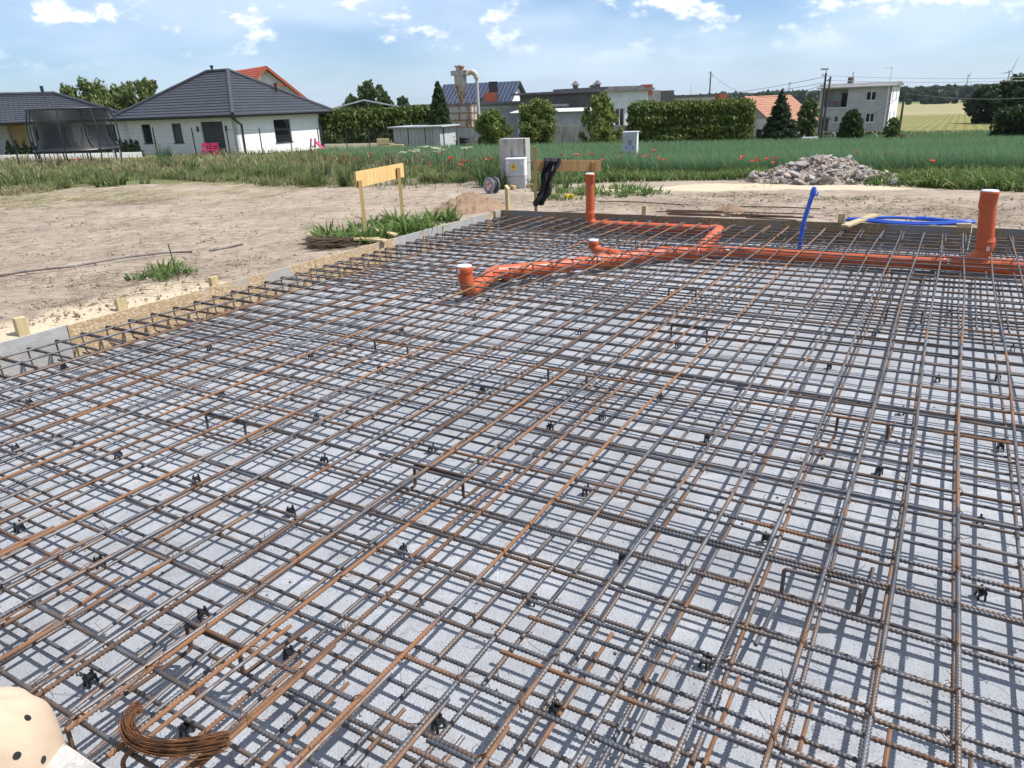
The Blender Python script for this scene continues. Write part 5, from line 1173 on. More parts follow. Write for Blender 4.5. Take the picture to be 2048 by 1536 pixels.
# ---- grey two-storey house
zb = -3.55
p1 = onz(1772, 262, zb); fang = math.radians(148)
lv = np.array([math.cos(fang), math.sin(fang), 0]); L = solve_len(p1, lv, 1632)
print('greyhouse', p1, L)
fr = Frame(p1 + lv * L, math.atan2(-lv[1], -lv[0])); H2 = ht(p1, 171, zb)
sd_ = fr.y; Ld = solve_len(p1, sd_, 1789)
Ld = min(max(Ld, 6), 11); print('Ld', Ld, 'H', H2)
o = thing('grey_block_house', tuple(p1), 'grey two-storey block house with a loggia and flat roof', 'house')
st = H2 / 2
hf = [(L * .06, L * .40, st * 1.12, st * 1.93), (L * .66, L * .80, st * 1.38, st * 1.78), (L * .24, L * .305, st * .42, st * .72), (L * .69, L * .81, st * .40, st * .82), (L * .02, L * .17, 0.0, st * .62)]
wall_with_holes(fr, 'f', L, 0, H2, hf).build('front_wall', M_greywall, o, False)
hs_ = [(Ld * .15, Ld * .15 + .9, st * 1.32, st * 1.82), (Ld * .60, Ld * .60 + .9, st * 1.32, st * 1.82), (Ld * .15, Ld * .15 + .9, st * .35, st * .82), (Ld * .60, Ld * .60 + .9, st * .35, st * .82)]
wall_with_holes(fr, 'r', Ld, 0, H2, hs_, off=L).build('side_wall', M_whitewall, o, False)  # grey wall drawn white: sunlight on this side is put into the colour
for h in hs_: window(fr, 'r', h, L, o, M_frame, 1)
window(fr, 'f', hf[1], 0, o, M_frame, 1, sill=M_frame); window(fr, 'f', hf[2], 0, o, M_frame, 0, sill=M_frame); window(fr, 'f', hf[3], 0, o, M_frame, 1, sill=M_frame)
fr.box(.3, L - .3, 1.6, 1.7, 0, H2).build('inner_wall', M_greywall, o, False); fr.box(.1, L - .3, .26, 1.59, st * 1.04, st * 1.1).build('loggia_floor', M_greywall, o, False)
fr.box(hf[0][1] - .9, hf[0][1] - .1, 1.5, 1.59, st * 1.1, st * 1.75).build('loggia_door', M_glass, o, False); fr.box(L * .06 - .15, L * .41, -.12, .0, st * 1.06, st * 1.115).build('loggia_sill', M_sheet, o, False)
mb = MB(); mb.bar(fr(hf[0][0], .02, st * 1.38), fr(hf[0][1], .02, st * 1.38), .05, .05)
for k in range(9): x = hf[0][0] + (hf[0][1] - hf[0][0]) * (k + .5) / 9; mb.bar(fr(x, .02, st * 1.12), fr(x, .02, st * 1.38), .025, .025, up=(0, 1, 0))
mb.build('railing', M_anth, o, False); fr.box(hf[0][0] + 1.0, hf[0][0] + 1.9, -.12, .0, st * 1.26, st * 1.34).build('flower_box', mat('flower_box', (.06, .07, .03), (.25, .05, .05), 12), o, False)
fr.box(hf[4][0], hf[4][1], .8, .9, 0, st * .6).build('entrance_recess', M_darkwall, o, False); mb = MB(); mb.tube([fr(hf[4][0] - .3, -.35, st * .56), fr((hf[4][0] + hf[4][1]) / 2, -.35, st * .70), fr(hf[4][1] + .3, -.35, st * .58)], .10, 6); mb.build('entrance_canopy', M_darkwall, o)
fr.box(0, .3, .26, Ld, 0, H2).build('wall', M_greywall, o, False); fr.box(.3, L - .3, Ld - .3, Ld, 0, H2).build('wall', M_greywall, o, False)
mb = MB(); pr = [fr(L + .45, -.4, H2), fr(L + .45, Ld + .4, H2), fr(L + .45, Ld * .75, H2 + .42), fr(L + .45, Ld * .5, H2 + .52), fr(L + .45, Ld * .25, H2 + .42)]; mb.prism(pr, -fr.x * (L + .9)); mb.build('roof', M_bitumen, o, False)
mb = MB(); mb.tube([fr(-.4, -.42, H2 + .02), fr(L + .4, -.42, H2 + .02)], .1, 8); mb.build('gutter', M_sheet, o); mb = MB(); mb.tube([fr(L - .35, -.1, H2), fr(L - .35, -.1, 0)], .07, 8); mb.build('downpipe', M_frame, o)
fr.box(L * .30, L * .37, Ld * .4, Ld * .55, H2 + .4, H2 + 1.25).build('chimney', M_darkwall, o, False)
mb = MB(); q = fr(L * .92, Ld * .3, H2 + .3); mb.tube([q, q + UPV * 1.9], .03, 5); mb.tube([q + UPV * 1.85 - fr.x * .9, q + UPV * 1.85 + fr.x * .15], .03, 5); mb.build('aerial', M_sheet, o)
mb = MB(); q = fr(L * .36, Ld * .45, H2 + 1.2); mb.tube([q, q + UPV * .7], .05, 5); mb.build('flue', M_anth, o)
# its fence and gate
a, Lf, ff = span(1615, 1790, 78, 74, -3.3); o = thing('yard_fence', tuple(a), 'thin dark garden fence with rounded posts before the grey house', 'fence')
for k in range(3):
    mb = MB(); q = ff(Lf * (.35 + .24 * k), 0, 0); mb.tube([q - UPV * .2, q + UPV * .95, q + ff.x * .1 + UPV * 1.15, q + ff.x * .28 + UPV * 1.15, q + ff.x * .38 + UPV * .95, q + ff.x * .38 - UPV * .2], .045, 6); mb.build('post', M_corr, o)
for z_ in (.25, .85): mb = MB(); mb.tube([ff(Lf * .2, 0, z_), ff(Lf, 0, z_)], .03, 5); mb.build('rail', M_anth, o)
mb = MB(); q = dist_z(1628, 76, -3.3); MB().cbox(q + UPV * .45, 1.6, .5, .8, .1).build('gate_box', M_frame, o, False)
a, Lf, ff = span(1806, 1826, 70, 69, -3.2); o = thing('slat_fence', tuple(a), 'short reddish wooden slat fence by the leaning pole', 'fence')
for k in range(8): MB().obox(ff(Lf * k / 8, 0, -.2), ff.x * Lf / 8 * .7, ff.y * .04, UPV * (1.35 + .1 * (k % 2))).build('slat', mat('red_slat', (.22, .10, .07), (.28, .14, .1), 4), o, False)
# ---- barn with orange roof
zb = -4.6; c = dist_z(1510, 112, zb); o = thing('orange_roof_barn', tuple(c), 'low barn with a weathered orange tiled roof', 'barn'); fr = Frame(dist_z(1545, 100, zb), math.radians(24)); Ls = solve_len(dist_z(1545, 100, zb), fr.x, 1608) if False else 6.5
ze, zr = ht(fr(0, 0, 0), 238, zb), ht(fr(0, 4, 0), 193, zb)
fr.box(-.0, Ls, 0, 8.5, 0, ze).build('wall', M_plast2, o, False); mb = MB(); mb.prism([fr(0, 0, ze), fr(0, 8.5, ze), fr(0, 4.25, zr - .2)], fr.x * Ls); mb.build('gable_wall', M_oldconc, o, False)
tile_plane(fr(-.6, -1.0, ze - .4), fr(Ls + .5, -1.0, ze - .4), fr(-.6, 4.25, zr), fr(Ls + .5, 4.25, zr), M_oldtile, 'roof_slope', o, .34, .4, .05); tile_plane(fr(Ls + .5, 9.4, ze - .4), fr(-.6, 9.4, ze - .4), fr(Ls + .5, 4.25, zr), fr(-.6, 4.25, zr), M_oldtile, 'roof_slope', o, .34, .4, .05)
f2 = Frame(fr(-.6, 4.2, 0), math.radians(24)); tile_plane(fr(-3, -1.0 + 3.2, ze + .5), fr(-.6, -1.0 + 3.2, ze + .5), fr(-3, 5, zr - .5), fr(-.6, 5, zr - .5), M_oldtile, 'roof_slope', o, .34, .4, .05); fr.box(-3, -.05, 2.8, 8, 0, ze + .4).build('wall', M_oldconc, o, False)
for k in range(5): fr.box(.6 + k * 1.2, 1.2 + k * 1.2, -.03, -.004, ze * .45, ze * .72).build('window', M_glass, o, False)
for k in range(3): fr.box(-.04, -.004, 1.2 + 2.4 * k, 2.2 + 2.4 * k, .6, 1.9).build('window', M_glass, o, False)
p = dist_z(1443, 96, -4.2); fb = Frame(p, .2); fb.box(-.5, .5, -.5, .5, 0, ht(p, 188, -4.2)).build('chimney', M_brick, o, False)
a, L, fr = span(1290, 1430, 100, 100, -4.3); o = thing('flat_annex', tuple(a), 'low flat-roofed building just showing above the second hedge', 'workshop'); hA = ht(a, 198, -4.3); fr.box(0, L, 0, 6, 0, hA).build('wall', M_whitewall, o, False); fr.box(-.4, L + .4, -.4, 6.4, hA + .003, hA + .3).build('roof', M_bitumen, o, False)
q = dist_z(1333, 99, -4.3); fb = Frame(q, 0); fb.box(-.8, .8, -.5, .6, hA - 1, ht(q, 181, -4.3)).build('chimney', M_darkwall, o, False)

# ------------------------------------------------------------------ poles, wires, turbines
M_pole = mat('dark_pole_wood', (.06, .055, .05), (.10, .09, .08), 3, .85, stretch=(8, 8, 1)); M_turb = mat('turbine_white', (.30, .32, .34), None, rough=.5)
def pole(px_, D, py_top, r, label, lean=0.0, arms=True, lamp=False):
    p = atdist(px_, D); zt = zat(p, py_top); t = thing('utility_pole', tuple(p), label, 'utility pole'); top = np.array([p[0] + lean, p[1], zt])
    mb = MB(); mb.tube([p - UPV * .4, p * .5 + top * .5, top], [r, r * .85, r * .65], 8); mb.build('pole', M_pole, t)
    if arms:
        for k in range(3):
            q = top - UPV * (.25 + .45 * k); mb = MB(); mb.tube([q, q + np.array([.28 * (1 if k % 2 else -1), 0, .05])], .03, 5); mb.tube([q + np.array([.28 * (1 if k % 2 else -1), 0, .0]), q + np.array([.28 * (1 if k % 2 else -1), 0, .2])], .05, 6); mb.build('insulator', M_sheet, t)
    if lamp: mb = MB(); mb.tube([top, top + np.array([0, 0, .25])], .04, 5); mb.cbox(top + np.array([-.25, -.2, .32]), .6, .3, .14); mb.build('street_lamp_head', M_sheet, t)
    return top
T1 = pole(1648, 77, 146, .14, 'tall utility pole with a lamp head before the grey house', .0, True, True)
q0 = T1 + np.array([.45, 0, -.3]); mb = MB(); pb = atdist(1648, 77); mb.tube([pb + np.array([.25, .1, -.3]), q0], [.12, .08], 7); tag(mb.build('pole_strut', M_pole), 'second thinner pole standing against the tall utility pole', 'pole')
T2 = pole(1419, 115, 143, .13, 'slim utility pole standing behind the second hedge'); T3 = pole(1811, 72, 181, .11, 'short dark pole at the edge of the striped field', .0, False)
def wire(p, q, sag, r=.018, label='', n=24):
    mb = MB(); mb.tube([p + (q - p) * t - UPV * sag * 4 * t * (1 - t) for t in np.linspace(0, 1, n)], r, 4, False); return tag(mb.build('power_line', M_anth, None, False), label, 'cable')
E1 = atdist(2120, 95); E1[2] = zat(E1, 152); W1 = atdist(1330, 130); W1[2] = zat(W1, 194)
for k, (a_, b_, sg) in enumerate(((T1 - UPV * .2, E1, .25), (T1 - UPV * .6, E1 - UPV * .25, .25))): wire(a_, b_, sg, .02, ['upper power cable from the tall pole to the right', 'lower power cable from the tall pole to the right'][k])
for k in range(2): wire(T1 - UPV * (.3 + .5 * k), W1 - UPV * (.1 + .3 * k), .5, .02, ['upper power cable sloping left from the tall pole', 'lower power cable sloping left from the tall pole'][k])
Mx = T1 * .55 + T2 * .45
wire(T2 - UPV * .2, T1 - UPV * .9, 2.0, .02, 'sagging cable between the slim pole and the tall pole'); wire(T3 - UPV * .2, T1 - UPV * 5.2, .6, .016, 'thin cable crossing in front of the grey house'); E2 = atdist(2150, 90); E2[2] = zat(E2, 186); wire(T3 - UPV * .2, E2, .5, .016, 'thin low cable running right from the short dark pole')
a_ = atdist(640, 95); a_[2] = zat(a_, 219); b_ = atdist(760, 95); b_[2] = zat(b_, 216)
wire(a_, b_, .3, .02, 'thin cable left of the hedge behind the hip-roofed house')
def turbine(px_, D, py_hub, blade, rot, label):
    p = atdist(px_, D); zh = zat(p, py_hub); t = thing('wind_turbine', tuple(p), label, 'wind turbine', 'wind turbines on the horizon'); top = np.array([p[0], p[1], zh])
    mb = MB(); mb.tube([p - UPV * 2, top], [3.2, 1.9], 10); mb.build('tower', M_turb, t)
    mb = MB(); mb.cbox(top + np.array([0, 0, 1]), 5, 11, 4.5); mb.build('nacelle', M_turb, t, False)
    yaw = math.radians(rot[1]); sx = np.array([math.cos(yaw), math.sin(yaw), 0]); fy = np.array([math.sin(yaw), -math.cos(yaw), 0])
    hub = top + fy * 8 + UPV
    for k in range(3):
        a = math.radians(rot[0] + 120 * k); d = sx * math.cos(a) + UPV * math.sin(a); e = np.cross(d, fy); mb = MB()
        V = []; 
        for tt, wd_ in ((0, 1.6), (.2, 2.6), (.6, 1.7), (1, .5)):
            c_ = hub + d * blade * tt; V += [c_ - e * wd_, c_ - fy * .5, c_ + e * wd_ * .6, c_ + fy * .5]
        mb.add(V, [(i * 4 + k2, i * 4 + (k2 + 1) % 4, i * 4 + 4 + (k2 + 1) % 4, i * 4 + 4 + k2) for i in range(3) for k2 in range(4)]); mb.build('blade', M_turb, t, False)
    mb = MB(); mb.tube([top + UPV, hub + fy * 1.5], [2.6, 1.2], 8); mb.build('hub', M_turb, t)
turbine(2014, 3300, 128, 55, (68, 15), 'rightmost and largest wind turbine, above the dark trees')
turbine(1933, 4300, 136, 48, (35, 50), 'wind turbine in the middle of the three, beyond the fields')
turbine(1577, 4500, 146, 48, (50, 65), 'leftmost wind turbine, between the slim pole and the tall pole')
p = atdist(1381, 3000); mb = MB(); mb.tube([p, np.array([p[0], p[1], zat(p, 165)])], [1.2, .6], 6); tag(mb.build('radio_mast', M_sheet), 'thin distant radio mast on the horizon left of the slim pole', 'mast')

# ------------------------------------------------------------------ vegetation
def leafmat(name, rough=.6, trans=.35):
    t = NT(name); a = t.n('ShaderNodeAttribute', attribute_name='Col'); t.base(a.outputs['Color']); t.set(Roughness=rough, Specular_IOR_Level=.25)
    tr_ = t.n('ShaderNodeBsdfTranslucent'); t.l(a.outputs['Color'], tr_.inputs['Color']); mx = t.n('ShaderNodeMixShader'); mx.inputs[0].default_value = trans
    t.l(t.b.outputs[0], mx.inputs[1]); t.l(tr_.outputs[0], mx.inputs[2]); out = [q for q in t.t.nodes if q.type == 'OUTPUT_MATERIAL'][0]; t.l(mx.outputs[0], out.inputs['Surface']); return t.m
M_leaf = leafmat('leaf'); M_bark = mat('bark', (.07, .055, .04), (.12, .10, .075), 6, .9, bump=.5, stretch=(6, 6, 1))
def set_col(me, C):
    a = me.color_attributes.new('Col', 'FLOAT_COLOR', 'POINT'); a.data.foreach_set('color', np.concatenate([C, np.ones((len(C), 1))], 1).astype(np.float32).ravel())
def vray(px, py):
    d = RR[None] * (px[:, None] - 1024) - UU[None] * (py[:, None] - 768) + FF[None] * F_PX; return d / np.linalg.norm(d, axis=1)[:, None]
def vhit(px, py):
    d = vray(px, py); t = -(CAM_Z + .02) / d[:, 2]
    for _ in range(40):
        g = G(d[:, 0] * t, d[:, 1] * t); t = .5 * t + .5 * (g - CAM_Z) / d[:, 2]
    P = d * t[:, None]; P[:, 2] = G(P[:, 0], P[:, 1]) + near_relief(P[:, 0], P[:, 1]); return P
def inpoly(px, py, poly):
    r = np.zeros(len(px), bool); n = len(poly); j = n - 1
    for i in range(n):
        xi, yi = poly[i]; xj, yj = poly[j]; c_ = ((yi > py) != (yj > py)) & (px < (xj - xi) * (py - yi) / (yj - yi + 1e-9) + xi); r ^= c_; j = i
    return r
def sample(poly, n):
    xs = [p[0] for p in poly]; ys = [p[1] for p in poly]; out = np.zeros((0, 2))
    while len(out) < n:
        q = np.stack([NP.uniform(min(xs), max(xs), n * 2), NP.uniform(min(ys), max(ys), n * 2)], 1); out = np.concatenate([out, q[inpoly(q[:, 0], q[:, 1], poly)]])
    return vhit(out[:n, 0], out[:n, 1])
def blades(name, P, h, w, lean, C0, C1, label, cat, bend=.5, kind='stuff', parent=None):
    n = len(P); a = NP.uniform(0, 2 * math.pi, n); side = np.stack([np.cos(a), np.sin(a), np.zeros(n)], 1)
    la = NP.uniform(0, 2 * math.pi, n) if np.isscalar(lean) else lean[1]; lm = (lean if np.isscalar(lean) else lean[0]) * NP.uniform(.2, 1.3, n)
    ld_ = np.stack([np.cos(la), np.sin(la), np.zeros(n)], 1) * (lm * h)[:, None]; up = np.zeros((n, 3)); up[:, 2] = h
    b = P - np.array([0, 0, .02]); m1 = b + up * .55 + ld_ * (.55 * bend); t = b + up + ld_
    t[:, 2] -= (lm ** 2 * h * .35)
    s_ = side * (w / 2)[:, None]
    V = np.stack([b - s_ * .8, b + s_ * .8, m1 + s_, m1 - s_, t + s_ * .15, t - s_ * .15], 1).reshape(-1, 3)
    i = np.arange(n)[:, None] * 6; Fq = np.concatenate([i + [0, 1, 2, 3], i + [3, 2, 4, 5]], 1).reshape(-1, 4)
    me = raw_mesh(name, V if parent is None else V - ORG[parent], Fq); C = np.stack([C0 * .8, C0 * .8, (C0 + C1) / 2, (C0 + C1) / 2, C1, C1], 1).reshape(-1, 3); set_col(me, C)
    o = place(name, me, M_leaf, parent); o['kind'] = kind if kind else 'stuff'
    if label: o['label'] = label
    if cat: o['category'] = cat
    if kind is None: del o['kind']
    return o
def cols(n, *cs, jit=.18):
    cs = np.array(cs); k = NP.integers(0, len(cs), n); return cs[k] * NP.uniform(1 - jit, 1 + jit, (n, 1)) * NP.uniform(.93, 1.07, (n, 3))
wind = lambda n, m: (m, NP.normal(math.radians(200), .8, n))
# green cereal field
FP = [(640, 318), (840, 338), (1000, 350), (1320, 350), (1560, 352), (2060, 352), (2400, 350), (2400, 255), (2048, 263), (1820, 266), (1640, 266), (1500, 268), (1300, 276), (1040, 284), (900, 292), (700, 300), (640, 303)]
n = 105000; P = sample(FP, n); d = np.hypot(P[:, 0], P[:, 1])
pat = fbm(P[:, 0] * .25, P[:, 1] * .25, 44); pat2 = fbm(P[:, 0] * .06, P[:, 1] * .12, 45)
hgt = (.40 + .16 * pat) * NP.uniform(.75, 1.15, n); wd_ = np.maximum(.0085, .00052 * d) * NP.uniform(.7, 1.3, n)
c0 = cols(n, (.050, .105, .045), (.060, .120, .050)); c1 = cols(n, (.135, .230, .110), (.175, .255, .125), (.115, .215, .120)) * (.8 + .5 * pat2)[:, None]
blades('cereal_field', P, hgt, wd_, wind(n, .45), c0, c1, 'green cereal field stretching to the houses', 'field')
# weeds along the bare ground, left and middle
VP = [(-300, 400), (-300, 318), (0, 318), (280, 322), (420, 308), (640, 303), (780, 312), (1000, 330), (1000, 372), (930, 378), (800, 378), (600, 376), (420, 366), (330, 358), (260, 362), (160, 372), (60, 392)]
P = sample(VP, 95000); wx, wy = P[:, 0], P[:, 1]
pxs = 1024 + F_PX * (P @ RR) / ((P - [0, 0, CAM_Z]) @ FF); left_ = np.clip((560 - pxs) / 300, 0, 1)
big = fbm(wx * .42, wy * .42, 51, 3); fine_ = fbm(wx * 1.7, wy * 1.7, 52, 3); edge = np.clip((wy - (13.6 + 2.6 * (fbm(wx * .35, wy * 0 + 3, 57, 3) - .3))) / 2.2, 0, 1)
keep = NP.random(len(P)) < (.10 + .95 * np.clip((fine_ - .33) * 3.2, 0, 1)) * (.15 + .85 * edge); P = P[keep]; n = len(P); big, fine_, edge, left_ = big[keep], fine_[keep], edge[keep], left_[keep]
d = np.hypot(P[:, 0], P[:, 1]); tall = np.clip((big - .36) * 3.2, 0, 1) * edge
hgt = (.04 + .10 * fine_ + .42 * tall * np.clip((fine_ - .2) * 1.8, .15, 1) * (1 - .3 * left_)) * NP.uniform(.4, 1.35, n); wd_ = np.maximum(.007, .0005 * d) * NP.uniform(.5, 1.9, n)
dry = np.clip((fbm(P[:, 0] * .33, P[:, 1] * .33, 61, 3) - .38) * 4, 0, 1); tan_ = NP.random(n) < .06 + (.12 + .42 * left_) * dry
c0 = cols(n, (.055, .090, .028), (.075, .105, .03), (.10, .11, .045), jit=.3); c1 = cols(n, (.17, .23, .075), (.26, .31, .11), (.12, .18, .06), (.31, .31, .16), jit=.3)
tc_ = cols(n, (.40, .31, .18), (.30, .22, .14), (.48, .40, .25), jit=.25); c0[tan_] = tc_[tan_] * .6; c1[tan_] = tc_[tan_]
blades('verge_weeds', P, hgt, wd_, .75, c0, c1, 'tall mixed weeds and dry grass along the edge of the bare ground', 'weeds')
Pc = sample([(-200, 392), (-200, 330), (300, 335), (640, 318), (1000, 338), (990, 372), (600, 374), (420, 360), (60, 385)], 150); Pl = []; hl_ = []; dv2 = []
for q in Pc:
    m_ = RND.randint(35, 90); a_ = NP.uniform(0, 2 * math.pi, m_); r_ = NP.random(m_) ** .5 * RND.uniform(.08, .28); Pl.append(q + np.stack([np.cos(a_) * r_, np.sin(a_) * r_, 0 * r_], 1)); hl_.append(NP.uniform(.4, 1.0, m_) * RND.uniform(.15, .55)); dv2.append(a_)
P = np.concatenate(Pl); n = len(P); hs2 = np.concatenate(hl_); kk = np.repeat(NP.random(len(Pc)), [len(x_) for x_ in Pl])[:, None]
c1 = np.array([.10, .17, .055]) * (1 - kk) + np.array([.30, .33, .13]) * kk; c1 = c1 * NP.uniform(.7, 1.3, (n, 1)); blades('weed_clumps', P, hs2, NP.uniform(.008, .03, n), (.7, np.concatenate(dv2)), c1 * .4, c1, 'bushy weed clumps along the edge of the bare ground', 'weeds')
P = sample([(-200, 392), (-200, 326), (300, 330), (640, 310), (1000, 335), (990, 365), (600, 370), (420, 356), (60, 380)], 1100); n = len(P); hs2 = NP.uniform(.25, .62, n); tcol = cols(n, (.34, .25, .16), (.26, .17, .12), (.42, .36, .22), jit=.3)
blades('grass_stalks', P, hs2, np.full(n, .009), .35, cols(n, (.14, .16, .07)), tcol, 'thin seeding grass stalks standing above the verge weeds', 'grass')
P2 = P.copy(); P2[:, 2] += hs2 * .78; blades('grass_heads', P2, hs2 * .24, np.full(n, .024), .35, tcol * .9, tcol, 'brown seed heads of the tall verge grass', 'grass')
# low leafy weeds on the right, between track and field
WP = [(1060, 372), (1060, 345), (1330, 340), (1520, 342), (1800, 345), (2060, 345), (2400, 348), (2400, 384), (2060, 382), (1800, 370), (1500, 362), (1330, 362), (1200, 366)]
n = 15000; P = sample(WP, n); pat = fbm(P[:, 0] * .8, P[:, 1] * .8, 71); hgt = (.07 + .26 * pat) * NP.uniform(.5, 1.3, n); wd_ = NP.uniform(.012, .045, n)
c0 = cols(n, (.05, .10, .022), (.06, .12, .03)); c1 = cols(n, (.14, .22, .05), (.18, .25, .07), (.10, .18, .05), (.26, .26, .10))
blades('low_weeds', P, hgt, wd_, .9, c0, c1, 'low bright green weeds between the sandy track and the field', 'weeds')
# weeds clumps near the boards and on bare soil
def clump(poly, n, h0, h1, w0, w1, label, ca=((.055, .11, .025), (.07, .13, .03)), cb=((.16, .25, .06), (.20, .29, .09)), name='weed_clump', lean=.9):
    P = sample(poly, n); hg = NP.uniform(h0, h1, n); k_ = max(6, n // 16); ctr = P[NP.integers(0, n, k_)]; j_ = NP.integers(0, k_, n); sp_ = NP.uniform(.3, 1.0, k_)[j_]; dv_ = NP.normal(size=(n, 2)) * .05; P = ctr[j_].copy(); P[:, :2] += dv_; P[:, 2] = G(P[:, 0], P[:, 1]) + near_relief(P[:, 0], P[:, 1]); o = blades(name, P, hg * sp_, NP.uniform(w0, w1, n) * (.5 + .5 * sp_), (lean * 1.3, np.arctan2(dv_[:, 1], dv_[:, 0])), cols(n, *ca, jit=.3), cols(n, *cb, jit=.35), label, 'weeds'); return o
clump([(622, 492), (640, 470), (720, 452), (840, 440), (905, 436), (900, 450), (790, 478), (700, 496)], 1500, .08, .34, .014, .045, 'leafy green weeds round the posts of the pale profile board')
clump([(258, 562), (300, 536), (340, 528), (400, 548), (360, 562)], 420, .04, .20, .008, .03, 'small patch of green weeds on bare soil left of the third stake')
clump([(420, 540), (450, 522), (530, 512), (580, 516), (530, 528)], 160, .02, .06, .006, .014, 'sparse dark weeds on the soil before the rusty rods')
clump([(1100, 402), (1130, 380), (1240, 376), (1330, 384), (1330, 392), (1200, 396)], 1500, .05, .22, .012, .035, 'row of green weeds along the near edge of the sandy track')
clump([(1400, 392), (1480, 384), (1600, 386), (1760, 396), (1700, 402), (1500, 400)], 900, .02, .08, .008, .02, 'sparse flattened weeds between the track ruts', ((.08, .085, .03), (.12, .10, .06)), ((.16, .17, .07), (.22, .19, .11)))
clump([(1820, 372), (1840, 340), (1900, 338), (1900, 374)], 500, .12, .42, .02, .05, 'tall leafy plants right of the rubble heap', ((.06, .10, .02), (.07, .12, .03)), ((.20, .25, .06), (.24, .27, .08)))
clump([(318, 335), (325, 300), (342, 300), (345, 335)], 500, .25, 1.0, .015, .03, 'one tall dark green weed standing before the trampoline', ((.04, .07, .03),), ((.09, .14, .06), (.07, .12, .06)), lean=.25)
clump([(1005, 380), (960, 372), (960, 340), (1000, 335), (1012, 372)], 1500, .15, .75, .012, .03, 'tall weeds growing left of the concrete block', ((.045, .08, .025),), ((.12, .18, .06), (.09, .15, .05)), lean=.45)
clump([(1064, 385), (1064, 340), (1130, 350), (1140, 380)], 900, .08, .45, .01, .025, 'weeds right of the small cabinet behind the brown board', ((.05, .09, .025),), ((.13, .19, .06), (.16, .21, .08)), lean=.5)
clump([(1030, 282), (1260, 272), (1260, 265), (1030, 270)], 900, .4, 1.2, .06, .1, 'tall grass at the foot of the low concrete wall', ((.045, .09, .025),), ((.11, .18, .055), (.14, .20, .06)), lean=.4)
# dry straw and plant litter lying on the soil
def litter(poly, n, cs, l0, l1, label, w=.005):
    P = sample(poly, n); u_, w_ = SY * P[:, 0] + CY * P[:, 1], CY * P[:, 0] - SY * P[:, 1]
    k = (NP.random(n) < np.clip((fbm(P[:, 0] * .9, P[:, 1] * 1.4, 83, 3) - .36) * 5, .05, 1)) & ~((u_ > U_N - .2) & (u_ < U_F + .55) & (w_ > W_L - .06)); P = P[k]; n = len(P); a = NP.normal(0.2, .8, n); ln = NP.uniform(l0, l1, n); dv = np.stack([np.cos(a), np.sin(a), NP.uniform(-.02, .14, n)], 1) * (ln / 2)[:, None]
    d = np.hypot(P[:, 0], P[:, 1]); sd_ = np.stack([-np.sin(a), np.cos(a), NP.uniform(-.5, .5, n)], 1) * (np.maximum(w, .0005 * d) * NP.uniform(.5, 1.2, n) / 2)[:, None]
    P = P + np.array([0, 0, .016]) + NP.uniform(0, .03, (n, 1)) * np.array([0, 0, 1]); V = np.stack([P - dv - sd_, P + dv - sd_, P + dv + sd_, P - dv + sd_], 1).reshape(-1, 3)
    i = np.arange(n)[:, None] * 4; me = raw_mesh('litter', V, (i + [0, 1, 2, 3])); C = np.repeat(cols(n, *cs, jit=.3), 4, 0); set_col(me, C); o = place('plant_litter', me, M_leaf); o['kind'] = 'stuff'; o['label'] = label; o['category'] = 'litter'; return o
litter([(-200, 425), (-200, 380), (200, 368), (420, 366), (620, 378), (560, 392), (380, 408), (100, 420)], 6500, ((.46, .39, .25), (.38, .33, .20), (.26, .27, .12), (.52, .45, .31), (.18, .20, .08)), .10, .45, 'pale mown straw along the edge of the weeds')
litter([(-200, 600), (-200, 400), (500, 385), (960, 380), (960, 420), (700, 470), (600, 520), (420, 575), (200, 620)], 5200, ((.10, .075, .05), (.15, .11, .07), (.30, .24, .14), (.08, .065, .045)), .04, .22, 'dark and pale plant litter scattered on the bare soil at left')
litter([(980, 430), (980, 392), (1400, 388), (2100, 394), (2300, 470), (1900, 470), (1500, 440)], 6000, ((.10, .08, .05), (.16, .12, .08), (.30, .25, .15), (.10, .11, .05)), .04, .22, 'plant litter on the bare soil behind the far formwork')
# soil clods
def clods(poly, n, label, s0=.008, s1=.03):
    P = sample(poly, n); u_, w_ = SY * P[:, 0] + CY * P[:, 1], CY * P[:, 0] - SY * P[:, 1]; P = P[~((u_ > U_N - .1) & (u_ < U_F + .5) & (w_ > W_L - .05))]; n = len(P)
    T = np.array([[1, 0, 0], [-1, 0, 0], [0, 1, 0], [0, -1, 0], [0, 0, 1], [0, 0, -1.]]); Fo = np.array([[0, 2, 4], [2, 1, 4], [1, 3, 4], [3, 0, 4], [2, 0, 5], [1, 2, 5], [3, 1, 5], [0, 3, 5]])
    sz = s0 + (s1 - s0) * NP.random(n) ** 3; V = P[:, None, :] + T[None] * sz[:, None, None] * NP.uniform(.5, 1.2, (n, 6, 3)) + NP.uniform(-.3, .3, (n, 6, 3)) * sz[:, None, None]
    me = raw_mesh('clods', V.reshape(-1, 3), (np.arange(n)[:, None, None] * 6 + Fo[None]).reshape(-1, 3)); o = place('soil_clods', me, M_clod); o['kind'] = 'stuff'; o['label'] = label; o['category'] = 'soil clods'
M_clod = mat('soil_clod', (.24, .185, .135), (.34, .27, .20), 3, .95)
clods([(-200, 700), (-200, 400), (960, 385), (960, 430), (640, 515), (420, 590), (150, 660)], 3200, 'small clods of soil scattered on the bare ground at left')
clods([(980, 436), (980, 392), (2200, 396), (2300, 480), (1900, 470)], 2600, 'small clods of soil on the bare ground behind the far formwork')
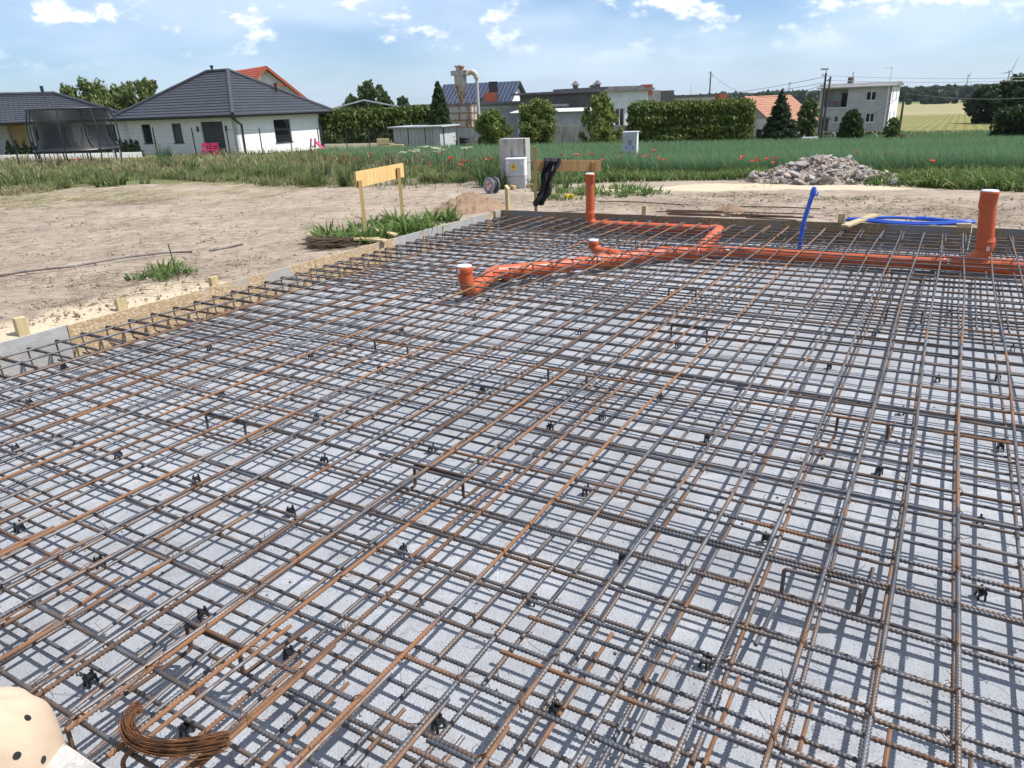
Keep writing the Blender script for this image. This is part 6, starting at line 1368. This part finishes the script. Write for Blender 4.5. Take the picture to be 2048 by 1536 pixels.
# flowers
def flower_mesh():
    mb = MB(); mb.tube([(0, 0, 0), (.01, 0, .3), (.0, .01, .6)], .004, 4); nst = len(mb.f)
    for k in range(5):
        a = 2 * math.pi * k / 5; ca, sa = math.cos(a), math.sin(a); cb, sb = math.cos(a + .7), math.sin(a + .7); cc, sc_ = math.cos(a - .7), math.sin(a - .7)
        mb.add([(0, 0.01, .6), (.045 * cc, .045 * sc_ + .01, .622), (.062 * ca, .062 * sa + .01, .645), (.045 * cb, .045 * sb + .01, .622)], [(0, 1, 2, 3)])
    me = raw_mesh('poppy', mb.v, mb.f); me.materials.append(mat('stem_green', (.06, .10, .035))); me.materials.append(mat('poppy_red', (.62, .035, .012), (.50, .03, .015), 30, .6))
    for i, p in enumerate(me.polygons): p.material_index = 0 if i < nst else 1
    return me
PM = flower_mesh()
PP = [(108, 318), (122, 320), (155, 322), (168, 322), (660, 320), (690, 318), (700, 322), (742, 312), (755, 315), (771, 311), (850, 313), (876, 311), (893, 325), (898, 328), (905, 322), (928, 329), (938, 333), (961, 327), (973, 326), (990, 322), (915, 340), (860, 335), (1066, 335), (1120, 316), (1150, 318), (1158, 312), (1165, 318), (1177, 308), (1185, 318), (1197, 314), (1206, 318), (1251, 312), (1270, 315), (1281, 310), (1290, 320), (1296, 318), (1302, 310), (1315, 318), (1320, 324), (1472, 328), (1481, 325), (1503, 327), (1506, 330), (1520, 328), (1527, 331), (1540, 330), (1544, 334), (1709, 318), (1768, 314), (1850, 333), (680, 326), (720, 322), (790, 322), (815, 330), (945, 318), (1210, 326), (1240, 322), (1330, 326), (1130, 324)]
for (a, b) in PP:
    k = RND.uniform(.9, 1.15); q = vhit(np.array([a]), np.array([float(b) + 34]))[0]; sc = k * .72
    q = vhit(np.array([a]), np.array([float(b) + .62 * F_PX * sc / max(12, math.hypot(q[0], q[1])) * .93]))[0]
    o = place('poppy', PM, None, None, tuple(q), (RND.uniform(-.2, .2), RND.uniform(-.2, .2), RND.random() * 6), (sc * 1.05, sc * 1.05, sc)); tag(o, 'small red poppy among the weeds at the field edge', 'poppy', 'red poppies along the field edge')
mb = MB(); mb.tube([(0, 0, 0), (0, .01, .35), (.01, 0, .7)], .004, 4)
for k in range(14): a = k * 2.4; r = .012 * math.sqrt(k); mb.cbox((.01 + r * math.cos(a) * 1.6, r * math.sin(a) * 1.6, .70 + .01 * math.cos(k)), .026, .026, .006)
UM = raw_mesh('umbel', mb.v, mb.f); UM.materials.append(mat('stem_green', (.06, .10, .035))); UM.materials.append(mat('umbel_white', (.55, .58, .45), (.42, .47, .30), 30, .8))
for p in UM.polygons: p.material_index = 1 if p.center.z > .66 else 0
for (a, b) in ((845, 312), (858, 310), (868, 313), (875, 318), (820, 330), (930, 318), (940, 322), (830, 322), (850, 326), (885, 333), (612, 312), (625, 309), (640, 312), (600, 315), (810, 336), (870, 340)):
    q = vhit(np.array([a]), np.array([b + 40.]))[0]; o = place('white_umbel', UM, None, None, tuple(q), (RND.uniform(-.15, .15), RND.uniform(-.15, .15), RND.random() * 6), (1.2, 1.2, 1.0)); tag(o, 'white umbel flower among the weeds left of the concrete block', 'flower', 'white umbels in the verge')

# ------------------------------------------------------------------ trees, hedges, bushes
def leaves(name, P, Nrm, size, cA, cB, parent, aspect=1.0, droop=0.0, material=None):
    n = len(P); r = NP.normal(size=(n, 3)); nn_ = Nrm * .9 + r * .75; nn_ /= np.linalg.norm(nn_, axis=1)[:, None]
    up = np.zeros((n, 3)); up[:, 2] = 1; a = np.cross(nn_, up + NP.normal(size=(n, 3)) * .4); a /= np.linalg.norm(a, axis=1)[:, None] + 1e-9; b = np.cross(nn_, a)
    b[:, 2] -= droop; s = size * NP.uniform(.55, 1.25, n); a = a * (s / 2)[:, None]; b = b * (s * aspect / 2)[:, None]
    V = np.stack([P - a * .5 - b, P + a * .5 - b * .7, P + a + b * .2, P + b, P - a + b * .1], 1).reshape(-1, 3); i = np.arange(n)[:, None] * 5
    me = raw_mesh(name, V - ORG[parent], i + [0, 1, 2, 3, 4]); t = NP.random(n)[:, None]; C = (cA * (1 - t) + cB * t) * NP.uniform(.75, 1.25, (n, 1)); set_col(me, np.repeat(C, 5, 0)); return place(name, me, M_leaf, parent)
def blob_pts(blobs, n, fill=.45):
    P, Nn = [], []; wts = np.array([b[1][0] * b[1][1] + b[1][0] * b[1][2] for b in blobs]); wts /= wts.sum()
    for (c, r), k in zip(blobs, (wts * n).astype(int)):
        v = NP.normal(size=(k, 3)); v /= np.linalg.norm(v, axis=1)[:, None]; rad = 1 - fill * NP.random(k) ** 1.6; rad *= 1 + .22 * (fbm(v[:, 0] * 3 + c[0], v[:, 1] * 3 + v[:, 2] * 2.5 + c[1], 13, 3) - .5) * 2
        P.append(np.array(c) + v * np.array(r) * rad[:, None]); Nn.append(v)
    return np.concatenate(P), np.concatenate(Nn)
def tree(px_, D, py_top, wpx, label, kind='round', n=5200, size=None, cA=(.045, .085, .022), cB=(.12, .17, .05), group=None, name='tree', base=.25, lean=0.0, cat='tree', zbase=None):
    p = atdist(px_, D)
    if zbase is not None: p[2] = zbase
    H_ = zat(p, py_top) - p[2]; S_ = D / F_PX; W_ = wpx * S_; t = thing(name, tuple(p), label, cat, group); cA, cB = np.array(cA), np.array(cB); size = size or max(.16, W_ * .055)
    mb = MB(); top = p + np.array([lean * H_ * .3, 0, H_ * .78]); r0 = max(.05, H_ * .018); mb.tube([p - UPV * .2, p * .5 + top * .5 + np.array([.02 * H_, 0, 0]), top], [r0, r0 * .7, r0 * .25], 7)
    for k in range(7):
        z = RND.uniform(base * .8, .7); a = k * 2.4; q = p + (top - p) * z; mb.tube([q, q + np.array([math.cos(a) * W_ * .28, math.sin(a) * W_ * .28, H_ * .14])], [r0 * .45, r0 * .12], 5)
    mb.build('trunk', M_bark, t)
    blobs = []
    if kind == 'round':
        nb = 46
        for k in range(nb):
            z = base + (1 - base) * (k + .5) / nb; pr = math.sin(math.pi * min(1, max(.06, (z - base) / (1 - base))) ** .95) ** .5; a = k * 2.399; rr_ = W_ * .42 * pr * RND.uniform(.35, 1.0); s_ = W_ * RND.uniform(.07, .14)
            blobs.append(((p[0] + rr_ * math.cos(a) + lean * H_ * .3 * z, p[1] + rr_ * math.sin(a), p[2] + H_ * z * .97), (s_, s_, s_ * RND.uniform(.7, 1.1))))
    elif kind == 'birch':
        nb = 70
        for k in range(nb):
            z = base + (1 - base) * (k + .5) / nb * RND.uniform(.86, 1.0); pr = (1 - ((z - base) / (1 - base)) ** 2.6) ** .6; a = k * 2.399 + RND.uniform(-.5, .5); rr_ = W_ * .46 * pr * RND.uniform(.2, 1.08); s_ = W_ * RND.uniform(.035, .085)
            blobs.append(((p[0] + rr_ * math.cos(a) + lean * H_ * .3 * z, p[1] + rr_ * math.sin(a), p[2] + H_ * z * .96), (s_ * 1.3, s_, s_ * RND.uniform(1.0, 2.2))))
    elif kind == 'cone':
        nb = 40
        for k in range(nb):
            z = base + (1 - base) * ((k + .5) / nb) ** .95; pr = (1 - (z - base) / (1 - base)) ** .75; a = k * 2.399; rr_ = W_ * .36 * pr; s_ = max(.04, W_ * (.05 + .13 * pr))
            blobs.append(((p[0] + rr_ * math.cos(a), p[1] + rr_ * math.sin(a), p[2] + H_ * z), (s_, s_, s_ * 1.5)))
    elif kind == 'dome':
        for k in range(40):
            z = base + (1 - base) * (k + .5) / 40; pr = math.sqrt(max(0.02, 1 - ((z - base) / (1 - base)) ** 2.2)); a = k * 2.399; s_ = W_ * .13
            blobs.append(((p[0] + W_ * .37 * pr * math.cos(a), p[1] + W_ * .37 * pr * math.sin(a), p[2] + H_ * (z * .93)), (s_, s_, s_)))
    elif kind == 'fir':
        for k in range(60):
            z = base + (1 - base) * (k + .5) / 60; pr = (1 - (z - base) / (1 - base)); a = k * 2.399; rr_ = W_ * .5 * pr * RND.uniform(.45, 1.0); s_ = max(.06, W_ * .16 * (pr + .12))
            blobs.append(((p[0] + rr_ * math.cos(a) * .62, p[1] + rr_ * math.sin(a) * .62, p[2] + H_ * z - rr_ * .15), (abs(math.cos(a)) * s_ * 1.1 + s_ * .5, abs(math.sin(a)) * s_ * 1.1 + s_ * .5, s_ * .42)))
    P, Nn = blob_pts(blobs, n, .75 if kind in ('birch', 'round') else .5); leaves('crown', P, Nn, size, cA, cB, t, 1.5 if kind != 'round' else 1.2, .25 if kind in ('birch', 'fir') else 0); return t
def hedge(px0, px1, D0, D1, y0, y1, thick, label, n, size, cA=(.030, .055, .012), cB=(.10, .14, .030), group=None, bumpy=.35, segs=None, stems=True, name='hedge'):
    a, b = atdist(px0, D0), atdist(px1, D1); L = np.linalg.norm((b - a)[:2]); t = thing(name, tuple((a + b) / 2), label, 'hedge', group); nb = segs or int(L / .95); blobs = []
    for k in range(nb):
        f_ = (k + .5) / nb; c_ = a + (b - a) * f_; pxk = px0 + (px1 - px0) * f_; zt = zat(c_, y0 + (y1 - y0) * f_ + RND.uniform(-1.5, 1.5)); hh_ = zt - c_[2]
        for z, sw in ((.15, 1.0), (.36, 1.0), (.58, 1.0), (.80, .96)):
            blobs.append(((c_[0] + RND.uniform(-.1, .1), c_[1] + RND.uniform(-.15, .15), c_[2] + hh_ * z), (L / nb * 1.0 * sw, thick * .5 * sw, hh_ * .2)))
    P, Nn = blob_pts(blobs, n, .4); leaves('foliage', P, Nn, size, np.array(cA), np.array(cB), t, 1.9)
    mb = MB()
    for k in range(nb): c_ = a + (b - a) * (k + .5) / nb; mb.tube([c_ - UPV * .2, c_ + UPV * 1.2], [.07, .05], 5)
    mb.build('stems', M_bark, t); return t
hedge(640, 868, 64, 66, 218, 209, 1.6, 'long clipped thuja hedge right of the hip-roofed house', 26000, .15, (.035, .060, .012), (.15, .19, .040))
hedge(1268, 1500, 63, 66, 203, 197, 1.7, 'tall dense thuja hedge right of the white gable end', 34000, .14, (.045, .075, .015), (.19, .24, .055))
tree(878, 62, 167, 58, 'tall dark conical conifer beside the rusty cyclone tower', 'cone', 11000, .15, (.014, .034, .012), (.065, .110, .030), name='conifer', base=.02)
tree(982, 58, 220, 82, 'wide elder bush right of the cyclone bin', 'round', 11000, .125, (.055, .095, .02), (.24, .29, .075), base=.02, name='elder_bush', cat='bush')
tree(1075, 60, 199, 96, 'big rounded elder bush before the corrugated lean-to', 'round', 13000, .125, (.055, .095, .02), (.26, .30, .08), base=.02, name='elder_bush', cat='bush')
tree(1203, 60, 187, 84, 'upright lighter green bush before the white gable end', 'birch', 9000, .13, (.08, .12, .025), (.32, .36, .10), base=.02, name='leafy_bush', cat='bush')
tree(1564, 74, 178, 80, 'dark spreading fir tree before the orange-roofed barn', 'fir', 11000, .14, (.012, .030, .016), (.050, .085, .038), name='fir_tree', base=.12)
tree(1622, 86, 196, 52, 'loose green tree left of the grey house', 'round', 3000, .22, (.05, .085, .02), (.12, .16, .05), base=.1)
tree(1712, 70, 219, 44, 'small rounded clipped evergreen in front of the grey house', 'dome', 6500, .11, (.02, .045, .012), (.06, .11, .026), name='clipped_evergreen', base=.05, cat='bush')
tree(1796, 68, 236, 34, 'low leafy bush at the right corner of the grey house', 'round', 1600, .14, base=.02, name='bush', cat='bush')
for k, (x, D_, y, w, lb) in enumerate(((192, 92, 157, 110, 'wind-bent birch nearest the terrace house roof'), (232, 96, 168, 110, 'wind-bent birch in the middle between the two black roofs'), (275, 96, 160, 90, 'wind-bent birch just left of the hip roof'), (318, 98, 150, 84, 'tallest birch rising behind the hip roof'))):
    tree(x, D_, y, w, lb, 'birch', 9000, .20, (.055, .090, .025), (.21, .25, .085), 'birches behind the houses', name='birch_tree', base=.10, lean=-.30)
for k, (x, D_, y, w, lb) in enumerate(((705, 120, 187, 56, 'lower left birch behind the long hedge'), (742, 120, 159, 74, 'tallest birch behind the long hedge'), (772, 122, 178, 44, 'right birch behind the long hedge'))):
    tree(x, D_, y, w, lb, 'birch', 7000, .24, (.045, .08, .03), (.16, .21, .085), 'birches behind the hedge', name='birch_tree', base=.3)
tree(1186, 140, 170, 40, 'tree top showing over the dark hall roof', 'round', 1800, .4, (.035, .07, .022), (.10, .15, .05), base=.5)
tree(805, 170, 193, 40, 'distant dark tree right of the birches', 'round', 1500, .5, (.03, .055, .025), (.07, .10, .05), base=.3)
for k, (x, D_, y, w, lb) in enumerate(((1985, 175, 172, 75, 'left tree of the dark group at the right edge'), (2035, 170, 160, 95, 'big dark tree at the right edge of the picture'), (2110, 165, 150, 110, 'dark tree beyond the right edge group'))):
    tree(x, D_, y, w, lb, 'round', 5200, .55, (.022, .042, .018), (.06, .095, .035), 'dark trees at the right edge', base=.02)
hedge(2018, 2150, 80, 72, 214, 205, 2.2, 'dark hedge at the right end of the field', 5000, .22, (.018, .032, .012), (.05, .075, .022))
# small thujas before the terrace house
ORDN = 'first second third fourth fifth sixth seventh eighth ninth tenth eleventh twelfth thirteenth fourteenth fifteenth sixteenth seventeenth eighteenth nineteenth twentieth'.split()
for i, x in enumerate((4, 20, 36, 52, 67, 82, 97, 112, 126, 140, 155, 170, 182, 193, 206, 218, 230, 241, 252, 262)):
    tree(x, 54, 278 + RND.uniform(-4, 3) - (0 if x > 150 else -6), 17, ORDN[i] + ' small dark thuja from the left before the terrace house', 'cone', 420, .12, (.012, .028, .012), (.035, .065, .022), 'small thujas before the terrace house', name='thuja', base=.02, cat='shrub')

# ------------------------------------------------------------------ garden things at the left
# low white edging wall
a, b = atdist(-60, 52.5), atdist(268, 52.5); mb = MB(); mb.bar(a + UPV * .12, b + UPV * .12, .2, .35); tag(mb.build('garden_edging', M_plast2, None, False), 'low pale edging wall in front of the small thujas', 'edging')
# trampoline
c = atdist(141, 38); S_ = 38 / F_PX; R_ = 62 * S_; t = thing('trampoline', tuple(c), 'round trampoline with a black safety net in front of the terrace house', 'trampoline'); zm = .62
M_net = NT('safety_net'); M_net.base((.012, .012, .014)); tb_ = M_net.n('ShaderNodeBsdfTransparent'); mx = M_net.n('ShaderNodeMixShader'); mx.inputs[0].default_value = .62; M_net.l(tb_.outputs[0], mx.inputs[1]); M_net.l(M_net.b.outputs[0], mx.inputs[2]); M_net.l(mx.outputs[0], [q for q in M_net.t.nodes if q.type == 'OUTPUT_MATERIAL'][0].inputs['Surface']); M_net = M_net.m
ring = [c + np.array([R_ * math.cos(k), R_ * math.sin(k), zm]) for k in np.linspace(0, 2 * math.pi, 33)]
mb = MB(); mb.tube(ring, .05, 6, False); mb.build('frame_ring', M_anth, t)
mb = MB(); mb.lathe(c, [(.02, zm - .01), (R_ * .95, zm - .01), (R_ * .95, zm + .02), (.02, zm + .02)], 28); mb.build('jump_mat', M_black, t)
mb = MB()
for rr_, z0_, in ((R_ * .92, 0),):
    V = []; m_ = 32; lv_ = 6
    for j in range(lv_ + 1):
        f_ = j / lv_; r = R_ * (.93 - .16 * math.sin(f_ * math.pi) * .9 + .02 * f_)
        for k in range(m_): V.append(c + np.array([r * math.cos(2 * math.pi * k / m_), r * math.sin(2 * math.pi * k / m_), zm + 1.62 * f_]))
    mb.add(V, [(j * m_ + k, j * m_ + (k + 1) % m_, (j + 1) * m_ + (k + 1) % m_, (j + 1) * m_ + k) for j in range(lv_) for k in range(m_)])
mb.build('net', M_net, t, True)
for k in range(8):
    a = 2 * math.pi * (k + .3) / 8; e = np.array([math.cos(a), math.sin(a), 0]); mb = MB(); mb.tube([c + e * R_ * 1.0, c + e * R_ * 1.08 + UPV * .9, c + e * R_ * 1.08 + UPV * 1.6, c + e * R_ * .97 + UPV * 2.3], .03, 6); mb.build('net_pole', M_anth, t)
mb = MB(); mb.tube([c + np.array([R_ * .97 * math.cos(k), R_ * .97 * math.sin(k), zm + 1.65]) for k in np.linspace(0, 2 * math.pi, 33)], .02, 5, False); mb.build('top_ring', M_anth, t)
for k in range(4):
    a = 2 * math.pi * (k + .1) / 4; e = np.array([math.cos(a), math.sin(a), 0]); f_ = np.array([-e[1], e[0], 0]); mb = MB(); mb.tube([c + e * R_ * .95 + f_ * .4 + UPV * zm, c + e * R_ * .95 + f_ * .4, c + e * R_ * .95 - f_ * .4, c + e * R_ * .95 - f_ * .4 + UPV * zm], .025, 6); mb.build('leg', M_sheet, t)
# wire mesh fence
FPX = [(-60, 40), (16, 40.5), (62, 41), (110, 42), (158, 42.5), (215, 43.5), (300, 45), (378, 47), (447, 49), (513, 51), (573, 53), (630, 55), (686, 56.5), (732, 57.5), (772, 58), (812, 58.5), (846, 59), (884, 59.5)]
fp = [atdist(x, D_) for x, D_ in FPX]; t = thing('mesh_fence', tuple(fp[5]), 'dark wire mesh fence with thin posts before the houses', 'fence')
for p in fp: mb = MB(); mb.tube([p - UPV * .3, p + UPV * 1.62], .035, 6); mb.build('post', M_anth, t)
for p, q in zip(fp, fp[1:]):
    mb = MB(); L_ = np.linalg.norm(q - p); nv = int(L_ / .10)
    for z_ in np.linspace(.08, 1.5, 9): mb.tube([p + UPV * z_, q + UPV * z_], .0035, 3, False)
    for k in range(nv): r_ = p + (q - p) * (k + .5) / nv; mb.tube([r_ + UPV * .05, r_ + UPV * 1.54], .0028, 3, False)
    mb.build('mesh_panel', M_anth, t, False)
# pink plastic toys
M_pink = mat('pink_plastic', (.62, .035, .16), (.56, .03, .14), 6, .45)
c = atdist(622, 53.5); t = thing('pink_slide', tuple(c), 'pink plastic children\'s slide by the white wall', 'slide')
mb = MB(); mb.bar(c + np.array([.05, 0, .75]), c + np.array([.75, -.2, .05]), .35, .06); mb.build('chute', M_pink, t, False)
for x in (-.28, .0): mb = MB(); mb.bar(c + np.array([x - .12, 0, 0]), c + np.array([x + .04, 0, .95]), .09, .09); mb.build('ladder_rail', M_pink, t, False)
mb = MB(); mb.bar(c + np.array([-.28, 0, .45]), c + np.array([.05, 0, .45]), .25, .06); mb.build('step', M_pink, t, False)
for x, lb in ((398, 'left pink plastic garden chair before the garage door'), (416, 'right pink plastic garden chair before the garage door')):
    c = atdist(x, 50.5); t = thing('pink_chair', tuple(c), lb, 'chair', 'pink chairs at the garage')
    MB().cbox(c + UPV * .36, .42, .38, .05, .3).build('seat', M_pink, t, False); MB().cbox(c + np.array([-.05, .2, .68]), .40, .04, .14, .3).build('backrest', M_pink, t, False); MB().cbox(c + np.array([-.05, .2, .50]), .40, .04, .06, .3).build('backrest', M_pink, t, False)
    for sx in (-.2, .2):
        for sy in (-.18, .18): mb = MB(); mb.bar(c + np.array([sx, sy, 0]), c + np.array([sx * .9, sy * .9, .35 if sy < 0 else .75]), .05, .05, up=(0, 1, 0)); mb.build('leg', M_pink, t, False)
# pale paved strip before the hedge, and yard floor
mb = MB(); a, b = atdist(640, 58.8), atdist(800, 60.5); mb.bar(a + UPV * .25, b + UPV * .25, .25, .6); tag(mb.build('sand_bank', mat('pale_sand', (.52, .45, .35), (.45, .38, .29), 3, .9), None, False), 'pale sandy bank behind the mesh fence below the hedge', 'sand bank')
# distant woods and field trees
def far_wood(px0, px1, D0, D1, n, h0, h1, label, cA=(.022, .040, .018), cB=(.045, .070, .03)):
    P, Nn = [], []; px_ = NP.uniform(px0, px1, n); D_ = NP.uniform(D0, D1, n); verts, faces, C = [], [], []
    base = np.stack([np.array(atdist(x, d_)) for x, d_ in zip(px_, D_)]); hh_ = NP.uniform(h0, h1, n)
    m_ = 26
    v = NP.normal(size=(n, m_, 3)); v /= np.linalg.norm(v, axis=2)[..., None]; rad = np.stack([hh_ * .42, hh_ * .42, hh_ * .5], 1)
    P = base[:, None, :] + np.array([0, 0, 1]) * (hh_ * .5)[:, None, None] + v * rad[:, None, :] * NP.uniform(.75, 1.05, (n, m_, 1)); P = P.reshape(-1, 3); Nn = v.reshape(-1, 3)
    t = thing('distant_wood', tuple(base[0]), label, 'wood'); o = leaves('foliage', P, Nn, h1 * .42, np.array(cA), np.array(cB), t, 1.0); o['kind'] = 'stuff'; return t
far_wood(1800, 2100, 1000, 1250, 260, 9, 16, 'distant row of trees beyond the tan fields at right')
far_wood(1820, 1990, 720, 760, 30, 3, 6, 'few small field trees in the tan fields')
far_wood(1330, 1700, 1100, 1900, 420, 9, 18, 'distant wood behind the barn and fir tree')
far_wood(1250, 2200, 2200, 3600, 700, 14, 22, 'far dark woods on the rising hills')

# ------------------------------------------------------------------ air
mb = MB(); mb.obox((-16000, -700, -60), (32000, 0, 0), (0, 16500, 0), (0, 0, 330)); hz = bpy.data.materials.new('haze_air'); hz.use_nodes = True; hz.node_tree.nodes.clear()
vo = hz.node_tree.nodes.new('ShaderNodeVolumePrincipled'); vo.inputs['Color'].default_value = (.72, .84, 1.0, 1); vo.inputs['Density'].default_value = 4.5e-5; vo.inputs['Anisotropy'].default_value = .1
mo = hz.node_tree.nodes.new('ShaderNodeOutputMaterial'); hz.node_tree.links.new(vo.outputs[0], mo.inputs['Volume'])
ho_ = mb.build('haze', hz, None, False); ho_['kind'] = 'stuff'
